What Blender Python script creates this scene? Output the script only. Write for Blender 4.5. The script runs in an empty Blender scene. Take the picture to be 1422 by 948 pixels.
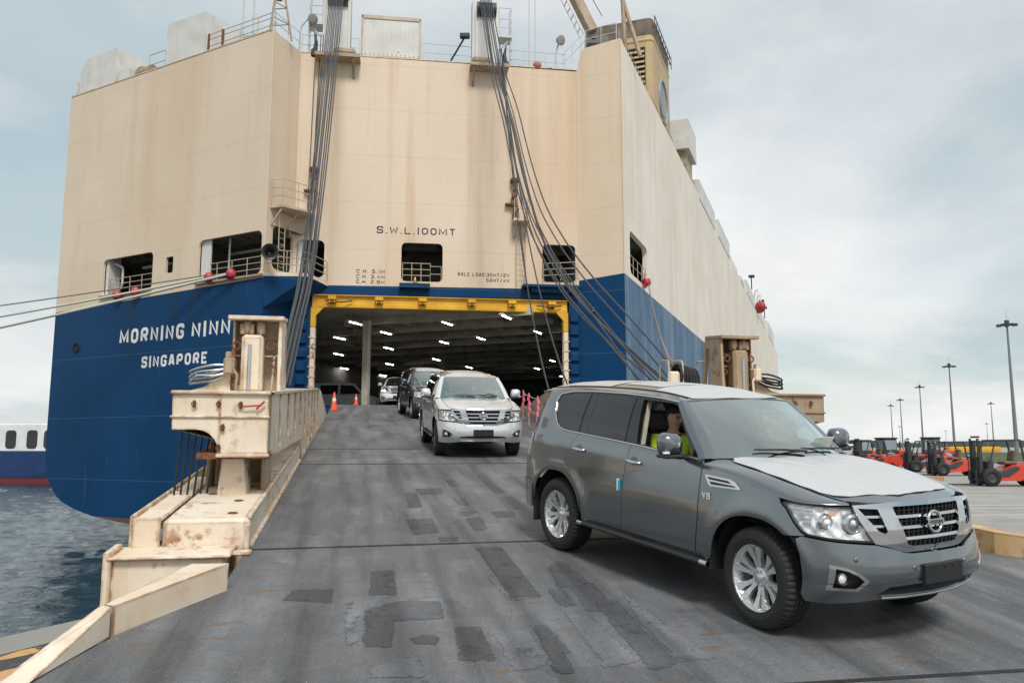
import bpy, math, random
import numpy as np
from mathutils import Matrix, Vector
from mathutils.geometry import delaunay_2d_cdt
random.seed(7); RNG = np.random.default_rng(7)
C = bpy.context.scene.collection
SC = bpy.context.scene
R = math.radians
PI = math.pi

# ------------------------------------------------------------ camera
cam_d = bpy.data.cameras.new('camera'); cam = bpy.data.objects.new('camera', cam_d); C.objects.link(cam)
cam.location = (0, 0, 1.75); cam.rotation_euler = (R(90 + 7.43), 0, 0)
cam_d.sensor_width = 36; cam_d.lens = 36 * 1120 / 1422; cam_d.clip_start = .1; cam_d.clip_end = 20000
SC.camera = cam

# ------------------------------------------------------------ light
SUN_EL, SUN_AZ = 50, 167          # degrees; azimuth measured from +Y towards +X
SC.view_settings.view_transform = 'Standard'; SC.view_settings.look = 'None'
SC.view_settings.exposure = 0.34; SC.view_settings.gamma = 1; SC.view_settings.use_curve_mapping = False
W = bpy.data.worlds.new('World'); SC.world = W; W.use_nodes = True
nt = W.node_tree; nt.nodes.clear()
def wn(t, **k):
    n = nt.nodes.new(t)
    for a, b in k.items(): setattr(n, a, b)
    return n
out = wn('ShaderNodeOutputWorld'); bg = wn('ShaderNodeBackground'); bg.inputs['Strength'].default_value = 0.1
sky = wn('ShaderNodeTexSky', sky_type='NISHITA', sun_disc=False)
sky.sun_elevation = R(SUN_EL); sky.sun_rotation = R(SUN_AZ); sky.air_density = 1; sky.dust_density = 1.5; sky.ozone_density = 1.5
tc = wn('ShaderNodeTexCoord'); sep = wn('ShaderNodeSeparateXYZ'); nt.links.new(tc.outputs['Generated'], sep.inputs[0])
def wm(op, a, b, c=None):
    n = wn('ShaderNodeMath', operation=op)
    for i, v in enumerate((a, b, c)):
        if v is None: continue
        if isinstance(v, (int, float)): n.inputs[i].default_value = v
        else: nt.links.new(v, n.inputs[i])
    return n.outputs[0]
zz = wm('MAXIMUM', sep.outputs[2], 0.0); den = wm('ADD', zz, .22)
comb = wn('ShaderNodeCombineXYZ')
nt.links.new(wm('DIVIDE', sep.outputs[0], den), comb.inputs[0]); nt.links.new(wm('DIVIDE', sep.outputs[1], den), comb.inputs[1])
n1 = wn('ShaderNodeTexNoise'); n1.inputs['Scale'].default_value = 1.15; n1.inputs['Detail'].default_value = 7; n1.inputs['Roughness'].default_value = .52; n1.inputs['Distortion'].default_value = .25
mp = wn('ShaderNodeMapping'); mp.inputs['Location'].default_value = (3.1, 1.7, .4); mp.inputs['Scale'].default_value = (.8, 1.3, 1)
nt.links.new(comb.outputs[0], mp.inputs[0]); nt.links.new(mp.outputs[0], n1.inputs['Vector'])
n2 = wn('ShaderNodeTexNoise'); n2.inputs['Scale'].default_value = .8; n2.inputs['Detail'].default_value = 9; n2.inputs['Roughness'].default_value = .56; n2.inputs['Distortion'].default_value = .35
mp2 = wn('ShaderNodeMapping'); mp2.inputs['Location'].default_value = (7.7, -2.2, 1.4); nt.links.new(comb.outputs[0], mp2.inputs[0]); nt.links.new(mp2.outputs[0], n2.inputs['Vector'])
def wramp(f, stops):
    r = wn('ShaderNodeValToRGB'); e = r.color_ramp.elements
    while len(e) < len(stops): e.new(.5)
    for el, (p, c) in zip(e, stops): el.position = p; el.color = (*c, 1)
    nt.links.new(f, r.inputs[0]); return r.outputs[0]
cov = wramp(n1.outputs[0], [(.28, (.62,) * 3), (.50, (.86,) * 3), (.62, (1, 1, 1))])
cld = wramp(n2.outputs[0], [(.36, (4.2, 5.0, 5.3)), (.45, (5.4, 5.85, 6.0)), (.53, (6.4, 6.6, 6.7)), (.66, (7.5, 7.5, 7.45))])
mix = wn('ShaderNodeMix', data_type='RGBA')
skm = wn('ShaderNodeMix', data_type='RGBA', blend_type='MULTIPLY'); skm.inputs[0].default_value = 1
nt.links.new(sky.outputs[0], skm.inputs['A']); skm.inputs['B'].default_value = (1.35, 1.3, 1.05, 1)
nt.links.new(cov, mix.inputs[0]); nt.links.new(skm.outputs['Result'], mix.inputs['A']); nt.links.new(cld, mix.inputs['B'])
nt.links.new(mix.outputs['Result'], bg.inputs[0]); nt.links.new(bg.outputs[0], out.inputs[0])
sd = bpy.data.lights.new('sun', 'SUN'); sd.energy = 2.0; sd.angle = R(14); sd.color = (1, .96, .9)
sun = bpy.data.objects.new('sun', sd); C.objects.link(sun)
_d = Vector((math.sin(R(SUN_AZ)) * math.cos(R(SUN_EL)), math.cos(R(SUN_AZ)) * math.cos(R(SUN_EL)), math.sin(R(SUN_EL))))
sun.rotation_euler = _d.to_track_quat('Z', 'Y').to_euler(); sun.location = _d * 60

# ------------------------------------------------------------ materials
class NT:
    def __init__(s, name):
        s.m = bpy.data.materials.new(name); s.m.use_nodes = True; s.t = s.m.node_tree
        s.b = s.t.nodes['Principled BSDF']; s.out = s.t.nodes['Material Output']
        s.tc = s.n('ShaderNodeTexCoord').outputs['Object']
    def n(s, t, **k):
        n = s.t.nodes.new(t)
        for a, b in k.items(): setattr(n, a, b)
        return n
    def put(s, sock, v):
        if isinstance(v, bpy.types.NodeSocket): s.t.links.new(v, sock)
        elif isinstance(v, (tuple, list)) and len(v) == 3 and sock.type == 'RGBA': sock.default_value = (*v, 1)
        else: sock.default_value = v
    def noise(s, scale, detail=5, rough=.55, stretch=(1, 1, 1), loc=(0, 0, 0), rot=(0, 0, 0), dist=0):
        m = s.n('ShaderNodeMapping'); m.inputs['Scale'].default_value = stretch; m.inputs['Location'].default_value = loc; m.inputs['Rotation'].default_value = rot
        s.put(m.inputs[0], s.tc); x = s.n('ShaderNodeTexNoise'); s.put(x.inputs['Vector'], m.outputs[0])
        x.inputs['Scale'].default_value = scale; x.inputs['Detail'].default_value = detail; x.inputs['Roughness'].default_value = rough; x.inputs['Distortion'].default_value = dist
        return x.outputs[0]
    def ramp(s, f, stops):
        r = s.n('ShaderNodeValToRGB'); e = r.color_ramp.elements
        while len(e) < len(stops): e.new(.5)
        for el, (p, c) in zip(e, stops):
            el.position = p; el.color = (c, c, c, 1) if isinstance(c, (int, float)) else (*c, 1)
        s.put(r.inputs[0], f); return r.outputs[0]
    def mix(s, f, a, b, blend='MIX'):
        x = s.n('ShaderNodeMix', data_type='RGBA', blend_type=blend)
        s.put(x.inputs[0], f); s.put(x.inputs['A'], a); s.put(x.inputs['B'], b); return x.outputs['Result']
    def math(s, op, a, b=0., c=0.):
        x = s.n('ShaderNodeMath', operation=op); s.put(x.inputs[0], a); s.put(x.inputs[1], b); s.put(x.inputs[2], c); return x.outputs[0]
    def bump(s, h, strength=.3, dist=.01):
        x = s.n('ShaderNodeBump'); x.inputs['Strength'].default_value = strength; x.inputs['Distance'].default_value = dist; s.put(x.inputs['Height'], h)
        s.put(s.b.inputs['Normal'], x.outputs[0]); return x
    def set(s, col=None, rough=None, metal=None, coat=None, spec=None):
        for k, v in (('Base Color', col), ('Roughness', rough), ('Metallic', metal), ('Coat Weight', coat), ('Specular IOR Level', spec)):
            if v is not None: s.put(s.b.inputs[k], v)
        if coat is not None: s.b.inputs['Coat Roughness'].default_value = .03
        return s.m
    def edge(s, r=.03, lo=.985, hi=.9):
        bv = s.n('ShaderNodeBevel', samples=4); bv.inputs[0].default_value = r
        g = s.n('ShaderNodeNewGeometry'); d = s.n('ShaderNodeVectorMath', operation='DOT_PRODUCT')
        s.put(d.inputs[0], bv.outputs[0]); s.put(d.inputs[1], g.outputs['Normal'])
        mr = s.n('ShaderNodeMapRange'); s.put(mr.inputs[0], d.outputs['Value'])
        mr.inputs[1].default_value = lo; mr.inputs[2].default_value = hi; return mr.outputs[0]

def plain(name, col, rough=.5, metal=0., coat=None, var=.12, scale=6, spec=None, bump=0, bscale=60):
    x = NT(name); f = x.noise(scale, 6)
    c = x.mix(x.ramp(f, [(.3, 0), (.7, 1)]), tuple(v * (1 - var) for v in col), tuple(min(1, v * (1 + var)) for v in col))
    rr = x.ramp(x.noise(scale * 2.3, 4, loc=(3, 1, 2)), [(.3, max(0, rough * .85)), (.7, min(1, rough * 1.15))])
    if bump: x.bump(x.noise(bscale, 4), bump, .01)
    return x.set(c, rr, metal, coat, spec)

def steel_paint(name, col, dirt, rust_amt=.5, rust=(.19, .065, .020), scale=1.0, edge=True, streak=True, rough=.55):
    """painted plate with rust spots, rusted edges and runs"""
    x = NT(name)
    base = x.mix(x.ramp(x.noise(1.3 * scale, 6), [(.35, 0), (.7, 1)]), col, dirt)
    if streak:
        st = x.noise(2.6 * scale, 5, .6, (1, 1, .14)); base = x.mix(x.math('MULTIPLY', x.ramp(st, [(.54, 0), (.76, 1)]), .38), base, tuple(.5 * a + .5 * b for a, b in zip(dirt, rust)))
    n = x.noise(4.5 * scale, 9, .62, loc=(5, 2, 8))
    spots = x.ramp(n, [(.66 - .12 * rust_amt, 0), (.72 - .10 * rust_amt, 1)])
    big = x.ramp(x.noise(.8 * scale, 3, loc=(1, 9, 4)), [(.48, 0), (.62, 1)])
    mask = x.math('MULTIPLY', spots, x.math('ADD', x.math('MULTIPLY', big, .8), .12))
    if edge:
        e = x.edge(.045); e2 = x.math('MULTIPLY', e, x.ramp(x.noise(6 * scale, 6, loc=(2, 2, 2)), [(.34, 0), (.56, 1)]))
        mask = x.math('MAXIMUM', mask, e2)
    rc = x.mix(x.noise(22, 4), rust, (rust[0] * 1.9, rust[1] * 1.9, rust[2] * 1.6))
    c = x.mix(mask, base, rc)
    x.bump(x.math('ADD', x.math('MULTIPLY', mask, -.6), x.math('MULTIPLY', x.noise(3 * scale, 5), .8)), .35, .012)
    return x.set(c, x.math('ADD', x.math('MULTIPLY', mask, .3), rough))

M = {}
M['steel'] = steel_paint('cream_painted_steel', (.77, .69, .575), (.67, .54, .39), .95)
M['steel_grubby'] = steel_paint('grubby_cream_steel', (.42, .35, .25), (.29, .21, .13), .95)
M['rust'] = plain('rust', (.16, .065, .03), .85, var=.5, scale=14, bump=.4)
M['white'] = steel_paint('white_deck_paint', (.66, .66, .64), (.55, .54, .50), .12, scale=.6, edge=False)
M['rail'] = steel_paint('rail_paint', (.55, .47, .36), (.42, .33, .23), .5, edge=False)
M['rail_white'] = plain('white_rail_paint', (.55, .56, .56), .5, scale=3)
M['dark'] = plain('dark_cavity', (.012, .012, .013), .8)
M['black'] = plain('black_plastic', (.018, .018, .019), .42)
M['rubber'] = plain('rubber', (.016, .016, .016), .72, scale=20, bump=.15)
M['wire'] = plain('greased_wire', (.075, .08, .088), .5, .5, scale=30, bump=.5, bscale=90)
M['wire_black'] = plain('black_wire', (.025, .023, .022), .5, .2, scale=30)
M['chrome'] = plain('chrome', (.60, .61, .63), .07, 1., var=.02)
M['alu'] = plain('satin_metal', (.55, .56, .57), .3, 1., var=.08)
M['yellow'] = steel_paint('yellow_frame_paint', (.75, .42, .02), (.60, .30, .02), .25, scale=.8, edge=False)
M['blue_paint'] = None

# ------------------------------------------------------------ mesh helpers
class MB:
    def __init__(s): s.v = []; s.f = []; s.mi = []; s.sm = []
    def add(s, vs, fs, mi=0, sm=False):
        o = len(s.v); s.v.extend([tuple(map(float, v)) for v in vs]); s.f.extend([tuple(i + o for i in f) for f in fs]); s.mi.extend([mi] * len(fs)); s.sm.extend([sm] * len(fs))
    def box(s, lo, hi, mi=0, bev=0.):
        (x0, y0, z0), (x1, y1, z1) = lo, hi
        if x0 > x1: x0, x1 = x1, x0
        if y0 > y1: y0, y1 = y1, y0
        if z0 > z1: z0, z1 = z1, z0
        b = min(bev, .45 * min(x1 - x0, y1 - y0, z1 - z0))
        if b <= 0:
            s.add([(x0, y0, z0), (x1, y0, z0), (x1, y1, z0), (x0, y1, z0), (x0, y0, z1), (x1, y0, z1), (x1, y1, z1), (x0, y1, z1)],
                  [(3, 2, 1, 0), (4, 5, 6, 7), (0, 1, 5, 4), (1, 2, 6, 5), (2, 3, 7, 6), (3, 0, 4, 7)], mi)
            return
        vs = []; cx = [(x0, x1), (y0, y1), (z0, z1)]; idx = {}
        for i in (0, 1):
            for j in (0, 1):
                for k in (0, 1):
                    c = (cx[0][i], cx[1][j], cx[2][k]); sg = (1 - 2 * i, 1 - 2 * j, 1 - 2 * k)
                    for ax in range(3):
                        p = [c[q] + (0 if q == ax else sg[q] * b) for q in range(3)]; idx[(i, j, k, ax)] = len(vs); vs.append(p)
        fs = []
        def q(*t): fs.append(tuple(idx[a] for a in t))
        for ax in range(3):
            for sd in (0, 1):
                def key(u, w):
                    l = [0, 0, 0]; l[ax] = sd; o = [a for a in range(3) if a != ax]; l[o[0]] = u; l[o[1]] = w; return (*l, ax)
                r = [key(0, 0), key(1, 0), key(1, 1), key(0, 1)]
                if (sd == 1) == (ax == 1): r.reverse()
                q(*r)
        for ax in range(3):
            o = [a for a in range(3) if a != ax]
            for u in (0, 1):
                for w in (0, 1):
                    def kk(e, face):
                        l = [0, 0, 0]; l[ax] = e; l[o[0]] = u; l[o[1]] = w; return (*l, face)
                    q(kk(0, o[0]), kk(1, o[0]), kk(1, o[1]), kk(0, o[1]))
        for i in (0, 1):
            for j in (0, 1):
                for k in (0, 1): q((i, j, k, 0), (i, j, k, 1), (i, j, k, 2))
        # orient
        cc = ((x0 + x1) / 2, (y0 + y1) / 2, (z0 + z1) / 2); fo = []
        for f in fs:
            a, b_, c_ = [Vector(vs[t]) for t in f[:3]]; n = (b_ - a).cross(c_ - b_); m_ = sum((Vector(vs[t]) for t in f), Vector()) / len(f) - Vector(cc)
            fo.append(f if n.dot(m_) > 0 else f[::-1])
        s.add(vs, fo, mi)
    def tube(s, pts, r, seg=8, mi=0, closed=False, caps=True):
        P = [Vector(p) for p in pts]; n = len(P); rr = r if isinstance(r, (list, tuple)) else [r] * n; vs = []; up = None
        for i in range(n):
            a = P[i - 1] if (i or closed) else P[0]; b = P[(i + 1) % n] if (i < n - 1 or closed) else P[-1]
            t = (b - a); t = t.normalized() if t.length > 1e-9 else Vector((0, 0, 1))
            if up is None: up = Vector((0, 0, 1)) if abs(t.z) < .9 else Vector((1, 0, 0))
            e = (up - t * up.dot(t)); e = e.normalized() if e.length > 1e-6 else t.orthogonal().normalized(); up = e; g = t.cross(e)
            for k in range(seg):
                w = 2 * PI * k / seg; vs.append(P[i] + (e * math.cos(w) + g * math.sin(w)) * rr[i])
        fs = []
        for i in range(n if closed else n - 1):
            j = (i + 1) % n
            for k in range(seg): fs.append((i * seg + k, i * seg + (k + 1) % seg, j * seg + (k + 1) % seg, j * seg + k))
        s.add(vs, fs, mi, True)
        if caps and not closed:
            s.add(vs[:seg], [tuple(range(seg))[::-1]], mi); s.add(vs[-seg:], [tuple(range(seg))], mi)
    def cyl(s, a, b, r, seg=16, mi=0, r2=None): s.tube([a, b], [r, r if r2 is None else r2], seg, mi)
    def lathe(s, prof, M4=None, seg=24, mi=0, arc=2 * PI, sm=True):
        """prof (radius, height) turned about local z"""
        vs = []; full = abs(arc - 2 * PI) < 1e-6; ns = seg if full else seg + 1
        for (r, h) in prof:
            for k in range(ns):
                w = arc * k / seg; p = Vector((r * math.cos(w), r * math.sin(w), h)); vs.append(M4 @ p if M4 else p)
        fs = []
        for i in range(len(prof) - 1):
            for k in range(seg): fs.append((i * ns + k, i * ns + (k + 1) % ns, (i + 1) * ns + (k + 1) % ns, (i + 1) * ns + k))
        s.add(vs, fs, mi, sm)
    def prism(s, poly, h0, h1, M4=None, mi=0):
        """poly in local xy extruded h0..h1 along local z"""
        n = len(poly); ar = sum(poly[i][0] * poly[(i + 1) % n][1] - poly[(i + 1) % n][0] * poly[i][1] for i in range(n))
        if ar < 0: poly = poly[::-1]
        if h0 > h1: h0, h1 = h1, h0
        vs = [Vector((x, y, h0)) for x, y in poly] + [Vector((x, y, h1)) for x, y in poly]
        if M4: vs = [M4 @ v for v in vs]
        fs = [tuple(range(n))[::-1], tuple(range(n, 2 * n))] + [(i, (i + 1) % n, (i + 1) % n + n, i + n) for i in range(n)]
        if M4 and M4.determinant() < 0: fs = [f[::-1] for f in fs]
        s.add(vs, fs, mi)
    def obox(s, M4, lo, hi, mi=0, bev=0.):
        t = MB(); t.box(lo, hi, mi, bev); fl = M4.determinant() < 0
        s.add([M4 @ Vector(v) for v in t.v], [f[::-1] if fl else f for f in t.f], mi)
    def quad(s, *p, mi=0): s.add(p, [tuple(range(len(p)))], mi)
    def sphere(s, c, r, seg=12, rings=8, mi=0, sc=(1, 1, 1)):
        M4 = Matrix.Translation(c) @ Matrix.Diagonal((*sc, 1))
        s.lathe([(max(1e-4, r * math.sin(PI * i / rings)), -r * math.cos(PI * i / rings)) for i in range(rings + 1)], M4, seg, mi)
    def xf(s, M4):
        s.v = [tuple(M4 @ Vector(v)) for v in s.v]
        if M4.determinant() < 0: s.f = [f[::-1] for f in s.f]
        return s
    def build(s, name, mats, parent=None):
        me = bpy.data.meshes.new(name); me.from_pydata(s.v, [], s.f); me.update()
        for m in (mats if isinstance(mats, (list, tuple)) else [mats]): me.materials.append(m)
        me.polygons.foreach_set('material_index', s.mi); me.polygons.foreach_set('use_smooth', s.sm)
        return link(name, me, parent)

def link(name, data, parent=None):
    o = bpy.data.objects.new(name, data); C.objects.link(o)
    if parent is not None: o.parent = parent; o.matrix_parent_inverse = parent_world(parent).inverted()
    return o
def parent_world(p):
    m = p.matrix_basis.copy()
    while p.parent is not None: m = p.parent.matrix_basis @ p.matrix_parent_inverse @ m; p = p.parent
    return m
def thing(name, label, cat, loc=(0, 0, 0), group=None, rot=None):
    o = bpy.data.objects.new(name, None); C.objects.link(o); o.location = loc; o.empty_display_size = .2
    if rot: o.rotation_euler = rot
    o['label'] = label; o['category'] = cat
    if group: o['group'] = group
    return o
def tag(o, label, cat, group=None):
    o['label'] = label; o['category'] = cat
    if group: o['group'] = group
    return o
def kind(o, k): o['kind'] = k; return o
def copy_tree(o, parent=None):
    c = o.copy(); C.objects.link(c)
    if parent is not None: c.parent = parent
    for ch in list(o.children): copy_tree(ch, c)
    return c
def frame(o, x, y):
    x = Vector(x).normalized(); z = Vector((0, 0, 1)); y = Vector(y).normalized()
    return Matrix(((x.x, y.x, z.x, o[0]), (x.y, y.y, z.y, o[1]), (x.z, y.z, z.z, o[2]), (0, 0, 0, 1)))

# -------- constrained patches: a 2-D outline with holes, triangulated and bent onto a surface
def resample(poly, res, closed=True):
    P = [np.array(p, float) for p in poly]; o = []; n = len(P)
    for i in range(n if closed else n - 1):
        a, b = P[i], P[(i + 1) % n]; k = max(1, int(math.ceil(np.linalg.norm(b - a) / res)))
        for j in range(k): o.append(a + (b - a) * j / k)
    if not closed: o.append(P[-1])
    return o
def inside(poly, X, Y):
    P = np.array(poly); r = np.zeros(len(X), bool); x0, y0 = P[-1]
    for x1, y1 in P:
        c = ((y1 > Y) != (y0 > Y)) & (X < (x0 - x1) * (Y - y1) / (y0 - y1 + 1e-15) + x1); r ^= c; x0, y0 = x1, y1
    return r
def cdt(outer, holes=(), res=.1, grid=True):
    loops = [resample(outer, res)] + [resample(h, res) for h in holes]
    pts = []; edges = []; lp = []
    for L in loops:
        o = len(pts); pts += L; edges += [(o + i, o + (i + 1) % len(L)) for i in range(len(L))]; lp.append(list(range(o, o + len(L))))
    B = np.array(pts)
    if grid:
        lo, hi = B.min(0), B.max(0); gy = np.arange(lo[1] + res * .5, hi[1], res * .87); G = []
        for i, y in enumerate(gy):
            x = np.arange(lo[0] + (res * .5 if i % 2 else res * .25), hi[0], res); G.append(np.stack([x, np.full_like(x, y)], 1))
        if G:
            G = np.concatenate(G); ok = inside(loops[0], G[:, 0], G[:, 1])
            for L in loops[1:]: ok &= ~inside(L, G[:, 0], G[:, 1])
            G = G[ok]
            if len(G):
                d = np.full(len(G), 1e9)
                for k in range(0, len(B), 64): d = np.minimum(d, np.sqrt(((G[:, None] - B[None, k:k + 64]) ** 2).sum(2)).min(1))
                pts = pts + list(G[d > res * .45])
    v, e, f, ov, oe, of = delaunay_2d_cdt([Vector(p) for p in pts], edges, [], 0, 1e-7)
    V = np.array([[p[0], p[1]] for p in v]); F = np.array([t for t in f if len(t) == 3])
    c = V[F].mean(1); ok = inside(loops[0], c[:, 0], c[:, 1])
    for L in loops[1:]: ok &= ~inside(L, c[:, 0], c[:, 1])
    F = F[ok]; mp = {}
    for i, l in enumerate(ov):
        for q in l: mp[q] = i
    return V, F, [[mp[i] for i in L] for L in lp]
def patch(name, outer, mapf, mat, parent=None, holes=(), res=.06, off=0., flange=.0, mirror=False, ref=(0, 0, .8), grid=True, smooth=True, wob=None, hole_flange=None):
    V, F, loops = cdt(outer, holes, res, grid)
    h = 1e-3; U0, V0 = V[:, 0], V[:, 1]
    def nrm_of(f, u, v): n = np.cross(f(u + h, v) - f(u - h, v), f(u, v + h) - f(u, v - h)); return n / (np.linalg.norm(n, axis=1)[:, None] + 1e-12)
    P = mapf(U0, V0); N = nrm_of(mapf, U0, V0); sgn = -1. if ((P - np.array(ref)) * N).sum(1).mean() < 0 else 1.; N = N * sgn; P = P + N * off
    if wob is not None:
        P = P + N * wob(U0, V0)[:, None]; N = sgn * nrm_of(lambda u, v: mapf(u, v) + nrm_of(mapf, u, v) * sgn * (off + wob(u, v))[:, None], U0, V0)
    g = np.cross(P[F[:, 1]] - P[F[:, 0]], P[F[:, 2]] - P[F[:, 0]]); fl = (g * N[F[:, 0]]).sum(1) < 0
    F[fl] = F[fl][:, ::-1]
    verts = [tuple(p) for p in P]; nrm = [tuple(n) for n in N]; faces = [tuple(int(i) for i in t) for t in F]
    for li, L in enumerate(loops):
        fd = flange if (li == 0 or hole_flange is None) else hole_flange
        if not fd: continue
        n = len(L); o = len(verts); outl = li == 0; cen = P[L].mean(0)
        for i in range(n):
            a, b = P[L[i - 1]], P[L[(i + 1) % n]]; t = np.cross(b - a, N[L[i]]); t /= np.linalg.norm(t) + 1e-12
            # outward from the sheet
            verts += [tuple(P[L[i]]), tuple(P[L[i]] - N[L[i]] * fd)]; nrm += [t, t]
        # winding test with one quad
        i = 0; mid = (P[L[0]] + P[L[1]]) / 2; t = np.cross(P[L[1]] - P[L[0]], N[L[0]]); t /= np.linalg.norm(t) + 1e-12
        uvm = (V[L[0]] + V[L[1]]) / 2; q = mapf(np.array([uvm[0]]), np.array([uvm[1]]))[0]
        # does +t leave the sheet?  compare with the triangle owning this edge
        own = [f for f in F if L[0] in f and L[1] in f]; s_ = 1
        if own:
            third = [k for k in own[0] if k not in (L[0], L[1])][0]; s_ = 1 if np.dot(P[third] - mid, t) < 0 else -1
        for k in range(o, len(verts)): nrm[k] = tuple(np.array(nrm[k]) * s_)
        for i in range(n):
            j = (i + 1) % n; a, b, c_, d = o + 2 * i, o + 2 * j, o + 2 * j + 1, o + 2 * i + 1
            faces.append((a, d, c_, b) if s_ > 0 else (a, b, c_, d))
    if mirror:
        verts = [(x, -y, z) for x, y, z in verts]; nrm = [(x, -y, z) for x, y, z in nrm]; faces = [f[::-1] for f in faces]
    me = bpy.data.meshes.new(name); me.from_pydata(verts, [], faces); me.update()
    if smooth:
        me.polygons.foreach_set('use_smooth', [True] * len(faces)); me.normals_split_custom_set_from_vertices([Vector(n).normalized() for n in nrm])
    for m in (mat if isinstance(mat, (list, tuple)) else [mat]): me.materials.append(m)
    return link(name, me, parent)

def hermite(xs, ys):
    xs = np.array(xs, float); ys = np.array(ys, float); d = np.gradient(ys, xs)
    def f(x):
        x = np.asarray(x, float); i = np.clip(np.searchsorted(xs, x) - 1, 0, len(xs) - 2); h = xs[i + 1] - xs[i]; t = np.clip((x - xs[i]) / h, -.6, 1.6)
        return (2 * t**3 - 3 * t**2 + 1) * ys[i] + (t**3 - 2 * t**2 + t) * h * d[i] + (-2 * t**3 + 3 * t**2) * ys[i + 1] + (t**3 - t**2) * h * d[i + 1]
    return f
def rrect(x0, y0, x1, y1, r, n=4):
    p = []
    for cx, cy, a in ((x1 - r, y1 - r, 0), (x0 + r, y1 - r, 90), (x0 + r, y0 + r, 180), (x1 - r, y0 + r, 270)):
        for k in range(n + 1): w = R(a + 90 * k / n); p.append((cx + r * math.cos(w), cy + r * math.sin(w)))
    return p
def fillet(pts, r, closed=False, n=4):
    P = [np.array(p, float) for p in pts]; o = []; m = len(P)
    for i in range(m):
        if not closed and i in (0, m - 1): o.append(P[i]); continue
        a, b, c = P[i - 1], P[i], P[(i + 1) % m]; u = a - b; w = c - b; lu, lw = np.linalg.norm(u), np.linalg.norm(w)
        q = min(r, lu * .49, lw * .49); s = b + u / lu * q; e = b + w / lw * q
        for k in range(n + 1): t = k / n; o.append((1 - t)**2 * s + 2 * t * (1 - t) * b + t * t * e)
    return [tuple(p) for p in o]

# -------- painted / raised lettering from strokes
GLY = {'M': [[(0, 0), (0, 1), (.5, .18), (1, 1), (1, 0)]], 'N': [[(0, 0), (0, 1), (1, 0), (1, 1)]], 'I': [[(.5, 0), (.5, 1)]], '1': [[(.5, 0), (.5, 1)]],
       'O': ['c', [(0, 0), (0, 1), (1, 1), (1, 0)]], '0': ['c', [(0, 0), (0, 1), (1, 1), (1, 0)]], 'R': [[(0, 0), (0, 1), (1, 1), (1, .46), (.0, .46)], [(.5, .46), (1, 0)]],
       'G': [[(1, .74), (1, 1), (0, 1), (0, 0), (1, 0), (1, .46), (.55, .46)]], 'S': [[(1, .74), (1, 1), (0, 1), (0, .52), (1, .48), (1, 0), (0, 0), (0, .26)]],
       'A': [[(0, 0), (.36, 1), (.64, 1), (1, 0)], [(.15, .3), (.85, .3)]], 'P': [[(0, 0), (0, 1), (1, 1), (1, .44), (0, .44)]], 'E': [[(1, 0), (0, 0), (0, 1), (1, 1)], [(0, .5), (.8, .5)]],
       'W': [[(0, 1), (.22, 0), (.5, .75), (.78, 0), (1, 1)]], 'L': [[(0, 1), (0, 0), (1, 0)]], 'T': [[(0, 1), (1, 1)], [(.5, .94), (.5, 0)]], 'C': [[(1, .74), (1, 1), (0, 1), (0, 0), (1, 0), (1, .26)]],
       'H': [[(0, 0), (0, 1)], [(1, 0), (1, 1)], [(0, .5), (1, .5)]], '5': [[(1, 1), (0, 1), (0, .56), (1, .56), (1, 0), (0, 0), (0, .2)]], '3': [[(0, .8), (0, 1), (1, 1), (1, .5), (.4, .5)], [(.9, .5), (1, .46), (1, 0), (0, 0), (0, .2)]],
       '4': [[(.75, 0), (.75, 1), (0, .3), (1, .3)]], '2': [[(0, .78), (0, 1), (1, 1), (1, .55), (0, .3), (0, 0), (1, 0)]], '9': [[(1, .46), (0, .46), (0, 1), (1, 1), (1, 0), (0, 0), (0, .18)]],
       '8': ['c', [(0, .0), (0, .5), (1, .5), (1, 0)], 'c', [(.06, .5), (.06, 1), (.94, 1), (.94, .5)]], 'X': [[(0, 0), (1, 1)], [(0, 1), (1, 0)]], 'D': ['c', [(0, 0), (0, 1), (1, 1), (1, 0)]],
       'V': [[(0, 1), (.5, 0), (1, 1)]], '/': [[(.1, -.05), (.9, 1.05)]], '.': [[(.5, 0), (.5, .12)]], ':': [[(.5, .12), (.5, .24)], [(.5, .66), (.5, .78)]], 'K': [[(0, 0), (0, 1)], [(1, 1), (0, .45), (1, 0)]]}
def stroke(mb, pts, th, depth, M4, closed=False, lift=0.):
    P = [np.array(p, float) for p in pts]; n = len(P); L = []; Rr = []
    for i in range(n):
        a = P[i - 1] if (i or closed) else None; b = P[(i + 1) % n] if (i < n - 1 or closed) else None
        d1 = (P[i] - a) / (np.linalg.norm(P[i] - a) + 1e-9) if a is not None else None; d2 = (b - P[i]) / (np.linalg.norm(b - P[i]) + 1e-9) if b is not None else None
        if d1 is None: d1 = d2
        if d2 is None: d2 = d1
        n1, n2 = np.array([-d1[1], d1[0]]), np.array([-d2[1], d2[0]]); m = n1 + n2; m /= np.linalg.norm(m) + 1e-9; k = th / 2 / max(.80, np.dot(m, n1))
        L.append(P[i] + m * k); Rr.append(P[i] - m * k)
    vs = []; fs = []
    for l, r in zip(L, Rr): vs += [(*l, lift), (*r, lift), (*l, lift + depth), (*r, lift + depth)]
    for i in range(n if closed else n - 1):
        a, b = 4 * i, 4 * ((i + 1) % n); fs += [(a + 2, a + 3, b + 3, b + 2), (a, a + 2, b + 2, b), (a + 3, a + 1, b + 1, b + 3)]
    if not closed: fs += [(0, 1, 3, 2), (4 * n - 4, 4 * n - 2, 4 * n - 1, 4 * n - 3)]
    mb.add([M4 @ Vector(v) for v in vs], fs)
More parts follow.
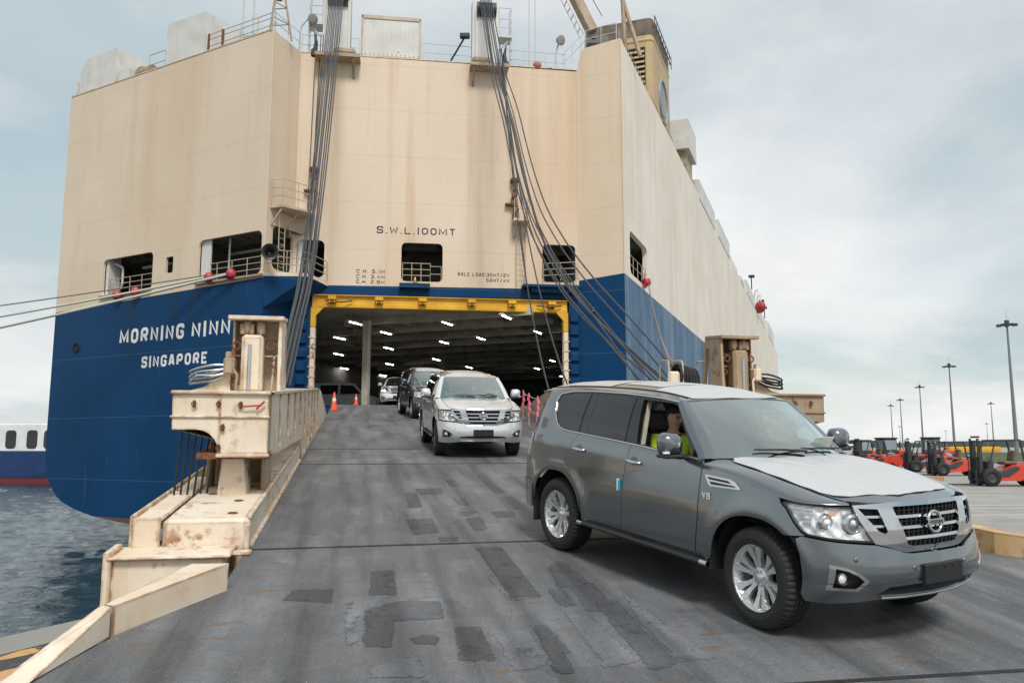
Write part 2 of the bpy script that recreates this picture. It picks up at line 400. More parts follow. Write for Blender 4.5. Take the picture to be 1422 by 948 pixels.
def lettering(mb, txt, x, y, h, M4, asp=.62, th=.16, gap=.34, depth=.006, rad=.24, width=None):
    """text in the local xy plane of M4 (z outward), baseline at y, left edge x"""
    adv = []
    for c in txt: adv.append((.34 if c in 'I1' else .3 if c in '.:' else .45 if c == ' ' else 1.25 if c == 'M' else 1.3 if c == 'W' else 1) * asp)
    tot = sum(adv) + gap * asp * (len(txt) - 1); k = 1 if width is None else width / (tot * h); px = x
    for ci, c in enumerate(txt):
        w = adv[ci] * h * k
        if c != ' ':
            g = GLY[c]; i = 0; q = 0
            while i < len(g):
                cl = g[i] == 'c'
                if cl: i += 1
                ins = th * h / 2; narrow = c in 'I1.:'
                pts = [(px + (w / 2 if narrow else ins + gx * (w - 2 * ins)), y + ins * (0 if narrow else 1) + gy * (h - 2 * ins * (0 if narrow else 1))) for gx, gy in g[i]]
                if c not in 'MNIEATWLHXVK14/.:' : pts = fillet(pts, rad * h * (1.2 if c in 'O0DC' else 1), cl)
                stroke(mb, pts, th * h * (1.15 if c in '.:' else 1), depth, M4, cl, lift=.0015 * q); i += 1; q += 1
        px += w + gap * asp * h * k
# ============================================================ the off-road wagons (x forward, y left, z up, origin on the ground between the wheels)
def car_paint(name, col, metal=.85, rough=.19, coat=1.):
    x = NT(name); f = x.noise(900, 2)
    c = x.mix(x.ramp(f, [(.35, 0), (.65, 1)]), tuple(v * .86 for v in col), tuple(min(1, v * 1.14) for v in col))
    dirt = x.noise(4, 6); x.put(x.b.inputs['Coat Roughness'], x.ramp(dirt, [(.4, .03), (.75, .16)]))
    x.set(c, rough, metal); x.b.inputs['Coat Weight'].default_value = coat; return x.m
M['paint_grey'] = car_paint('grey_metallic_paint', (.185, .208, .224))
M['paint_silver'] = car_paint('silver_metallic_paint', (.66, .69, .72), .3)
M['paint_dark'] = car_paint('dark_blue_grey_paint', (.045, .052, .065), .4)
M['paint_white'] = car_paint('white_car_paint', (.78, .78, .77), 0.)
def film_mat():
    x = NT('white_protective_film'); n = x.noise(2.2, 4, .5, (1, 2.5, 1)); f = x.noise(11, 6, .6, dist=1.2)
    x.bump(x.math('ADD', n, x.math('MULTIPLY', f, .25)), .35, .03)
    return x.set(x.mix(f, (.46, .475, .485), (.53, .54, .545)), x.ramp(f, [(.3, .26), (.7, .42)]), 0, spec=.5)
M['film'] = film_mat()
def film_rim():
    x = NT('foil_wrapped_alloy'); n = x.noise(26, 5, .6, dist=1.5); x.bump(n, .5, .008)
    return x.set(x.mix(n, (.55, .56, .57), (.82, .83, .84)), x.ramp(n, [(.35, .12), (.65, .4)]), .75)
M['rim'] = film_rim()
def glass_mat(name, tint, refl=1.0, through=.9, base=0., gcol=(1, 1, 1)):
    x = NT(name); m = x.m; t = x.t; t.nodes.remove(x.b)
    tr = x.n('ShaderNodeBsdfTransparent'); tr.inputs[0].default_value = (*[v * through for v in tint], 1)
    gl = x.n('ShaderNodeBsdfGlossy'); gl.inputs['Roughness'].default_value = .02; gl.inputs[0].default_value = (*gcol, 1)
    fr = x.n('ShaderNodeFresnel'); gm = x.n('ShaderNodeNewGeometry'); x.put(fr.inputs[0], x.math('MULTIPLY_ADD', gm.outputs['Backfacing'], 1 / 1.5 - 1.5, 1.5))
    mx = x.n('ShaderNodeMixShader'); x.put(mx.inputs[0], x.math('MULTIPLY_ADD', fr.outputs[0], refl, base)); t.links.new(tr.outputs[0], mx.inputs[1]); t.links.new(gl.outputs[0], mx.inputs[2])
    t.links.new(mx.outputs[0], x.out.inputs[0]); return m
M['windscreen'] = glass_mat('windscreen_glass', (.74, .82, .79), 2.2, .97, .27, (.86, .95, .92))
M['lens'] = glass_mat('clear_lens', (.96, .97, .98), 1.5, .97)
M['privacy'] = plain('dark_privacy_glass', (.006, .007, .008), .03, var=.05, spec=.7)
M['gloss_black'] = plain('gloss_black', (.008, .008, .009), .12, spec=.6)
M['trim_cream'] = plain('cream_trim', (.50, .46, .38), .6)
M['cloth_dark'] = plain('dark_upholstery', (.10, .10, .10), .8, bump=.2)
M['reflector'] = plain('lamp_reflector', (.93, .93, .93), .3, .1, var=.03)
M['amber'] = plain('amber_lens', (.75, .42, .25), .2)
M['red_lens'] = plain('red_lens', (.45, .02, .02), .15)
M['tag_blue'] = plain('blue_tag', (.03, .35, .62), .4)
M['white_plastic'] = plain('white_plastic', (.75, .75, .74), .5)
M['paper'] = plain('paper_sheet', (.70, .72, .66), .7)
def emis(name, col, st):
    x = NT(name); x.b.inputs['Emission Color'].default_value = (*col, 1); x.b.inputs['Emission Strength'].default_value = st; x.b.inputs['Base Color'].default_value = (*col, 1); return x.m
M['lit'] = emis('lit_headlamp', (1, .93, .78), 9)

_A = [-3.42, -3.0, -2.66, -2.44, -2.2, -1.54, -.8, 0, .8, 1.54, 1.85, 2.07, 2.31, 2.51, 2.78, 3.18]
_X = hermite(_A, [-2.62, -2.60, -2.53, -2.40, -2.19, -1.54, -.8, 0, .8, 1.54, 1.84, 2.045, 2.245, 2.375, 2.468, 2.505])
_Y = hermite(_A, [0, .42, .74, .91, .975, .993, .9975, .9975, .9965, .993, .986, .962, .85, .68, .405, 0])
_w = hermite([.25, .30, .40, .5, .62, .75, .88, 1.0, 1.1, 1.2, 1.28, 1.33, 1.5, 1.65, 1.75, 1.82, 1.88], [.93, .945, .968, .982, .991, .9965, .9975, .991, .981, .964, .942, .918, .864, .803, .755, .715, .675])
_fx = hermite([.25, .30, .36, .45, .55, .62, .70, .78, .85, .95, 1.08, 1.2, 1.3], [-.30, -.23, -.16, -.055, -.006, 0, -.016, -.042, -.065, -.09, -.13, -.19, -.25])
_rx = hermite([.25, .3, .45, .6, .8, .95, 1.1, 1.33, 1.5, 1.75, 1.9], [.16, .12, .03, 0, .02, .05, .07, .10, .17, .30, .40])
def sst(a, b, x): t = np.clip((x - a) / (b - a), 0, 1); return t * t * (3 - 2 * t)
def S(a, z):
    a = np.asarray(a, float); z = np.asarray(z, float); sg = np.ones_like(a); m = a > 3.18; a = np.where(m, 6.36 - a, a); sg = np.where(m, -1., sg); m = a < -3.42; a = np.where(m, -6.84 - a, a); sg = np.where(m, -1., sg)
    x = _X(a) + _fx(z) * sst(1.75, 2.55, a) + _rx(z) * sst(-2.0, -2.75, -(-a)) if False else _X(a) + _fx(z) * sst(1.75, 2.55, a) + _rx(z) * sst(2.0, 2.75, -a)
    y = _Y(a) * _w(z) / .9975
    for wx in (1.5375, -1.5375):                      # swelling over the wheels
        rho = np.sqrt((a - wx)**2 * .85 + (z - .42)**2); y = y + .020 * np.exp(-((rho - .53) / .085)**2) * (z > .2) * np.sign(y + 1e-9) * sst(.0, .5, np.abs(y))
    y = y + .010 * np.exp(-((z - 1.19) / .05)**2) * sst(-2.3, -1.9, a) * sst(1.9, 1.2, a * 1.) * 1.0 if False else y
    return np.stack([x, sg * y, z], -1)
def a_of_y(y, z):
    lo, hi = (2.0, 3.18) if y >= 0 else (3.18, 4.36)
    for _ in range(40):
        m = (lo + hi) / 2; v = S(np.array(m), np.array(z))[1]
        if (v > y): lo = m
        else: hi = m
    return (lo + hi) / 2
def F(*pts): return [(a_of_y(y, z), z) for y, z in pts]          # front-view points (y, z) into the wrap's own coordinates
def arch(wx, hw, top, z0, n=20, base=.405):
    p = []
    for k in range(n + 1):
        t = PI * k / n; c, s_ = math.cos(t), math.sin(t); p.append((wx + hw * math.copysign(abs(c)**.86, c), max(z0, base + (top - base) * abs(s_)**.86)))
    return p                                                  # from the front of the arch over the top to its rear
ARF, ARR = (1.5375, .515, .905), (-1.5375, .50, .915)
_hc = hermite([.9, 1.15, 1.3, 1.6, 1.9, 2.1, 2.25, 2.36, 2.5], [1.325, 1.31, 1.297, 1.262, 1.213, 1.170, 1.128, 1.093, 1.04])
def HOOD(x, y):
    x = np.asarray(x, float); y = np.asarray(y, float)
    dr = .035 + .03 * sst(1.2, 2.2, x); u = np.abs(y) / .78
    return np.stack([x, y, _hc(x) - dr * u**2.6 + .008 * np.exp(-((np.abs(y) - .56) / .09)**2) * sst(2.3, 1.9, x)], -1)
_zt = hermite([.868, 1.05, 1.4, 1.78, 2.0, 2.2, 2.48], [1.243, 1.232, 1.178, 1.098, 1.086, 1.085, 1.088])
_hy = hermite([.868, 1.05, 1.4, 1.8, 2.1, 2.48], [.70, .765, .80, .778, .75, .69])
_hx = hermite([.868, 1.05, 1.4, 1.8, 2.1, 2.48], [.95, 1.05, 1.40, 1.78, 2.0, 2.165])
def FEND(a, t):
    a = np.asarray(a, float); t = np.asarray(t, float); P0 = S(a, _zt(a)); P1 = HOOD(_hx(a), _hy(a)); th = np.clip(t, -.1, 1.1) * PI / 2
    o = P0.copy(); k = (1 - np.cos(th))[..., None]; o[..., :2] = P0[..., :2] + (P1[..., :2] - P0[..., :2]) * k; o[..., 2] = P0[..., 2] + (P1[..., 2] - P0[..., 2]) * np.sin(th); return o
_zr = hermite([-2.45, -2.0, -1.4, -.8, 0, .3, .5], [1.775, 1.815, 1.838, 1.840, 1.812, 1.783, 1.75])
_rc = hermite([-2.5, -2.3, -1.8, -1.0, -.5, 0, .25, .42], [1.845, 1.885, 1.925, 1.942, 1.935, 1.893, 1.843, 1.797])
def ROOF(x, y):
    x = np.asarray(x, float); y = np.asarray(y, float); ze = _zr(x); ye = np.abs(S(x, ze)[..., 1]); u = np.clip(np.abs(y) / ye, 0, 1.05)
    return np.stack([x, y, ze + (_rc(x) - ze) * (1 - u**2.7)], -1)
def ye_(x): return float(abs(S(np.array(x), _zr(np.array(x)))[1]))
def WS(q, t):
    q = np.asarray(q, float); t = np.asarray(t, float); q2 = np.abs(q)**2.1
    xb, zb = 1.17 - .29 * q2, 1.315 - .015 * q2; xt, zt = .405 - .085 * q2, 1.802 - .022 * q2; b = .020 * np.sin(PI * np.clip(t, 0, 1))
    return np.stack([xb + (xt - xb) * t + b * .55, q * (.80 + (.655 - .80) * t), zb + (zt - zb) * t + b * .83], -1)
def APIL(q, t):     # q 0 at the door glass .. 1 at the windscreen
    q = np.asarray(q, float); t = np.asarray(t, float); a = .80 + (.275 - .80) * t; z = 1.288 + (1.772 - 1.288) * t; P0 = S(a, z); P1 = WS(np.ones_like(t), t)
    o = P0 + (P1 - P0) * q[..., None]; b = .035 * np.sin(PI * np.clip(q, 0, 1)); o[..., 0] += b * .45; o[..., 1] += b * .7; o[..., 2] += b * .3; return o

def wheel_meshes():
    t = MB(); RO, W2 = .408, .135; prof = [(.262, -W2 + .03), (.275, -W2 + .004), (.32, -W2 - .006), (.36, -W2 + .0), (.388, -W2 + .012), (.402, -W2 + .032), (.408, -W2 + .055)]
    gro = []
    for y in (-.062, -.021, .021, .062): gro += [(.408, y - .007), (.398, y - .004), (.398, y + .004), (.408, y + .007)]
    prof = prof + gro + [(r, -h) for r, h in prof[::-1]]
    seg = 150; vs = []; fs = []; n = len(prof)
    for k in range(seg):
        w = 2 * PI * k / seg
        for i, (r, h) in enumerate(prof):
            sh = abs(h) > .066; rr = r
            if r > .395 and (k % 3 == 0): rr -= .010 if sh else .005
            if .38 < r < .395 and k % 3 == 0: rr -= .008
            if .325 < r < .372 and i in (2, 3, n - 4, n - 3) and k % 75 in range(6, 22): rr += 0
            vs.append((rr * math.cos(w), h, rr * math.sin(w)))
    for k in range(seg):
        for i in range(n - 1): a, b = k * n + i, ((k + 1) % seg) * n + i; fs.append((a, a + 1, b + 1, b))
    t.add(vs, fs, 0, False)
    r = MB(); Q = Matrix.Rotation(R(90), 4, 'X')       # local z -> -y
    # outer face is at y = -W2 (right-hand side of the car)
    r.lathe([(.268, .128), (.272, .12), (.262, .112), (.250, .10), (.235, .06), (.225, -.10)], Q, 48)
    r.lathe([(.0001, .085), (.03, .088), (.034, .082), (.036, .07), (.075, .066), (.085, .055), (.085, .0)], Q, 32)
    for k in range(6):
        for sgn in (-1, 1):
            A = Q @ Matrix.Rotation(2 * PI * k / 6 + sgn * .19, 4, 'Z')
            p0, p1 = .06, .252; w0, w1 = .018, .031; o = sgn * .006
            vs = [(p0, -w0, .060), (p0, w0, .060), (p0 + .09, -w0 - o * .3, .078), (p0 + .09, w0 - o * .3, .078), (p1, -w1 + o, .108), (p1, w1 + o, .108)]
            lo = [(x, y * 1.25, z - .035) for x, y, z in vs]; V = [A @ Vector(v) for v in vs + lo]
            fs = [(0, 2, 3, 1), (2, 4, 5, 3), (0, 6, 8, 2), (2, 8, 10, 4), (1, 3, 9, 7), (3, 5, 11, 9), (4, 10, 11, 5)]; r.add(V, fs)
    for k in range(6):
        w = 2 * PI * (k + .5) / 6; r.cyl((.056 * math.cos(w), -.066, .056 * math.sin(w)), (.056 * math.cos(w), -.080, .056 * math.sin(w)), .010, 8)
    d = MB(); d.lathe([(.0001, -.02), (.20, -.02), (.235, -.03)], Q, 32)
    return t, r, d

def build_driver(parent_loc, name_label):
    pass

def make_car(paint, label, filmed=True):
    t = thing('car', label, 'car')
    pn = M[paint]; rs = .055
    DF = [(.866, 1.2885), (.868, 1.1), (.855, .8), (.815, .47)]; DM = [(-.217, 1.328), (-.25, 1.0), (-.303, .47)]; DR = [(-1.185, 1.356), (-1.27, 1.27), (-1.345, 1.16), (-1.362, 1.05), (-1.27, .965), (-1.13, .83), (-1.035, .66), (-1.0, .47)]
    g = .0035
    def sh(L, d): return [(a + d, z) for a, z in L]
    for mir in (True, False):                       # right-hand side first
        sd = dict(flange=.02, mirror=mir, res=rs)
        fd = patch('front_door', sh(DF, -g) + sh(DM, g)[::-1], S, pn, t, **sd)
        rd = patch('rear_door', sh(DM, -g) + sh(DR, g)[::-1], S, pn, t, **sd)
        ar = arch(*ARR[:3], .47)
        q = sh(DR, -g)[:7] + [p for p in ar if p[1] > .50] + [(-2.03, .735), (-2.30, .75), (-2.52, .78), (-2.52, .99), (-2.27, 1.0), (-2.24, 1.27), (-2.36, 1.30), (-2.58, 1.36), (-2.60, 1.80), (-2.2, 1.808), (-1.7, 1.828), (-1.2, 1.838), (-.6, 1.838), (0, 1.812), (.27, 1.786), (.24, 1.772), (0, 1.792), (-.6, 1.812), (-1.2, 1.812), (-1.6, 1.798), (-1.82, 1.76), (-1.86, 1.70), (-1.80, 1.55), (-1.69, 1.42), (-1.61, 1.385), (-1.5, 1.371)]
        patch('rear_quarter_panel', q, S, pn, t, **sd)
        af = arch(*ARF[:3], .46)
        hb = [(a_of_y(.585, .812), .812), (2.30, .826), (2.08, .842)]
        fe = [(.8225, .47), (.8625, .8), (.875, 1.1), (.874, 1.243)] + [(a, float(_zt(a))) for a in (1.05, 1.2, 1.4, 1.6, 1.78)] + [(1.795, 1.082), (1.803, 1.058), (1.866, 1.018), (1.952, .931), (2.038, .862), (2.08, .843), (2.04, .840)] + [p for p in af if p[1] <= .84 and p[0] > 1.5][::-1][:1] + [p for p in af if p[1] > .82 or p[0] < 1.5]
        patch('front_fender', fe, S, pn, t, **sd)
        patch('fender_top', [(.874, 0), (1.2, 0), (1.5, 0), (1.8, 0), (2.1, 0), (2.47, 0), (2.47, 1), (2.1, 1), (1.8, 1), (1.5, 1), (1.2, 1), (.874, 1)], FEND, pn, t, res=.05, mirror=mir, off=-.001, ref=(1.5, 0, .5))
        # headlamp
        hl = [(1.815, 1.058), (1.875, 1.022), (1.96, .935), (2.045, .868), (2.10, .846), (2.32, .830)] + F((.59, .822)) + F((.665, .97), (.70, 1.078)) + [(2.25, 1.080), (2.0, 1.081), (1.88, 1.082), (1.83, 1.074)]
        hi = [(1.845, 1.055), (1.895, 1.020), (1.975, .94), (2.055, .880), (2.11, .860), (2.32, .846)] + F((.60, .838)) + F((.668, .975), (.695, 1.066)) + [(2.25, 1.069), (2.0, 1.07), (1.88, 1.069)]
        patch('headlight_surround', hl, S, M['gloss_black'], t, off=-.008, res=.05, mirror=mir, holes=[hi], hole_flange=.06)
        hd = patch('headlight', hi, S, M['lens'], t, off=-.003, res=.05, mirror=mir, flange=.012)
        patch('reflector', hi, S, M['reflector'], hd, off=-.038, res=.03, mirror=mir, wob=lambda u, v: .014 * np.sin(u * 46) * np.sin(v * 52 + 1))
        for (yy, zz, rr, bezel) in ((.70, .945, .048, .074), (.86, .955, .033, .052)):
            a = a_of_y(yy, zz); p = S(np.array(a), np.array(zz)); n = Vector((.93, .30, 0)).normalized(); o_ = Vector(p) - n * .034
            Mx = Matrix.Translation(o_) @ n.to_track_quat('Z', 'Y').to_matrix().to_4x4()
            b = MB(); b.lathe([(bezel + .014, -.01), (bezel, .012), (rr + .006, .02), (rr, .012), (rr * .96, -.005)], Mx, 28); b.xf(Matrix.Scale(-1, 4, (0, 1, 0))) if mir else 0
            bz = b.build('lamp_bezel', M['chrome'], hd)
            b = MB(); b.lathe([(rr, .0), (rr * .9, .012), (rr * .6, .026), (.0001, .034)], Mx, 24); b.xf(Matrix.Scale(-1, 4, (0, 1, 0))) if mir else 0
            b.build('projector_lens', M['alu'] if rr > .04 else M['reflector'], hd)
        am = F((.86, 1.045), (.80, 1.052), (.80, 1.018), (.86, 1.01)); patch('indicator', am, S, M['amber'], hd, off=-.03, res=.03, mirror=mir)
        ch = F((.775, 1.06), (.70, 1.055), (.69, 1.0), (.765, 1.005)); patch('side_reflector', ch, S, M['alu'], hd, off=-.03, res=.03, mirror=mir)
        for k in range(4): 
            z0 = 1.045 - k * .034; a0, a1 = 1.905 + k * .045, 2.16 - k * .01
            patch('lamp_fin', [(a0, z0), (a1, z0 + .004), (a1, z0 - .012), (a0 + .01, z0 - .012)], S, M['chrome'], hd, off=-.025, res=.06, mirror=mir, flange=.02)
        # side vent
        vt = [(.925, 1.172), (1.235, 1.166), (1.30, 1.152), (1.372, 1.103), (1.36, 1.096), (1.01, 1.078), (.985, 1.09)]
        h1 = [(.962, 1.156), (1.215, 1.150), (1.262, 1.130), (.985, 1.135)]; h2 = [(.992, 1.121), (1.29, 1.118), (1.318, 1.106), (1.02, 1.096)]
        v = patch('fender_vent', vt, S, M['chrome'], t, holes=[h1, h2], off=.009, flange=.01, res=.05, mirror=mir)
        patch('vent_recess', [(.95, 1.163), (1.27, 1.155), (1.33, 1.104), (1.0, 1.088)], S, M['black'], v, off=.002, res=.05, mirror=mir)
        b = MB()
        def onS(a, z, off=.0): p = S(np.array(a), np.array(z)); q_ = S(np.array(a), np.array(z + .01)); return Vector(p)
        c0 = onS(.915, .965); Mx = Matrix.Translation(c0 + Vector((0, .0035, 0))) @ Matrix(((1, 0, 0, 0), (0, 0, 1, 0), (0, 1, 0, 0), (0, 0, 0, 1)))
        lettering(b, 'V8' if mir else 'V8', 0, 0, .056, Mx @ (Matrix.Identity(4) if mir else Matrix(((-1, 0, 0, .09), (0, 1, 0, 0), (0, 0, 1, 0), (0, 0, 0, 1)))), asp=.85, th=.2, depth=.004, gap=.2)
        if mir: b.xf(Matrix.Scale(-1, 4, (0, 1, 0)))
        b.build('engine_badge', M['white_plastic'], t)
        # handles
        for a0, z0, par in ((-.115, 1.168, fd), (-1.115, 1.193, rd)):
            p = S(np.array(a0), np.array(z0)); s_ = -1 if mir else 1
            b = MB(); b.tube([(a0 - .10, s_ * (p[1] + .012), z0 + .004), (a0 - .085, s_ * (p[1] + .035), z0 + .003), (a0 - .03, s_ * (p[1] + .047), z0), (a0 + .05, s_ * (p[1] + .045), z0 - .003), (a0 + .095, s_ * (p[1] + .03), z0 - .005), (a0 + .11, s_ * (p[1] + .008), z0 - .006)], [.013, .016, .017, .018, .017, .013], 10)
            hnd = b.build('door_handle', M['chrome'], par)
            patch('handle_bowl', [(a0 + .058 * math.cos(w), z0 + .004 + .045 * math.sin(w)) for w in np.linspace(0, 2 * PI, 20, False)], S, M['paint_dark'] if paint != 'paint_white' else M['alu'], par, off=.0016, res=.03, mirror=mir)
        # blue door tag
        b = MB(); p = S(np.array(-.31), np.array(.91)); s_ = -1 if mir else 1
        b.box((-.335, s_ * (p[1] - .002), .852), (-.315, s_ * (p[1] + .022), .972), 0, .004); b.build('door_edge_guard', M['white_plastic'], rd)
        b = MB(); b.box((-.316, s_ * (p[1] - .002), .856), (-.292, s_ * (p[1] + .019), .966), 0, .004); b.build('blue_tag', M['tag_blue'], rd)
        # glazing
        qw = [(-1.575, 1.385), (-1.225, 1.372), (-1.225, 1.795), (-1.55, 1.782), (-1.74, 1.755), (-1.80, 1.725), (-1.81, 1.66), (-1.74, 1.50), (-1.66, 1.42)]
        rw = [(-1.145, 1.368), (-.345, 1.343), (-.385, 1.785), (-1.155, 1.796)]
        fw = [(-.15, 1.340), (.715, 1.306), (.30, 1.738), (.235, 1.760), (-.262, 1.778)]
        su = [(-1.60, 1.372), (-1.185, 1.358), (-.217, 1.330), (.80, 1.290), (.29, 1.772), (0, 1.792), (-.6, 1.812), (-1.2, 1.812), (-1.6, 1.798), (-1.82, 1.76), (-1.86, 1.70), (-1.80, 1.55), (-1.69, 1.42)]
        sr = patch('window_surround', su, S, M['gloss_black'], t, holes=[fw], res=.06, off=-.004, mirror=mir, flange=0, hole_flange=.035)
        patch('quarter_window', qw, S, M['privacy'], t, off=.0015, res=.08, mirror=mir)
        patch('rear_window', rw, S, M['privacy'], t, off=.0015, res=.08, mirror=mir)
        b = MB(); b.tube([tuple(S(np.array(a), np.array(z)) + np.array([0, .002, 0])) for a, z in ((-1.06, 1.366), (-1.075, 1.6), (-1.085, 1.795))], .006, 6)
        if mir: b.xf(Matrix.Scale(-1, 4, (0, 1, 0)))
        b.build('window_divider', M['black'], t)
        if not mir: patch('front_window', fw, S, M['windscreen'], t, off=-.012, res=.08, mirror=mir)
        loop = fillet([(.79, 1.289), (.3, 1.309), (-.217, 1.3285), (-.7, 1.343), (-1.185, 1.357), (-1.5, 1.367), (-1.61, 1.380), (-1.70, 1.425), (-1.81, 1.55), (-1.875, 1.70), (-1.84, 1.77), (-1.6, 1.808), (-1.2, 1.822), (-.6, 1.822), (0, 1.801), (.3, 1.777)], .05, n=3)
        P = resample(loop, .08, False); pts = [S(np.array(a), np.array(z)) for a, z in P]
        b = MB(); b.tube([tuple(p + np.array([0, .003, 0])) for p in pts], .0105, 6)
        if mir: b.xf(Matrix.Scale(-1, 4, (0, 1, 0)))
        b.build('chrome_window_trim', M['chrome'], t)
        patch('windscreen_pillar', [(0, -.01), (1, -.01), (1, 1.02), (0, 1.02)], APIL, pn if paint in ('paint_grey', 'paint_dark') else pn, t, res=.08, mirror=mir, flange=.02)
        # mirror
        s_ = -1 if mir else 1; b = MB(); sec = []
        prof = [(.0, .02), (.02, .75), (.06, .95), (.10, 1.0), (.125, .96), (.14, .82)]
        for (dx, k) in prof:
            ring = []
            for (yy, zz) in fillet([(-.115, -.10), (.105, -.095), (.125, .06), (.07, .115), (-.10, .105), (-.125, .0)], .06, True, 4): ring.append((.70 - dx * 1.1 + .0, s_ * (1.115 + yy * k), 1.405 + zz * k))
            sec.append(ring)
        n = len(sec[0]); vs = [p for r_ in sec for p in r_]; fs = []
        for i in range(len(sec) - 1):
            for k in range(n): fs.append((i * n + k, (i + 1) * n + k, (i + 1) * n + (k + 1) % n, i * n + (k + 1) % n))
        fs.append(tuple(range(n))); b.add(vs, [f if s_ < 0 else f[::-1] for f in fs], 0, True); mo = b.build('wing_mirror', pn, t)
        b = MB(); b.add([(.70 - .14 * 1.1 + .004, p[1] * 1, p[2]) for p in [(0, s_ * (1.115 + yy * .8), 1.405 + zz * .8) for yy, zz in fillet([(-.115, -.10), (.105, -.095), (.125, .06), (.07, .115), (-.10, .105), (-.125, .0)], .06, True, 4)]], [tuple(range(n))]); b.build('mirror_glass', M['chrome'], mo)
        b = MB(); b.box((.545, s_ * 1.0, 1.288), (.70, s_ * 1.225, 1.322), 0, .012); b.box((.58, s_ * .90, 1.275), (.68, s_ * 1.06, 1.305), 0, .01); b.build('mirror_base', M['black'], mo)
        b = MB(); b.box((.66, s_ * 1.18, 1.33), (.70, s_ * 1.243, 1.35), 0, .006); b.build('mirror_indicator', M['white_plastic'], mo)
        # running board, mud flap
        b = MB(); b.box((-1.0, s_ * .84, .395), (.98, s_ * 1.02, .43), 0, .015); b.tube([(-1.02, s_ * 1.02, .412), (.98, s_ * 1.02, .412)], .022, 8); rb = b.build('running_board', M['black'], t)
        for e_ in (-1.03, .93):
            b = MB(); b.tube([(e_, s_ * 1.02, .412), (e_ + .09, s_ * 1.02, .412)], .0245, 10); b.build('chrome_end', M['chrome'], rb)
        b = MB()
        for k in range(46): x_ = -.92 + k * .0405; b.box((x_, s_ * .93, .43), (x_ + .018, s_ * 1.01, .437))
        b.build('tread_pad', M['rubber'], rb)
        b = MB(); b.box((-2.06, s_ * .80, .25), (-2.045, s_ * .99, .62), 0, .005); b.build('mud_flap', M['rubber'], t)
        b = MB(); b.box((1.0, s_ * .80, .36), (1.012, s_ * .98, .60), 0, .004); b.build('mud_flap', M['rubber'], t)
        # sill
        patch('sill', [(-1.02, .47), (-.99, .40), (1.0, .40), (.98, .47), (.3, .47), (-.5, .47)], S, pn, t, off=-.006, res=.1, mirror=mir, flange=.03)
        # inside: arch liners and a dark shell added behind the gaps against light leaks
        for (wx, hw, top), nm in ((ARF, 'arch_liner'), (ARR, 'arch_liner')):
            b = MB(); ap = arch(wx, hw + .012, top + .012, .30, 16, .405); vs = []
            for (a, z) in ap: vs += [(a, s_ * (.915 if wx > 0 else .955), z), (a, s_ * .55, z)]
            b.add(vs, [(2 * i, 2 * i + 1, 2 * i + 3, 2 * i + 2) for i in range(len(ap) - 1)]); b.add([(a, s_ * .56, z) for a, z in ap], [tuple(range(len(ap)))]); b.build(nm, M['dark'], t)
        shell = [(-2.45, .45)] + [(a, z) for a, z in arch(ARR[0], ARR[1] + .015, ARR[2] + .015, .45, 14)][::-1] + [(a, z) for a, z in arch(ARF[0], ARF[1] + .015, ARF[2] + .015, .45, 14)][::-1] + [(2.5, .45), (2.5, .78), (2.06, .78), (1.9, .9), (1.78, 1.05), (1.4, 1.15), (1.1, 1.2), (.86, 1.24), (-1.2, 1.33), (-2.45, 1.3)]
        patch('light_leak_shell', shell, S, M['dark'], t, off=-.028, res=.12, mirror=mir)
        # tail lamp, rear bumper corner
        patch('tail_light', [(-2.275, 1.005), (-2.9, 1.01), (-2.86, 1.27), (-2.37, 1.295), (-2.246, 1.266)], S, M['red_lens'] if False else M['lens'], t, off=.008, flange=.03, res=.07, mirror=mir)
        patch('tail_light_reflector', [(-2.285, 1.012), (-2.88, 1.018), (-2.84, 1.26), (-2.37, 1.285), (-2.256, 1.256)], S, M['reflector'], t, off=-.012, res=.07, mirror=mir)
        # lower dash and door card, cream pillar trim
        b = MB(); b.box((-.60, s_ * .70, .55), (.82, s_ * .905, 1.285), 0, .03); b.build('door_card', M['cloth_dark'], t)
        b = MB(); vs = []
        for (a, z) in ((-.185, 1.33), (-.215, 1.5), (-.26, 1.66), (-.30, 1.77)):
            p = S(np.array(a), np.array(z)); vs += [(a + .075, s_ * (p[1] - .03), z), (a + .055, s_ * (p[1] - .10), z), (a - .05, s_ * (p[1] - .11), z)]
        fs = []
        for i in range(3):
            for k in range(2): fs.append((3 * i + k, 3 * i + k + 1, 3 * i + k + 4, 3 * i + k + 3))
        b.add(vs, fs); b.build('pillar_trim', M['trim_cream'], t)
    # ---- bonnet, roof, front, rear (whole width)
    hood = [(1.125, 0), (1.10, .3), (1.04, .55), (.955, .693), (1.05, .757), (1.2, .782), (1.4, .792), (1.6, .786), (1.78, .770), (2.0, .743), (2.157, .684), (2.255, .53), (2.325, .33), (2.352, 0)]
    hood = hood + [(x, -y) for x, y in hood[::-1][1:-1]]
    hd = patch('bonnet', hood, HOOD, pn, t, res=.07, flange=.03, ref=(1.5, 0, .4))
    if filmed:
        rg = random.Random(3); fl = []
        for x, y in resample([(1.11, 0), (1.085, .3), (1.03, .54), (.967, .68), (1.055, .752), (1.25, .782), (1.5, .786), (1.75, .768), (1.95, .738), (2.05, .69), (2.13, .60), (2.17, .48), (2.20, .3), (2.215, .15), (2.22, 0)], .07, False): fl.append((x + rg.uniform(-.004, .004), y + rg.uniform(-.003, .003)))
        fr = []
        for x, y in fl[::-1][1:-1]: fr.append((x + .018 * math.sin(y * 11) * (1 if x > 1.9 else .1) + rg.uniform(-.004, .004), -y))
        patch('bonnet_film', fl + fr, HOOD, M['film'], hd, res=.05, off=.004, flange=.004, ref=(1.5, 0, .4), wob=lambda u, v: .004 * (1 + np.sin(u * 17 + np.sin(v * 9) * 2) * np.sin(v * 13)))
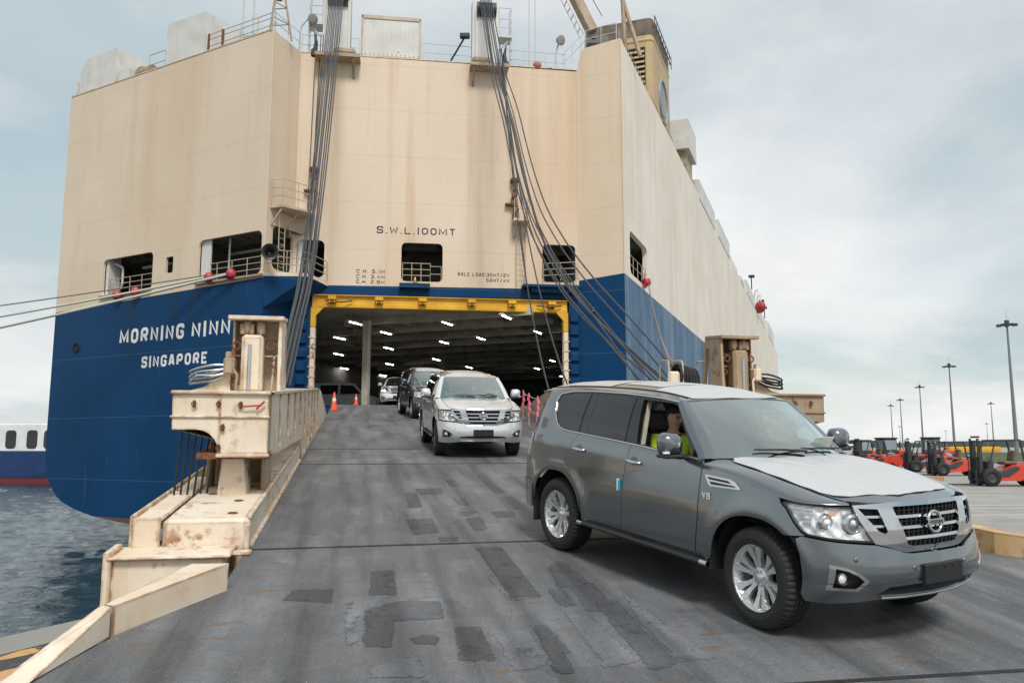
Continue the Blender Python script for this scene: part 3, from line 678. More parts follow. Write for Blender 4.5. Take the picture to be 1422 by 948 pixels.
    xs = np.linspace(-2.36, .30, 14); rf = [(x, ye_(x) * .997) for x in xs]; rf += [(.33, .62), (.375, .4), (.395, .2), (.40, 0)]; rf = [(-2.40, 0), (-2.395, .4)] + rf
    rf = rf + [(x, -y) for x, y in rf[::-1][1:-1]]
    rp = patch('roof', rf, ROOF, pn, t, res=.08, ref=(-1, 0, 1), flange=.02)
    if filmed:
        for (x0, x1, yy) in ((-.26, .36, .585), (-2.2, -1.02, .60)):
            patch('roof_film', [(x0, -yy), (x1 - .06, -yy), (x1, -yy * .55), (x1 + .01, 0), (x1, yy * .55), (x1 - .06, yy), (x0, yy)], ROOF, M['film'], rp, res=.07, off=.004, flange=.003, ref=(-1, 0, 1), wob=lambda u, v: .003 * (1 + np.sin(u * 15) * np.sin(v * 11)))
    sf = patch('sunroof', rrect(-.97, -.46, -.31, .46, .05), ROOF, M['gloss_black'] if not filmed else M['film'], rp, res=.08, off=.006, flange=.004, ref=(-1, 0, 1))
    for s_ in (-1, 1):
        b = MB(); b.tube([tuple(ROOF(np.array(x), np.array(s_ * .60)) + np.array([0, 0, .006])) for x in np.linspace(-1.9, .25, 12)], .006, 6); b.build('roof_moulding', M['paint_dark'], t)
    patch('windscreen', [(-1, 0), (1, 0), (1, 1), (-1, 1)], WS, M['windscreen'], t, res=.09, ref=(0, 0, 1))
    fr = [(-1, 0), (1, 0), (1, 1), (-1, 1)]; patch('windscreen_border', fr, WS, M['gloss_black'], t, holes=[fillet([(-.90, .10), (.90, .10), (.935, .93), (.45, .955), (.30, .82), (-.30, .82), (-.45, .955), (-.935, .93)], .05, True)], res=.07, off=-.004, ref=(0, 0, 1))
    b = MB(); qs = np.linspace(-1, 1, 17); vs = []
    for q in qs:
        p = WS(np.array(q), np.array(0.)); hx = min(1.125 - .10 * abs(q * .75)**1.5 - (.06 * max(0, abs(q) - .75) * 4), p[0] + .02) if False else 1.14 - .21 * abs(q)**2.2; hz = HOOD(np.array(hx), np.array(q * .70))[2] - .012
        vs += [tuple(p), (max(hx, p[0] + .03), q * .72, hz)]
    b.add(vs, [(2 * i, 2 * i + 2, 2 * i + 3, 2 * i + 1) for i in range(16)], 0, True); b.build('cowl_panel', M['black'], t)
    for pa in ([(.05, .05), (-.28, .085), (-.62, .095)], [(.72, .05), (.42, .08), (.12, .088)]):
        b = MB(); P = [Vector(WS(np.array(q), np.array(v))) + Vector((.02, 0, .022)) for q, v in pa]; b.tube(P, [.012, .010, .007], 6); b.tube([P[1] + Vector((0, .22, -.008)), P[1] + Vector((-.01, -.28, .004))], .007, 5); b.build('wiper', M['black'], t)
    # grille: chrome frame with three openings
    o1 = F((.395, 1.076), (.30, .802), (.25, .793), (.0, .792)) + F((-.25, .793), (-.30, .802), (-.395, 1.076)) + F((0, 1.082)); o1 = fillet(o1[:-1], .02, True, 2)
    sm = [F((.665, 1.066), (.52, 1.060), (.475, .90), (.50, .885), (.55, .905)), F((-.55, .905), (-.50, .885), (-.475, .90), (-.52, 1.060), (-.665, 1.066))]
    ou = F((.0, 1.108), (.40, 1.106), (.697, 1.086), (.672, .975), (.588, .818), (.47, .792), (.37, .760), (.30, .752), (0, .752)); ou = ou + F((-.30, .752), (-.37, .760), (-.47, .792), (-.588, .818), (-.672, .975), (-.697, 1.086), (-.40, 1.106))
    gr = patch('grille', ou, S, M['chrome'], t, holes=[o1] + sm, off=.014, flange=.05, res=.035, wob=lambda u, v: -1.7 * np.clip(.93 - v, 0, 1)**2 - 1.2 * np.clip(v - 1.06, 0, 1)**2)
    lay = [(a_of_y(.70, 1.09), 1.09), (a_of_y(.68, 1.0), 1.0), (a_of_y(.58, .83), .83), (a_of_y(.36, .775), .775), (a_of_y(-.36, .775), .775), (a_of_y(-.58, .83), .83), (a_of_y(-.68, 1.0), 1.0), (a_of_y(-.70, 1.09), 1.09)]
    patch('grille_backing', lay, S, M['dark'], gr, off=-.055, res=.08)
    for k, z in enumerate((1.003, .925, .846)):
        yw = .37 - .028 * k; L = F(*[(y, z + .011) for y in np.linspace(yw, -yw, 11)]) + F(*[(y, z - .011) for y in np.linspace(-yw, yw, 11)])
        patch('grille_bar', L, S, M['chrome'], gr, off=-.002, flange=.03, res=.06)
    for s_ in (1, -1):
        for z, y0, y1 in ((1.008, .62, .505), (.94, .585, .49)):
            L = F((s_ * y0, z + .009), (s_ * y1, z + .009), (s_ * y1, z - .009), (s_ * y0, z - .009)); patch('grille_bar', L, S, M['chrome'], gr, off=-.004, flange=.03, res=.06)
    mb = MB()
    for k in range(15):
        y = -.36 + k * .72 / 14
        for z in (1.045, .965, .886, .82):
            if abs(y) > .37 - (1.06 - z) * .36: continue
            p = Vector(S(np.array(a_of_y(y, z)), np.array(z))); mb.box((p.x - .05, p.y - .006, z - .03), (p.x - .014, p.y + .006, z + .03)); mb.box((p.x - .05, p.y - .03, z - .004), (p.x - .02, p.y + .03, z + .004))
    mb.build('grille_mesh', M['black'], gr)
    # emblem: a ring with a lettered bar
    p = Vector(S(np.array(3.18), np.array(.955))) + Vector((.022, 0, .0)); Mx = Matrix.Translation(p) @ Matrix(((0, .0, 1, 0), (1, 0, 0, 0), (0, 1, 0, 0), (0, 0, 0, 1))) @ Matrix.Rotation(R(-8), 4, 'X')
    em = MB(); ring = [(math.cos(w) * .078, math.sin(w) * .078) for w in np.linspace(0, 2 * PI, 36, False)]
    em.tube([Mx @ Vector((*q, 0)) for q in ring], .0135, 8, 0, True); eo = em.build('emblem_ring', M['chrome'], gr)
    em = MB(); em.obox(Mx, (-.098, -.021, -.004), (.098, .021, .018), 0, .004); eb = em.build('emblem_bar', M['chrome'], gr)
    em = MB(); lettering(em, 'NISSAN', -.076, -.0135, .027, Mx @ Matrix.Translation((0, 0, .0186)), asp=.8, th=.2, gap=.3, depth=.001, width=.152); em.build('emblem_lettering', M['black'], gr)
    # front bumper
    fogs = []
    FB = [(.885, .655), (.80, .640), (.725, .600), (.668, .552), (.715, .468), (.885, .462)]
    for s_ in (1, -1): fogs.append(F(*[(s_ * y, z) for y, z in (FB if s_ > 0 else FB[::-1])]))
    low = F((.56, .435), (.50, .50), (.30, .515), (0, .52), (-.30, .515), (-.50, .50), (-.56, .435), (-.3, .428), (0, .425), (.3, .428))
    half = [(2.035, .40), (2.04, .50), (2.028, .70), (1.992, .812), (2.04, .834), (2.08, .834), (2.32, .818)] + F((.588, .806), (.47, .780), (.37, .748), (.30, .741))
    top = half + [(3.18, .741)] + [(6.36 - a, z) for a, z in half[::-1]]
    bot = F((-.93, .345), (-.80, .335), (-.66, .345), (-.5, .375), (0, .385), (.5, .375), (.66, .345), (.80, .335), (.93, .345))
    bm = patch('front_bumper', top + bot, S, pn, t, holes=fogs + [low], res=.045, flange=.03, hole_flange=.05)
    patch('lower_intake', F((.58, .42), (.54, .51), (0, .53), (-.54, .51), (-.58, .42), (0, .415)), S, M['dark'], bm, off=-.048, res=.1)
    b = MB(); b.tube([tuple(S(np.array(a_of_y(y, .40)), np.array(.40)) + np.array([.012, 0, .0])) for y in np.linspace(-.5, .5, 11)], .012, 6); b.build('lower_strip', M['alu'], bm)
    for i, s_ in enumerate((1, -1)):
        ins = [(.858, .632), (.795, .617), (.735, .582), (.70, .550), (.735, .490), (.858, .486)]
        ou_ = F(*[(s_ * y, z) for y, z in (FB if s_ > 0 else FB[::-1])]); in_ = F(*[(s_ * y, z) for y, z in (ins if s_ > 0 else ins[::-1])])
        fb = patch('fog_lamp_bezel', ou_, S, M['chrome'], bm, holes=[in_], off=.008, flange=.02, res=.04)
        patch('fog_recess', ou_, S, M['black'], fb, off=-.045, res=.06)
        a = a_of_y(s_ * .80, .555); q = Vector(S(np.array(a), np.array(.555))) - Vector((.05, 0, 0)); n = Vector((.95, s_ * .25, 0)).normalized(); Mx = Matrix.Translation(q) @ n.to_track_quat('Z', 'Y').to_matrix().to_4x4()
        b = MB(); b.lathe([(.052, -.03), (.052, .025), (.046, .03), (.044, .012)], Mx, 20); b.build('fog_lamp', M['black'], fb)
        b = MB(); b.lathe([(.044, .008), (.03, .02), (.0001, .025)], Mx, 20); b.build('fog_lamp_lens', M['reflector'], fb)
        for (y, z) in ((.745, .70), (.30, .64)):
            q = Vector(S(np.array(a_of_y(s_ * y, z)), np.array(z))); q2 = Vector(S(np.array(a_of_y(s_ * y * .97, z)), np.array(z))); n = Vector((1, s_ * y * .5, 0)).normalized(); Mx = Matrix.Translation(q) @ n.to_track_quat('Z', 'Y').to_matrix().to_4x4()
            b = MB(); b.lathe([(.019, -.004), (.019, .002), (.014, .004), (.0001, .0045)], Mx, 16); b.build('parking_sensor', pn, bm)
    pl = MB(); pl.box((2.492, -.225, .512), (2.522, .225, .662), 0, .006); po = pl.build('blank_number_plate', M['black'], bm)
    for y in (-.1, .0, .1):
        b = MB(); b.cyl((2.520, y, .632), (2.528, y, .632), .011, 10); b.build('plate_bolt', M['black'], po)
    # rear
    tg = [(-3.42, .60), (-2.92, .62), (-2.915, 1.0), (-2.91, 1.28), (-2.64, 1.34), (-3.42, 1.345)]; tg = tg + [(-6.84 - a, z) for a, z in tg[::-1][1:-1]]
    patch('tailgate', tg, S, pn, t, res=.1, flange=.02); rg_ = [(-2.66, 1.37), (-2.66, 1.755), (-3.42, 1.78)]; rg_ = rg_ + [(-6.84 - a, z) for a, z in rg_[:2][::-1]] + [(-3.42, 1.36)]
    patch('rear_screen', rg_, S, M['privacy'], t, res=.1)
    rb = [(-2.035, .73), (-2.06, .42), (-2.6, .38), (-3.42, .38)]; rb = rb + [(-6.84 - a, z) for a, z in rb[::-1][1:]] + [(-4.5, .745), (-3.42, .60), (-2.5, .75), (-2.3, .742)]
    patch('rear_bumper', rb, S, pn, t, res=.09, off=.012, flange=.03)
    b = MB(); b.box((-2.40, -.72, .30), (1.02, .72, .42)); b.box((-2.3, -.55, .42), (2.2, .55, .80)); b.box((.9, -.70, .78), (2.02, .70, 1.02)); b.build('underbody', M['dark'], t)
    # cabin
    b = MB(); vs = [];
    b.box((.62, -.80, .80), (1.06, .80, 1.20), 0, .05); b.box((.60, -.62, 1.17), (.86, -.16, 1.265), 0, .03); b.box((.78, -.82, 1.16), (1.12, .82, 1.245), 0, .02); b.build('dashboard', M['cloth_dark'], t)
    b = MB(); cen = Vector((.44, -.38, 1.12)); ax = Vector((-.92, 0, .38)).normalized(); Q = ax.to_track_quat('Z', 'Y').to_matrix().to_4x4(); Q.translation = cen
    b.tube([Q @ Vector((.19 * math.cos(w), .19 * math.sin(w), 0)) for w in np.linspace(0, 2 * PI, 28, False)], .016, 8, 0, True); b.obox(Q, (-.07, -.06, -.05), (.07, .06, .01), 0, .02); b.obox(Q, (-.185, -.02, -.02), (.185, .02, 0), 0, .008); b.cyl(cen, cen - ax * .30, .035, 8); b.build('steering_wheel', M['black'], t)
    for s_ in (-1, 1):
        b = MB(); b.box((-.35, s_ * .38 - .26, .55), (.20, s_ * .38 + .26, .82), 0, .06)
        Mx = Matrix.Translation((-.28, s_ * .38, .78)) @ Matrix.Rotation(R(-16), 4, 'Y'); b.obox(Mx, (-.08, -.25, 0), (.08, .25, .66), 0, .06); b.obox(Mx, (-.05, -.14, .69), (.06, .14, .90), 0, .05); b.tube([Mx @ Vector((0, -.06, .6)), Mx @ Vector((0, -.06, .75))], .01, 6); b.tube([Mx @ Vector((0, .06, .6)), Mx @ Vector((0, .06, .75))], .01, 6); b.build('front_seat', M['cloth_dark'], t)
    b = MB(); b.box((-1.30, -.68, .55), (-.85, .68, .85), 0, .06); b.obox(Matrix.Translation((-1.25, 0, .8)) @ Matrix.Rotation(R(-18), 4, 'Y'), (-.08, -.68, 0), (.08, .68, .72), 0, .06); b.build('rear_seat', M['cloth_dark'], t)
    patch('headlining', [(x, y * .95) for x, y in rf], ROOF, M['trim_cream'], t, res=.2, off=-.04, ref=(-1, 0, 1))
    b = MB(); b.box((.33, -.13, 1.66), (.36, .13, 1.73), 0, .012); b.cyl((.36, 0, 1.70), (.42, 0, 1.77), .012, 6); b.build('rear_view_mirror', M['black'], t)
    b = MB(); b.obox(Matrix.Translation((.62, .06, 1.55)) @ Matrix.Rotation(R(-52), 4, 'Y'), (-.12, -.045, 0), (.05, .045, .004)); b.build('hanging_tag', M['paper'], t)
    b = MB(); b.obox(Matrix.Translation((.93, .46, 1.36)) @ Matrix.Rotation(R(-57), 4, 'Y') @ Matrix.Rotation(R(0), 4, 'Z'), (-.13, -.13, .0), (.13, .13, .003)); b.build('windscreen_sheet', M['paper'], t)
    tm, rm, dm = wheel_meshes()
    first = None
    for wx in (1.5375, -1.5375):
        for s_ in (-1, 1):
            if first is None:
                w = bpy.data.objects.new('wheel', None); C.objects.link(w); w.parent = t; w.empty_display_size = .1
                tm.build('tyre', M['rubber'], w); rm.build('rim', M['rim'], w); dm.build('brake_disc', M['black'], w); first = w
            else: w = copy_tree(first, t)
            w.location = (wx, s_ * .855, .408); w.rotation_euler = (0, R(random.uniform(0, 60)), 0 if s_ < 0 else PI)
            if wx > 0 and s_: w.rotation_euler[2] += R(-4)
    return t
def place(t, x, y, yaw, z0=-.3544, sl=.10158, az=R(11), flat=None):
    u = Vector((-math.sin(az), math.cos(az), 0)); n = Vector((-sl * u.x, -sl * u.y, 1)).normalized() if flat is None else Vector((0, 0, 1))
    h = Vector((math.cos(yaw), math.sin(yaw), 0)); h = (h - n * n.dot(h)).normalized(); l = n.cross(h); z = z0 + sl * (x * u.x + y * u.y) if flat is None else flat
    t.matrix_basis = Matrix(((h.x, l.x, n.x, x), (h.y, l.y, n.y, y), (h.z, l.z, n.z, z), (0, 0, 0, 1)))
# ============================================================ setting: water, quay, far shore
def mat_water():
    x = NT('harbour_water')
    a = x.noise(.9, 4, .55, (1, 1.9, 1), rot=(0, 0, .5)); b = x.noise(3.2, 5, .6, (1, 1.7, 1), rot=(0, 0, -.3)); c = x.noise(.14, 2)
    x.bump(x.math('ADD', x.math('MULTIPLY', a, .5), x.math('MULTIPLY', b, .42)), 1., .10)
    return x.set(x.mix(c, (.012, .030, .034), (.018, .040, .044)), .05, 0, spec=.5)
def mat_concrete(name, c1, c2, seam=0):
    x = NT(name); n = x.noise(.6, 8, .6); f = x.noise(30, 4)
    c = x.mix(x.ramp(n, [(.35, 0), (.65, 1)]), c1, c2); c = x.mix(x.math('MULTIPLY', x.ramp(x.noise(.18, 5, .6, (1, .25, 1)), [(.5, 0), (.64, 1)]), .45), c, tuple(v * .62 for v in c1))
    c = x.mix(x.math('MULTIPLY', x.ramp(x.noise(3, 7, .65, (.25, 1.6, 1), rot=(0, 0, .4)), [(.60, 0), (.66, 1)]), .35), c, (.13, .12, .11))
    c = x.mix(x.math('MULTIPLY', f, .25), c, (.12, .12, .11)); x.bump(f, .25, .01)
    return x.set(c, .85)
M['water'] = mat_water()
M['concrete'] = mat_concrete('quay_concrete', (.30, .295, .275), (.42, .405, .375))
M['apron'] = mat_concrete('pale_apron', (.30, .288, .272), (.40, .386, .365))
M['line_white'] = steel_paint('worn_white_line', (.72, .71, .68), (.50, .48, .45), .2, (.3, .29, .27), 2, False, False, .8)
M['line_yellow'] = steel_paint('worn_yellow_paint', (.56, .34, .12), (.45, .28, .12), .5, (.10, .10, .095), 3.5, False, False, .85)
M['tar'] = plain('dark_tar_paint', (.055, .055, .056), .8, var=.3, scale=8, bump=.3)
b = MB(); b.quad((-6000, -200, -3.6), (6000, -200, -3.6), (6000, 9000, -3.6), (-6000, 9000, -3.6)); kind(b.build('harbour_bed', M['water']), 'structure')
gx = np.linspace(0, 1, 330); gy = 4 + 200 * np.linspace(0, 1, 460)**1.9; GX, GY = np.meshgrid(gx, gy); GX = -GY * .95 - 22 + GX * (GY * .95 + 44)
hz = np.zeros_like(GX); wr = np.random.default_rng(4)
for k in range(46):
    lam = .38 * (1.046**k) * wr.uniform(.9, 1.1); th = R(62) + wr.normal(0, .62); ph = wr.uniform(0, 6.28); am = .0125 * lam**.9 * wr.uniform(.5, 1.2); kx, ky = math.cos(th) * 2 * PI / lam, math.sin(th) * 2 * PI / lam
    fade = np.clip(1.5 - GY / (70 * lam + 20), 0, 1); hz += am * fade * np.sin(kx * GX + ky * GY + ph + .8 * np.sin(.13 * GX + .09 * GY + k))
hz = .74 * hz * (.75 + .5 * np.sin(.11 * GX + 1) * np.sin(.07 * GY)); ny, nx = GX.shape
me = bpy.data.meshes.new('water'); ii = np.arange((ny - 1) * (nx - 1)); r0, c0 = ii // (nx - 1), ii % (nx - 1); v0 = r0 * nx + c0; me.vertices.add(nx * ny); me.vertices.foreach_set('co', np.stack([GX, GY, hz - 3.25], -1).astype(np.float32).ravel())
fq = np.stack([v0, v0 + 1, v0 + nx + 1, v0 + nx], 1).astype(np.int32); me.loops.add(fq.size); me.loops.foreach_set('vertex_index', fq.ravel()); me.polygons.add(len(fq)); me.polygons.foreach_set('loop_start', (np.arange(len(fq)) * 4).astype(np.int32)); me.update(calc_edges=True); me.polygons.foreach_set('use_smooth', [True] * len(fq)); me.materials.append(M['water']); kind(link('water', me), 'structure')
b = MB(); W_ = [(-6000, -200), (6000, -200), (6000, 4.0), (-6000, 4.0)]; b.quad(*[(x, y, -3.26) for x, y in W_]); b.quad((-6000, 4, -3.26), (-25.8, 4, -3.26), (-215.8, 204, -3.26), (-6000, 204, -3.26)); b.quad((18, 4, -3.26), (6000, 4, -3.26), (6000, 204, -3.26), (22, 204, -3.26)); b.quad((-6000, 204, -3.26), (6000, 204, -3.26), (6000, 9000, -3.26), (-6000, 9000, -3.26)); kind(b.build('open_water', M['water']), 'structure')
QD = Vector((math.cos(R(68)), math.sin(R(68)), 0)); QE = Vector((-4.74, 7.75, 0)); QN = Vector((QD.y, -QD.x, 0))
def Q(a, n, z=0): p = QE + QD * a + QN * n; return (p.x, p.y, z)       # along the quay edge, inland
b = MB(); b.quad(Q(-60, 0), Q(-60, 90), Q(1500, 90), Q(1500, 0)); b.quad(Q(-60, 90), Q(-60, 4000), Q(6000, 4000), Q(6000, 90)); b.quad(Q(-60, 0), Q(1500, 0), Q(1500, 0, -6), Q(-60, 0, -6)); kind(b.build('quay', M['apron']), 'structure')
b = MB(); b.quad(Q(-60, .012, .004), Q(-60, 3.2, .004), Q(300, 3.2, .004), Q(300, .012, .004)); kind(b.build('quay_edge_strip', M['concrete']), 'structure')
b = MB(); b.quad(Q(-8, .62, .008), Q(-8, 1.42, .008), Q(1.35, 1.42, .008), Q(1.35, .62, .008)); kind(b.build('dark_marking_band', M['tar']), 'structure')
rg = random.Random(5)
yl = [(-1.7, .72), (-1.55, 1.12), (-1.0, .88), (-.85, 1.22), (-.35, .75), (-.25, 1.13), (.25, .92), (.4, 1.25), (.75, .75), (.95, 1.1), (-2.4, .8), (-2.3, 1.2)]
for k, (a0, n0) in enumerate(yl):
    L = rg.uniform(.17, .30); Wd = rg.uniform(.07, .11); n = 14; p = []
    for i in range(n):
        w = 2 * PI * i / n; r_ = 1 + .22 * math.sin(3 * w + k) + rg.uniform(-.08, .08); p.append(Q(a0 + L * r_ * math.cos(w), n0 + Wd * r_ * math.sin(w) + .05 * math.sin(w * .5 + k) * math.cos(w), .012))
    b = MB(); b.add(p, [tuple(range(n))[::-1]]); kind(b.build('worn_yellow_mark', M['line_yellow']), 'structure')
# bay lines on the apron to the right
for k in range(14):
    y = 12.6 + k * 2.05 + .6 * math.sin(k * 1.7); b = MB(); d = Vector((1, .10 - .006 * k, 0)).normalized(); n = Vector((-d.y, d.x, 0)); p0 = Vector((9 + .22 * k, y, .005)); p1 = p0 + d * (14 + 4 * (k % 3))
    if k % 4 == 3: continue
    b.quad(p0 - n * .08, p1 - n * .08, p1 + n * .08, p0 + n * .08); kind(b.build('painted_line', M['line_white']), 'structure')
# far shore beyond the terminal
M['far_grass'] = plain('far_grass', (.07, .085, .035), .9, scale=.1, var=.3); M['far_hill'] = plain('far_woodland', (.055, .075, .070), .95, scale=.01, var=.3)
b = MB(); pts = []
for k in range(61):
    x = 60 + k * 55; pts += [(x, 2300 - .12 * x, -1), (x, 2300 - .12 * x, 15 + 6 * math.sin(k * .9) + 4 * math.sin(k * 2.3) + 2 * math.sin(k * 5.1)), (x, 2700, 10)]
fs = []
for k in range(60): fs += [(3 * k, 3 * k + 3, 3 * k + 4, 3 * k + 1), (3 * k + 1, 3 * k + 4, 3 * k + 5, 3 * k + 2)]
b.add(pts, fs); kind(b.build('wooded_shore', M['far_hill']), 'structure')
b = MB(); b.add([(42, 84, .02), (42, 90, 1.1), (95, 100, 1.2), (150, 108, .02), (46, 110, .02), (100, 122, .9), (160, 130, .02)], [(0, 3, 2, 1), (1, 2, 5, 4), (2, 3, 6, 5)]); kind(b.build('grass_bank', M['far_grass']), 'structure')

# ============================================================ the car carrier
def hull_mat(name, c1, c2, stain, streak, seam=True, mott=.5, rough=.5, blue=False):
    x = NT(name); sp = x.n('ShaderNodeSeparateXYZ'); x.put(sp.inputs[0], x.tc); z = sp.outputs[2]
    c = x.mix(x.ramp(x.noise(.25, 6, .55), [(.36, 0), (.66, 1)]), c1, c2)
    st = x.noise(1.1, 6, .6, (1, 1, .045)); c = x.mix(x.math('MULTIPLY', x.ramp(st, [(.48, 0), (.74, 1)]), streak), c, stain)
    bg_ = x.noise(.12, 3, .5, (1, 1, .35), loc=(4, 1, 0)); c = x.mix(x.math('MULTIPLY', x.ramp(bg_, [(.48, 0), (.66, 1)]), mott * .55), c, stain)
    fine = x.noise(6, 6, .65, (1, 1, .25), loc=(2, 7, 1)); c = x.mix(x.math('MULTIPLY', x.ramp(fine, [(.62, 0), (.74, 1)]), .30), c, tuple(.6 * v for v in stain))
    rs = x.noise(2.1, 7, .6, (1, 1, .10), loc=(9, 2, 3)); c = x.mix(x.math('MULTIPLY', x.ramp(rs, [(.66, 0), (.80, 1)]), .5), c, (.20, .10, .045))
    h = x.math('MULTIPLY', x.noise(.55, 2, .4, (1, 1, 1)), .6)
    if seam:
        wv = x.math('MULTIPLY', z, 1 / 2.62); fr = x.math('FRACT', x.math('ADD', wv, .31)); ln = x.math('LESS_THAN', fr, .012); c = x.mix(x.math('MULTIPLY', ln, .30), c, tuple(.55 * v for v in c1)); h = x.math('ADD', h, x.math('MULTIPLY', ln, .12))
    if blue:
        fr = x.math('FRACT', x.math('ADD', x.math('MULTIPLY', z, 1 / 3.43), .0204)); ln = x.math('LESS_THAN', fr, .010); c = x.mix(x.math('MULTIPLY', ln, .35), c, (.10, .17, .27))
        zm = x.n('ShaderNodeMapRange'); x.put(zm.inputs[0], z); zm.inputs[1].default_value = 5.2; zm.inputs[2].default_value = 10.2
        run = x.noise(1.6, 6, .6, (1, 1, .05), loc=(3, 3, 3)); c = x.mix(x.math('MULTIPLY', x.math('MULTIPLY', x.ramp(run, [(.52, 0), (.66, 1)]), zm.outputs[0]), .6), c, (.022, .030, .028))
        sc = x.noise(.9, 9, .7, (1, 1, .5), loc=(8, 1, 5)); c = x.mix(x.math('MULTIPLY', x.ramp(sc, [(.60, 0), (.72, 1)]), .30), c, (.030, .075, .16))
    x.bump(h, .35, .05)
    return x.set(c, rough, 0, spec=.14)
M['cream'] = hull_mat('cream_hull_paint', (.66, .545, .415), (.70, .59, .465), (.60, .43, .28), .5)
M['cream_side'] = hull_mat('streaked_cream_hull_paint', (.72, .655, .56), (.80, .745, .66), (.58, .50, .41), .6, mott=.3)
M['blue'] = hull_mat('blue_hull_paint', (.0014, .040, .118), (.0024, .048, .142), (.006, .034, .080), .35, mott=.3, rough=.5, blue=True, seam=False)
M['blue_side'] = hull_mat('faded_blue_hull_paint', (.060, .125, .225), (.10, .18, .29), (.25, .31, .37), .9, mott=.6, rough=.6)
M['boot'] = hull_mat('brown_underwater_paint', (.15, .075, .05), (.12, .07, .05), (.10, .08, .06), .6, seam=False)
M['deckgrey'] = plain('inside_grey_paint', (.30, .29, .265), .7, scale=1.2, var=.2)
M['deckdark'] = plain('inside_dark_grey_paint', (.17, .165, .15), .75, scale=1., var=.3)  # darker grey, for the mooring rooms, cargo walls and crane base
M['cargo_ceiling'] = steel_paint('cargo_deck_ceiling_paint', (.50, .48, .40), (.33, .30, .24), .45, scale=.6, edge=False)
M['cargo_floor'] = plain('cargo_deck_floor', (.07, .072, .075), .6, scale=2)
M['tube'] = emis('fluorescent_tube', (1, .97, .90), 34)
M['letter_white'] = plain('white_hull_lettering', (.74, .74, .72), .5, scale=2)
M['letter_black'] = plain('black_hull_lettering', (.02, .02, .022), .6, scale=2)
M['orange'] = plain('orange_plastic', (.85, .10, .03), .5)
M['red'] = plain('red_fairlead_paint', (.42, .035, .05), .45, scale=4, var=.3)
ship = thing('car_carrier_ship', 'large cream and blue car carrier ship berthed stern on with its cargo door open', 'ship', (10, 60, -3.2))
c8 = R(8)
MT = frame((-12.4, 39.5, 0), (15, -8.3, 0), (8.3, 15, 0)); MC = frame((-3.84, 43, 0), (math.cos(c8), math.sin(c8), 0), (-math.sin(c8), math.cos(c8), 0))
CL = MC @ Vector((-7.84, 0, 0)); CR = MC @ Vector((7.64, 0, 0))
d1 = Vector((CL.x + 12.4, CL.y - 39.5, 0)); MF1 = frame((-12.4, 39.5, 0), d1, (-d1.y, d1.x, 0)); LF1 = d1.length
SP = Vector((6.15, 43.2, 0)); d2 = SP - Vector((CR.x, CR.y, 0)); MF2 = frame((CR.x, CR.y, 0), d2, (-d2.y, d2.x, 0)); LF2 = d2.length
SD = Vector((math.cos(R(69)), math.sin(R(69)), 0)); MS = frame((6.15, 43.2, 0), SD, (-SD.y, SD.x, 0))
MI = frame((-3.84, 43, 0), (SD.y, -SD.x, 0), SD)                     # inside of the ship: x athwart, y forward
def facet(name, M4, poly, mat, holes=(), fl=.14, parent=None):
    def mf(u, v):
        u = np.asarray(u); v = np.asarray(v); X = np.array(M4)
        return np.stack([X[i, 0] * u + X[i, 2] * v + X[i, 3] for i in range(3)], -1)
    c = M4 @ Vector((sum(p[0] for p in poly) / len(poly), 20, 5)); return patch(name, poly, mf, mat, parent or ship, holes=holes, res=50, grid=False, smooth=False, flange=.02, hole_flange=fl, ref=tuple(c))
TW = [rrect(-12.85, 10.33, -8.5, 12.45, .3), rrect(-7.42, 11.1, -6.83, 12.0, .08), rrect(-4.85, 10.33, -.22, 12.6, .35)]
facet('transom_plating', MT, [(-17.15, 9.72), (0, 10.15), (0, 23.25), (-17.15, 23.4)], M['cream'], TW)
crv = [(-17.15, 1.7), (-17.08, .9), (-16.88, .2), (-16.5, -.42), (-15.95, -.95), (-15.3, -1.34), (-14.4, -1.63), (-13.3, -1.88), (-12.3, -2.05)]
facet('lower_transom_plating', MT, [(-17.15, 9.72), (0, 10.15), (0, -2.05)] + crv[::-1], M['blue'])
facet('boot_top', MT, [(-12.3, -2.05), (0, -2.05), (0, -2.52), (-5, -2.5), (-7.1, -2.44), (-10, -2.28)], M['boot'])
FW = [rrect(.62, 10.75, LF1 - .12, 12.95, .3)]
facet('recess_side_plating', MF1, [(0, 10.15), (LF1, 10.25), (LF1, 23.25), (0, 23.25)], M['cream'], FW); facet('lower_recess_side', MF1, [(0, -2.5), (LF1, -2.5), (LF1, 10.25), (0, 10.15)], M['blue'])
CWn = [rrect(-7.7, 10.66, -6.25, 12.7, .3), rrect(-2.17, 10.6, .06, 12.73, .25), rrect(5.58, 10.78, 7.45, 12.9, .25)]
M['cream_stern'] = hull_mat('stained_cream_stern_paint', (.69, .56, .435), (.72, .60, .475), (.56, .385, .245), .8, mott=.9); facet('stern_door_wall', MC, [(-7.84, 10.25), (7.64, 10.4), (7.64, 23.15), (-7.84, 23.25)], M['cream_stern'], CWn)
facet('door_lintel', MC, [(-7.84, 9.74), (7.64, 9.84), (7.64, 10.4), (-7.84, 10.25)], M['blue'])
facet('door_jamb', MC, [(-7.84, -2.5), (-6.86, -2.5), (-6.86, 9.74), (-7.84, 9.74)], M['blue']); facet('door_jamb', MC, [(7.06, -2.5), (7.64, -2.5), (7.64, 9.84), (7.06, 9.84)], M['blue'])
facet('door_threshold', MC, [(-6.86, -2.5), (7.06, -2.5), (7.06, 3.82), (-6.86, 3.82)], M['blue'])
facet('quarter_plating', MF2, [(0, 10.9), (LF2, 11.15), (LF2, 24.75), (.45, 24.5), (.25, 24.3), (0, 23.2)], M['cream']); facet('lower_quarter_plating', MF2, [(0, -2.5), (LF2, -2.5), (LF2, 11.15), (0, 10.9)], M['blue'])
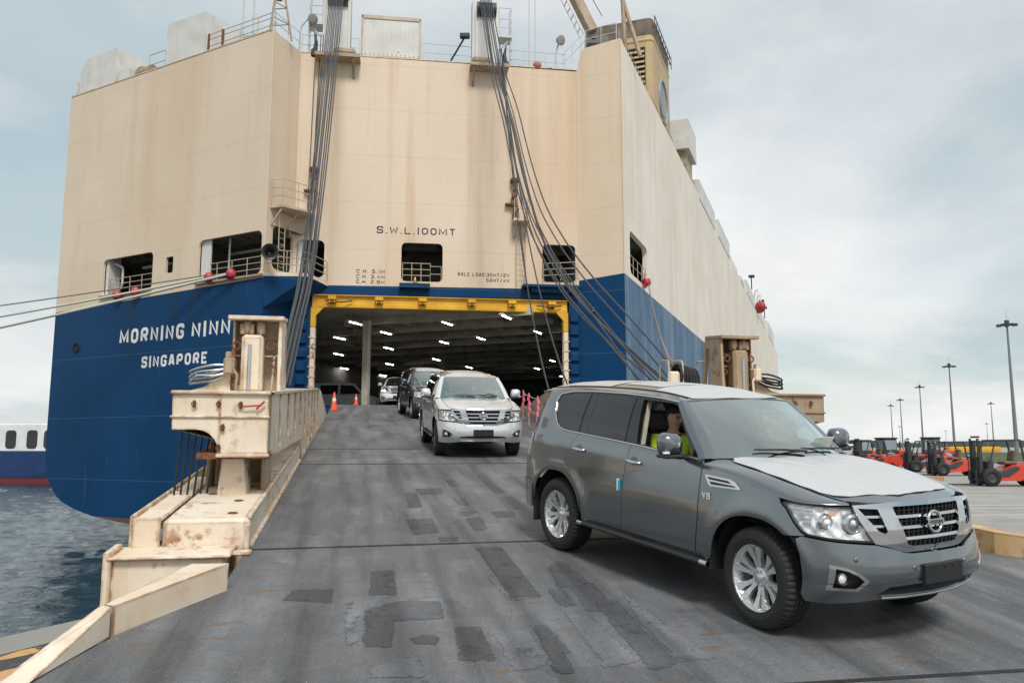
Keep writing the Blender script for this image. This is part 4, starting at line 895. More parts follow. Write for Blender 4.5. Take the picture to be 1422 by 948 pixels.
SW = [rrect(1.45, 11.45, 6.3, 13.95, .4)]
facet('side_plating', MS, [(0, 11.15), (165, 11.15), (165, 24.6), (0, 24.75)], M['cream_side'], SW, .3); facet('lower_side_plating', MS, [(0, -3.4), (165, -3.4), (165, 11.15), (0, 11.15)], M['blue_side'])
# hidden port side, deck, overhanging bottom
pl = MT @ Vector((-17.15, 0, 0)); far = SD * 165
b = MB(); cv = [MT @ Vector((u, 0, z)) for u, z in [(-17.15, 23.4), (-17.15, 9.7)] + crv + [(-10, -2.28), (-7.1, -2.44), (-5, -2.5), (0, -2.52)]]; n = len(cv)
b.add(cv + [p + far for p in cv], [(i, i + 1, i + 1 + n, i + n) for i in range(n - 1)]); b.build('port_side_plating', M['blue'], ship)
b = MB(); dk = [MT @ Vector((-17.15, 0, 23.2)), MT @ Vector((0, 0, 23.2)), Vector((CL.x, CL.y, 23.2)), Vector((CR.x, CR.y, 23.2)), MS @ Vector((.02, .1, 23.2)), MS @ Vector((165, .1, 23.2)), pl + far + Vector((0, 0, 23.2))]; b.add(dk, [tuple(range(7))]); b.build('weather_deck', M['deckgrey'], ship)
b = MB(); b.add([Vector((p.x, p.y, -2.55)) for p in (MT @ Vector((-4, 0, 0)), MT @ Vector((0, 0, 0)), CL, CR, SP, SP + far, pl + far)], [tuple(range(7))]); b.build('bottom_plating', M['boot'], ship)
# edge beads and corner stiffeners of the facets
for M4, x, z0, z1 in ((MT, 0, 10.2, 23.2), (MF2, LF2, 11.1, 24.7), (MF2, 0, 11, 23.1)):
    b = MB(); b.obox(M4, (x - .035, -.035, z0), (x + .035, .035, z1), 0, .02); b.build('corner_bar', M['cream'], ship)
for M4, x0, x1, z in ((MT, -17.1, -.05, 23.32), (MC, -7.8, 7.6, 23.28)):
    b = MB(); b.obox(M4, (x0, -.03, z - .06), (x1, .10, z), 0); b.build('deck_edge_bar', M['steel'], ship)
# rooms behind the mooring openings
def room(M4, x0, x1, z0, z1, dep, rwall=True):
    b = MB(); A = lambda x, y, z: M4 @ Vector((x, y, z))
    b.add([A(x0, .16, z0), A(x1, .16, z0), A(x1, dep, z0), A(x0, dep, z0)], [(0, 1, 2, 3)]); b.add([A(x0, dep, z0), A(x1, dep, z0), A(x1, dep, z1), A(x0, dep, z1)], [(0, 1, 2, 3)]); b.add([A(x0, .16, z0), A(x0, dep, z0), A(x0, dep, z1), A(x0, .16, z1)], [(0, 1, 2, 3)]); 
    if rwall: b.add([A(x1, .16, z0), A(x1, .16, z1), A(x1, dep, z1), A(x1, dep, z0)], [(0, 1, 2, 3)])
    b.add([A(x0, .16, z1), A(x0, dep, z1), A(x1, dep, z1), A(x1, .16, z1)], [(0, 1, 2, 3)])
    for k in range(int((x1 - x0) / .9)): b.obox(M4, (x0 + .4 + k * .9, .2, z1 - .22), (x0 + .47 + k * .9, dep, z1 - .003))
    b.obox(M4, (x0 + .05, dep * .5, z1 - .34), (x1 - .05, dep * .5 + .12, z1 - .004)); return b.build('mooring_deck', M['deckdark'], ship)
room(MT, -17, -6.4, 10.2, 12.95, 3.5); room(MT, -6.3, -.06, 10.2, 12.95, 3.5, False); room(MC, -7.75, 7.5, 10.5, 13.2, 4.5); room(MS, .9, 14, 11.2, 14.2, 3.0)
def pipe(M4, pts, r, mat, name='pipe'):
    b = MB(); b.tube([M4 @ Vector(p) for p in fillet(pts, .2, n=3)] if len(pts) > 2 else [M4 @ Vector(p) for p in pts], r, 8); return b.build(name, mat, ship)
pipe(MT, [(-12.5, .5, 12.3), (-11.75, .5, 12.0), (-11.75, .5, 10.9), (-12.3, .5, 10.4)], .07, M['rail_white']); pipe(MT, [(-11.2, 1.4, 12.1), (-8.6, 1.4, 12.1)], .10, M['deckgrey']); pipe(MT, [(-4.5, 1.8, 12.2), (-.5, 1.8, 12.2)], .09, M['deckgrey']); pipe(MT, [(-3.4, .8, 10.2), (-3.4, .8, 12.9)], .06, M['rail_white'])
b = MB(); b.obox(MT, (-4.8, .17, 10.2), (-4.1, .25, 12.9)); b.build('bulkhead_plate', M['white'], ship); b = MB(); b.obox(MT, (-12.8, .17, 10.2), (-12.55, .9, 12.9)); b.build('bulkhead_plate', M['white'], ship)
pipe(MC, [(-7.55, .25, 10.5), (-7.55, .25, 13.1)], .17, M['white'], 'corner_column')
# railings
def railing(name, pts, h=1.05, bars=(.5, 1.), post=1.4, r=.022, mat=None, par=None):
    P = [Vector(p) for p in pts]; b = MB()
    for hb in bars: b.tube([p + Vector((0, 0, h * hb)) for p in P], r, 5)
    for i in range(len(P) - 1):
        n = max(1, int(round((P[i + 1] - P[i]).length / post)))
        for k in range(n + (i == len(P) - 2)): q = P[i].lerp(P[i + 1], k / n); b.tube([q, q + Vector((0, 0, h))], r, 5)
    return b.build(name, mat or M['rail'], par or ship)
T_ = lambda x, y, z: tuple(MT @ Vector((x, y, z))); C_ = lambda x, y, z: tuple(MC @ Vector((x, y, z))); S_ = lambda x, y, z: tuple(MS @ Vector((x, y, z))); F2_ = lambda x, y, z: tuple(MF2 @ Vector((x, y, z))); F1_ = lambda x, y, z: tuple(MF1 @ Vector((x, y, z)))
railing('railing', [T_(-12.7, .2, 10.35), T_(-8.6, .2, 10.35)], .95, (.34, .67, 1), 1.0); railing('railing', [T_(-4.7, .2, 10.35), T_(-.3, .2, 10.35)], .95, (.34, .67, 1), 1.0)
railing('railing', [C_(-2.1, .1, 10.62), C_(-.6, .1, 10.62)], 1.0, (.33, .66, 1), .5); railing('railing', [C_(-.6, .1, 10.62), C_(.0, .1, 10.62)], .85, (.5, 1), .6); railing('railing', [C_(5.6, -.25, 10.75), C_(7.5, -.25, 10.9)], 1.0, (.33, .66, 1), .9); railing('railing', [S_(1.5, .1, 11.5), S_(6.2, .1, 11.5)], 1.1, (.5, 1), 1.2)
railing('deck_railing', [T_(-10.4, .4, 23.3), T_(-9.0, .4, 23.3)], 1.25, (.5, 1), 1.4, mat=M['rail']); railing('deck_railing', [T_(-5.3, .3, 23.3), T_(-.2, .3, 23.3)], 1.15, (.4, .75, 1), 1.2, mat=M['rail']); railing('deck_railing', [T_(-18., .8, 23.3), T_(-17.0, .3, 23.3)], 1.1, (.5, 1), 1, mat=M['rail_white'])
railing('deck_railing', [F1_(.1, .1, 23.25), C_(-7.8, .2, 23.25), C_(-4.7, .2, 23.25)], 1.1, (.5, 1), 1.3, mat=M['rail_white'], r=.018); railing('deck_railing', [C_(-1.2, .2, 23.25), C_(2.0, .2, 23.2)], 1.1, (.5, 1), 1.4, mat=M['rail_white'], r=.018); railing('deck_railing', [C_(3.5, .2, 23.2), C_(7.0, .2, 23.15)], 1.1, (.5, 1), 1.4, mat=M['rail_white'], r=.018)
railing('deck_railing', [C_(6.9, .25, 23.2), F2_(.2, .25, 24.3), F2_(.5, .25, 24.6), F2_(2.3, .25, 24.75)], 1.1, (.5, 1), .9, mat=M['rail_white'], r=.02)
for s0, s1 in ((1.0, 8.5), (10, 19), (24, 30), (58, 70)): railing('deck_railing', [S_(s0, .3, 24.6), S_(s1, .3, 24.6)], 1.1, (.5, 1), 1.6, mat=M['rail'], r=.025)
# lettering
b = MB(); LT = MT @ Matrix(((1, 0, 0, 0), (0, 0, -1, -.002), (0, 1, 0, 0), (0, 0, 0, 1))); LC = MC @ Matrix(((1, 0, 0, 0), (0, 0, -1, -.002), (0, 1, 0, 0), (0, 0, 0, 1)))
lettering(b, 'MORNING', -10.95, 7.42, .82, LT, asp=.60, th=.215, width=5.3, depth=.008); b.build('name_lettering', M['letter_white'], ship); b = MB(); lettering(b, 'NINN', -5.05, 7.42, .82, LT, asp=.60, th=.215, width=2.85, depth=.008); b.build('name_lettering', M['letter_white'], ship)
b = MB(); lettering(b, 'SINGAPORE', -8.95, 6.0, .63, LT, asp=.64, th=.215, width=5.2, depth=.008); b.build('port_lettering', M['letter_white'], ship)
b = MB(); lettering(b, 'S.W.L.100MT', -3.52, 13.2, .39, LC, asp=.86, th=.17, width=4.27, rad=.3); b.build('load_lettering', M['letter_black'], ship)
b = MB()
for k, s in enumerate(('C.H. 5.1M', 'C.H. 3.4M', 'C.H. 2.9M')): lettering(b, s, -4.54, 10.98 - k * .285, .20, LC, asp=.78, th=.17, width=1.5)
b.build('clear_height_lettering', M['letter_black'], ship)
b = MB(); lettering(b, 'AXLE LOAD:35MT/2W', .89, 10.98, .20, LC, asp=.75, th=.17, width=2.85); lettering(b, '50MT/4W', 2.45, 10.68, .20, LC, asp=.75, th=.17, width=1.29); b.build('axle_load_lettering', M['letter_black'], ship)
# corner balconies over the recess
b = MB(); g0 = [MT @ Vector((0, -.02, 10.15)), Vector((CL.x, CL.y, 10.25)) , MC @ Vector((-5.9, 0, 10.25))]; ov = MC @ Vector((-6.9, -1.25, 10.62)); vs = [MT @ Vector((0, -.02, 10.45)), ov, MC @ Vector((-6.0, -.02, 10.42)), Vector((CL.x, CL.y, 10.5)), MT @ Vector((.0, -.02, 10.2)), ov - Vector((0, 0, .18)), MC @ Vector((-6.0, -.02, 10.2)), Vector((CL.x, CL.y, 10.2))]
b.add(vs, [(3, 0, 1, 2)[::-1], (0, 4, 5, 1), (1, 5, 6, 2), (4, 7, 6, 5)]); b.build('balcony', M['steel'], ship)
b = MB(); low_ = [MT @ Vector((0, -.03, 10.2)), ov - Vector((0, 0, .18)), MC @ Vector((-6.0, -.03, 10.2)), MF1 @ Vector((.02, -.03, 8.6)), MC @ Vector((-6.6, -.03, 9.75))]; b.add(low_, [(0, 3, 1), (3, 4, 1), (1, 4, 2)]); b.build('balcony_gusset', M['blue'], ship)
railing('balcony_railing', [MT @ Vector((.05, -.06, 10.5)), ov + Vector((0, 0, .02)), MC @ Vector((-6.05, -.06, 10.45))], 1.05, (.34, .67, 1), 1.0)
b = MB(); b.obox(MC, (4.4, -.7, 10.36), (7.6, 0, 10.5)); b.obox(MC, (4.9, -.45, 10.1), (7.6, 0, 10.36)); b.build('balcony', M['blue'], ship); b = MB(); b.obox(MC, (-2.25, -.45, 10.18), (-.62, -.004, 10.42)); b.build('step_platform', M['blue'], ship)
# horn speaker, ladder and platform at the left corner, folded stowage hooks
b = MB(); c = MT @ Vector((.55, -.2, 11.25)); Qm = Matrix.Translation(c) @ Vector((.35, -.93, -.05)).to_track_quat('Z', 'Y').to_matrix().to_4x4(); b.lathe([(.12, -.5), (.16, -.1), (.30, .25), (.42, .40), (.40, .41), (.20, .1), (.02, .0)], Qm, 24); b.build('deck_horn', M['black'], ship)
def ladder(name, p0, p1, wid, mat, step=.3, side=None):
    p0, p1 = Vector(p0), Vector(p1); w = Vector(side).normalized() * wid / 2; b = MB(); b.tube([p0 - w, p1 - w], .025, 5); b.tube([p0 + w, p1 + w], .025, 5); L = (p1 - p0).length
    for k in range(1, int(L / step)): q = p0.lerp(p1, k * step / L); b.tube([q - w, q + w], .015, 4)
    return b.build(name, mat, ship)
ladder('ladder', MF1 @ Vector((.9, -.35, 10.5)), MF1 @ Vector((.9, -.35, 14.1)), .5, M['rail'], side=MF1.to_3x3() @ Vector((1, 0, 0))); ladder('ladder', C_(4.35, -.15, 10.4), C_(4.35, -.15, 13.9), .5, M['rail'], side=MC.to_3x3() @ Vector((1, 0, 0)))
b = MB(); pv = [MF1 @ Vector((.3, 0, 13.9)), MF1 @ Vector((.3, -.75, 13.9)), MC @ Vector((-6.8, -.75, 14.05)), MC @ Vector((-6.8, 0, 14.05)), Vector((CL.x, CL.y, 13.95))]; b.add(pv + [p - Vector((0, 0, .12)) for p in pv], [(0, 1, 2, 3, 4)[::-1], (5, 6, 7, 8, 9), (0, 5, 6, 1)[::-1], (1, 6, 7, 2)[::-1], (2, 7, 8, 3)[::-1]]); 
b.tube([MF1 @ Vector((.4, -.7, 13.8)), MF1 @ Vector((.4, 0, 12.9))], .05, 5); b.tube([MC @ Vector((-7.0, -.7, 13.9)), MC @ Vector((-7.3, 0, 13.0))], .05, 5); b.tube([MF1 @ Vector((1.7, -.7, 13.8)), MF1 @ Vector((1.7, 0, 12.9))], .05, 5); b.build('inspection_platform', M['rail'], ship)
railing('platform_railing', [MF1 @ Vector((.3, -.05, 13.95)), MF1 @ Vector((.3, -.72, 13.95)), MC @ Vector((-6.85, -.72, 14.05))], 1.3, (.33, .66, 1), .9)
b = MB(); b.obox(MC, (3.85, -.9, 13.95), (4.75, -.05, 14.1)); b.tube([C_(4.0, -.8, 13.95), C_(4.0, 0, 13.2)], .05, 5); b.tube([C_(4.6, -.8, 13.95), C_(4.6, 0, 13.2)], .05, 5); b.build('inspection_platform', M['rail'], ship); railing('platform_railing', [C_(3.9, -.85, 14.1), C_(4.72, -.85, 14.1), C_(4.72, -.1, 14.1)], 1.1, (.5, 1), .8)
def latch(x, z0, z1):
    b = MB(); n = int((z1 - z0) / .42)
    for k in range(n):
        z = z0 + (k + .5) * (z1 - z0) / n; q = [(x + .08 * math.sin(k * 2.1) + .13 * math.cos(w) * (1 if k % 2 else .55), -.25 + .08 * math.sin(w) - .04 * (k % 2), z + .24 * math.sin(w)) for w in np.linspace(0, 2 * PI, 12, False)]; b.tube([MC @ Vector(p) for p in q], .055, 6, 0, True)
    b.obox(MC, (x - .22, -.45, z1), (x + .22, .0, z1 + .22), 0, .05); b.obox(MC, (x - .5, -.3, z0 + .9), (x + .1, 0, z0 + 1.0)); b.build('stowage_chain', M['rust'], ship)
latch(-6.9, 14.4, 16.4); latch(3.98, 14.1, 16.3)
# cargo door frame
b = MB(); b.obox(MC, (-6.80, -.10, 9.05), (6.95, .35, 9.28), 0, .03); b.obox(MC, (-6.80, .0, 9.28), (6.95, .2, 9.74)); b.obox(MC, (-6.80, -.16, 9.69), (6.95, .12, 9.735))
for sx in (-1, 1):
    x = -6.72 if sx < 0 else 6.86; b.add([MC @ Vector(p) for p in ((x, -.11, 9.06), (x - sx * .55, -.11, 9.06), (x, -.11, 8.45))], [(0, 1, 2) if sx < 0 else (0, 2, 1)])
    b.obox(MC, (x - .14, -.10, 8.0), (x + .14, .3, 9.06), 0, .03)
b.build('door_header', M['yellow'], ship)
for x in (-6.72, 6.86):
    b = MB(); b.obox(MC, (x - .14, -.10, 3.85), (x + .14, .3, 7.99), 0, .03)
    for k in range(7): b.obox(MC, (x - .2, -.13, 4.3 + k * .52), (x + .2, -.08, 4.36 + k * .52))
    b.build('door_post', M['steel'], ship)
for x in (-5.75, -3.3, -1.0, 1.65, 3.85, 6.05):
    b = MB(); b.obox(MC, (x - .22, -.42, 9.42), (x + .22, -.0, 9.62), 0, .03); b.obox(MC, (x - .16, -.36, 9.28), (x - .10, 0, 9.42)); b.obox(MC, (x + .10, -.36, 9.28), (x + .16, 0, 9.42)); b.cyl(C_(x - .2, -.3, 9.35), C_(x + .2, -.3, 9.35), .04, 8); b.build('door_cleat', M['yellow'], ship)
for x in (-5.3, 6.0): b = MB(); b.tube([C_(x - .8, -.2, 9.40), C_(x, -.4, 9.30), C_(x + .6, -.2, 9.42)], .035, 6); b.build('locking_rod', M['black'], ship)
for sx, x in ((-1, -7.3), (1, 7.35)):
    for k in range(7): b = MB(); b.obox(MC, (x - .26, -.16, 4.2 + k * .72), (x + .26, -.004, 4.75 + k * .72), 0, .06); b.build('fender_pad', M['blue'], ship)
# cargo deck inside
I_ = lambda x, y, z: tuple(MI @ Vector((x, y, z)))
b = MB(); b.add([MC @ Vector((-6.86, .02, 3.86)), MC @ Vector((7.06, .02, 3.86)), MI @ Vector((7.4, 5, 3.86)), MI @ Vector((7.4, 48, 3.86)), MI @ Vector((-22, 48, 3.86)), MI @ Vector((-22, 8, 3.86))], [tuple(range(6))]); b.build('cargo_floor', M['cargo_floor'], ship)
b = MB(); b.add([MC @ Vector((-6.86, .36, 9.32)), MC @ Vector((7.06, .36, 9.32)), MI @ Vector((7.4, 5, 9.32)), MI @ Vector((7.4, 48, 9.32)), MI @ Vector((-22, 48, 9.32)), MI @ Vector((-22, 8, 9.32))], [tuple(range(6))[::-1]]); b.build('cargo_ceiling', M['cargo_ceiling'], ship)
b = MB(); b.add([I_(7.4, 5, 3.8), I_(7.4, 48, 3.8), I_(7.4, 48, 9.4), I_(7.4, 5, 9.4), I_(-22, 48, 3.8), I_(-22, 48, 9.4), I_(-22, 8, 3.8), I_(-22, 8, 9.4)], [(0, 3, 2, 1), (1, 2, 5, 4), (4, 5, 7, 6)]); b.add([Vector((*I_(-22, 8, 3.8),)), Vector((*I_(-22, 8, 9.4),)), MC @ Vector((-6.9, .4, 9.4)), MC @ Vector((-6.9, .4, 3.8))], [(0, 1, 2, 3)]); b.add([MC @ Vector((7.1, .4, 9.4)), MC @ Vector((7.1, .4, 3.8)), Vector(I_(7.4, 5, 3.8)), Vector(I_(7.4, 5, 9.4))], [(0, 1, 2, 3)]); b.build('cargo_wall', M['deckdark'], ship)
for k in range(12):
    y = 2.2 + k * 3.6; x0 = -20 if k > 2 else -7.5 - 4 * k; b = MB(); x1 = 7.3 if k > 1 else 4.5; b.obox(MI, (x0, y, 8.92), (x1, y + .05, 9.31)); b.obox(MI, (x0, y - .1, 8.88), (x1, y + .15, 8.92)); b.build('ceiling_girder', M['cargo_ceiling'], ship)
for k in range(16): x = -15 + k * 1.5; b = MB(); b.obox(MI, (x, 3.5 + max(0, (-7 - x)), 9.14), (x + .03, 46, 9.31)); b.obox(MI, (x - .05, 3.5 + max(0, (-7 - x)), 9.12), (x + .08, 46, 9.14)); b.build('ceiling_stiffener', M['cargo_ceiling'], ship)
for (x, y) in ((-5.0, .7), (6.2, 19), (-9.6, 20), (-.3, 31), (5.6, 37), (-13.6, 34)):
    b = MB(); b.obox(MI, (x - .19, y - .15, 3.87), (x + .19, y + .15, 8.88), 0, .02); b.obox(MI, (x - .22, y - .18, 3.87), (x + .22, y + .18, 4.1)); b.build('cargo_pillar', M['cargo_ceiling'], ship)
LG = [(-9.05, 46.1), (-7.9, 50.2), (-11.35, 52.6), (-8.95, 58.1), (-13.4, 61.9), (-10.6, 69.5), (-15.3, 73.3), (-12.95, 80.6), (-3.75, 46.2), (-4.65, 54.8), (-6.2, 65.7), (-3.85, 72.2), (-2.05, 52.8), (-.3, 43.9), (1.6, 49.8), (3.35, 66.7), (2.3, 73.5), (5.1, 81.9)]
for (x, y) in LG:
    Lm = frame((x, y, 8.8), (SD.x, SD.y, 0), (-SD.y, SD.x, 0)); b = MB(); b.obox(Lm, (-.85, -.13, .03), (.85, .13, .12), 0, .02); lt = b.build('cargo_light', M['white_plastic'], ship)
    b = MB(); b.obox(Lm, (-.62, -.032, .0), (.62, .032, .029), 0, .02); b.build('light_tube', M['tube'], lt)
# ---- on the weather deck
def deckbox(name, M4, poly, x0, x1, lbl=None, mat=None):      # side outline in (y inward, z) swept along x
    b = MB(); n = len(poly); vs = [M4 @ Vector((x, y, z)) for x in (x0, x1) for y, z in poly]; fs = [tuple(range(n)), tuple(range(n, 2 * n))[::-1]] + [(i, i + n, (i + 1) % n + n, (i + 1) % n) for i in range(n)]; b.add(vs, fs); return b.build(name, mat or M['white'], ship)
def deckfront(name, M4, poly, y0, y1, mat=None):               # front outline in (x, z) swept inward
    Mx = M4 @ Matrix(((1, 0, 0, 0), (0, 0, 1, 0), (0, 1, 0, 0), (0, 0, 0, 1))); b = MB(); b.prism(poly, y0, y1, Mx); return b.build(name, mat or M['white'], ship)
deckfront('stair_house', MT, [(-17.7, 23.3), (-17.65, 24.55), (-16.6, 25.9), (-13.75, 25.9), (-13.65, 23.3)], .5, 4.0); deckfront('deck_locker', MT, [(-13.5, 23.3), (-13.5, 24.45), (-12.5, 24.35), (-12.5, 23.3)], .6, 2.2)
b = MB(); b.cyl(T_(-11.7, .8, 23.75), T_(-10.5, .8, 23.75), .42, 14); b.cyl(T_(-11.55, .8, 23.75), T_(-11.35, .8, 23.75), .5, 14); b.build('mooring_drum', M['steel_grubby'], ship)
deckfront('vent_house', MT, [(-8.95, 23.3), (-8.95, 26.1), (-5.75, 26.05), (-5.6, 23.3)], .4, 4.6)
for x in (-5.2, -4.1): b = MB(); b.tube([T_(x, .25, 23.3), T_(x, .25, 24.45)], .07, 6); b.build('rusty_stanchion', M['rust'], ship)
b = MB(); b.obox(MT, (-3.6, .8, 23.3), (-2.2, 1.8, 24.1), 0, .15); b.build('covered_winch', plain('green_cover', (.03, .10, .07), .7), ship)
def whip(M4, x, y, z0, z1, r=.035): b = MB(); b.tube([M4 @ Vector((x, y, z0)), M4 @ Vector((x + .05, y, z1))], [r, r * .5], 6); b.build('antenna', M['rail_white'], ship)
whip(MT, -3.2, .8, 23.3, 31, .05); whip(MT, -2.3, .7, 23.3, 31, .06); whip(MC, 5.1, 1.5, 23.2, 34, .035); whip(MC, 5.45, 1.5, 23.2, 34, .035)
# lattice mast at the corner
b = MB(); c0 = MT @ Vector((-.45, .7, 23.2))
for k in range(3):
    w = 2 * PI * k / 3 + .4; b.tube([c0 + Vector((.75 * math.cos(w), .75 * math.sin(w), 0)), c0 + Vector((.16 * math.cos(w), .16 * math.sin(w), 3.4))], .05, 6)
for z, r_ in ((.9, .6), (1.8, .45), (2.7, .3)): b.tube([c0 + Vector((r_ * math.cos(w), r_ * math.sin(w), z)) for w in (.4, .4 + 2 * PI / 3, .4 + 4 * PI / 3)], .03, 5, 0, True)
b.cyl(c0 + Vector((0, 0, 2.2)), c0 + Vector((0, 0, 3.2)), .22, 10); b.obox(Matrix.Translation(c0), (-.35, -.1, 3.2), (.35, .1, 3.45)); b.cyl(c0 + Vector((-.3, 0, 3.4)), c0 + Vector((-.3, 0, 4.0)), .12, 8); b.cyl(c0 + Vector((.3, 0, 3.4)), c0 + Vector((.3, 0, 4.2)), .12, 8); b.cyl(c0 + Vector((0, 0, 3.4)), c0 + Vector((0, 0, 6.5)), .05, 6); b.build('signal_mast', M['steel_grubby'], ship)
# sheave towers of the ramp hoist
def sheave_tower(x, lean):
    b = MB(); b.obox(MC, (x - .62, -.1, 23.1), (x + .62, .75, 26.4), 0, .05); b.obox(MC, (x - .75, .0, 23.1), (x - .62, .9, 27.1)); b.obox(MC, (x + .62, .0, 23.1), (x + .75, .9, 27.1)); tw = b.build('sheave_tower', M['white'], ship)
    b = MB()
    for k in range(9): b.cyl(C_(x - .5 + k * .125, -.05, 26.45), C_(x - .41 + k * .125, -.05, 26.45), .45, 18)
    b.build('sheave', M['wire'], tw)
    b = MB(); b.obox(MC, (x - 1.05 if lean < 0 else x - .9, -.85, 22.75), (x + 1.35 if lean < 0 else x + 1.25, .1, 22.95)); b.obox(MC, (x - .1 if lean < 0 else x - .8, -.75, 22.95), (x + 1.1 if lean < 0 else x + .35, .1, 23.35), 0, .12); b.tube([C_(x - .7, -.75, 22.75), C_(x - .7, 0, 21.9)], .08, 6); b.tube([C_(x + 1., -.75, 22.75), C_(x + 1., 0, 21.9)], .08, 6); b.build('sheave_bracket', M['steel_grubby'], ship)
    sx = -1 if lean < 0 else 1; b = MB(); b.obox(MC, (x + sx * .75, .1, 25.0), (x + sx * 1.55, 1.0, 25.08)); b.build('service_platform', M['rail_white'], ship); railing('platform_railing', [C_(x + sx * .8, .12, 25.08), C_(x + sx * 1.5, .12, 25.08), C_(x + sx * 1.5, .95, 25.08)], 1.7, (.3, .6, 1), .7, mat=M['rail_white']); b = MB(); b.tube([C_(x + sx * 1.5, .3, 23.2), C_(x + sx * 1.5, .3, 25.0)], .07, 6); b.tube([C_(x + sx * .9, .3, 24.4), C_(x + sx * 1.5, .3, 25.0)], .05, 5); b.build('platform_post', M['rail_white'], ship)
    b = MB(); b.obox(MC, (x + sx * 1.0, -.1, 23.0), (x + sx * 1.35, .3, 23.5), 0, .08); b.tube([C_(x + sx * 1.15, .1, 23.4), C_(x + sx * 1.1, .1, 23.9), C_(x + sx * 1.2, .1, 24.5)], [.14, .1, .03], 8); b.build('rope_guide', M['black'], ship)
sheave_tower(-5.95, -1); sheave_tower(2.35, 1)
deckfront('stern_container', MC, [(-4.6, 23.42), (-4.6, 25.85), (-1.32, 25.75), (-1.32, 23.4)], .35, 2.8)
for k in range(13): x = -4.4 + k * .245; b = MB(); b.obox(MC, (x, .31, 23.6), (x + .07, .348, 25.6)); b.build('container_rib', M['white'], ship)
b = MB(); b.obox(MC, (-4.62, .30, 23.36), (-1.30, .36, 23.5)); b.obox(MC, (-4.63, .30, 25.68), (-1.29, .36, 25.88)); b.obox(MC, (-4.64, .30, 23.4), (-4.52, .36, 25.85)); b.obox(MC, (-1.40, .30, 23.4), (-1.28, .36, 25.8)); b.build('container_frame', M['rail'], ship)
def floodlight(M4, x, z0, pts, head, r=.3):
    b = MB(); b.tube([M4 @ Vector(p) for p in pts], .05, 6); o = b.build('floodlight_post', M['rail_white'], ship); b = MB(); h = M4 @ Vector(head); Qm = Matrix.Translation(h) @ (M4.to_3x3() @ Vector((.5, -.8, -.35))).to_track_quat('Z', 'Y').to_matrix().to_4x4(); b.lathe([(.001, -.2), (r * .6, -.16), (r, .1), (r * .92, .12), (.001, .08)], Qm, 16); b.build('floodlight_head', M['deckgrey'], o)
floodlight(MC, -7.9, 23.3, fillet([(-7.95, .2, 23.2), (-7.95, .2, 24.8), (-7.5, .1, 25.3)], .4), (-7.3, .0, 25.2)); floodlight(MC, 6.5, 23.2, [(6.45, .2, 23.1), (6.45, .2, 24.2), (6.6, .1, 24.8)], (6.68, .0, 25.0))
b = MB(); b.tube([C_(.3, .2, 23.2), C_(1.1, -.1, 24.6)], .06, 6); b.obox(Matrix.Translation(C_(1.16, -.15, 24.75)), (-.28, -.15, -.12), (.28, .15, .16), 0, .04); b.build('angled_floodlight', M['black'], ship)
b = MB(); b.sphere(C_(5.35, .1, 23.4), .26, 10, 6); b.build('life_ring_light', plain('faded_red_cover', (.40, .16, .11), .7), ship)
# crane over the quarter
b = MB(); cb = MF2 @ Vector((.9, 2.2, 0)); b.cyl((cb.x, cb.y, 23.3), (cb.x, cb.y, 25.6), .4, 16); b.obox(Matrix.Translation((cb.x, cb.y, 25.5)), (-.9, -.5, 0), (.5, .5, .45), 0, .08); b.cyl((cb.x - .5, cb.y - .5, 26.1), (cb.x - .5, cb.y + .5, 26.1), .32, 14); b.cyl((cb.x + .2, cb.y - .4, 26.0), (cb.x + .2, cb.y + .4, 26.0), .22, 14); base = b.build('crane_base', M['deckdark'], ship)
b = MB(); p0 = Vector((cb.x - .5, cb.y - .4, 26.3)); p1 = p0 + Vector((-4.2, -.8, 8.5)); d = (p1 - p0).normalized(); sd_ = d.cross(Vector((0, 1, 0))).normalized(); Qm = Matrix.Translation(p0) @ d.to_track_quat('Z', 'Y').to_matrix().to_4x4(); b.obox(Qm, (-.32, -.28, 0), (.32, .28, 9.5), 0, .04); bo = b.build('crane_boom', M['steel_grubby'], ship)
b = MB()
for k in range(20): b.obox(Qm, (-.3, -.75, .4 + k * .45), (.3, -.70, .44 + k * .45))
b.obox(Qm, (-.33, -.75, 0), (-.28, -.7, 9.4)); b.obox(Qm, (.28, -.75, 0), (.33, -.7, 9.4)); b.build('boom_ladder', M['rail_white'], bo)
b = MB(); af = Vector((cb.x + 1.5, cb.y, 25.0)); b.tube([af, af + Vector((-.1, 0, 3.6))], .13, 8); b.tube([af + Vector((.9, 0, 0)), af + Vector((-.1, 0, 3.6))], .13, 8); b.build('crane_frame', M['steel_grubby'], ship); b = MB(); b.tube([af + Vector((-.1, 0, 3.5)), af + Vector((-3.2, 0, 8.5))], .10, 6); b.build('crane_stay', M['steel_grubby'], ship); b = MB(); b.tube([p0 + Vector((.6, 0, 1)), p1 + Vector((.6, 0, 0))], .025, 4); b.build('crane_rope', M['wire'], ship)
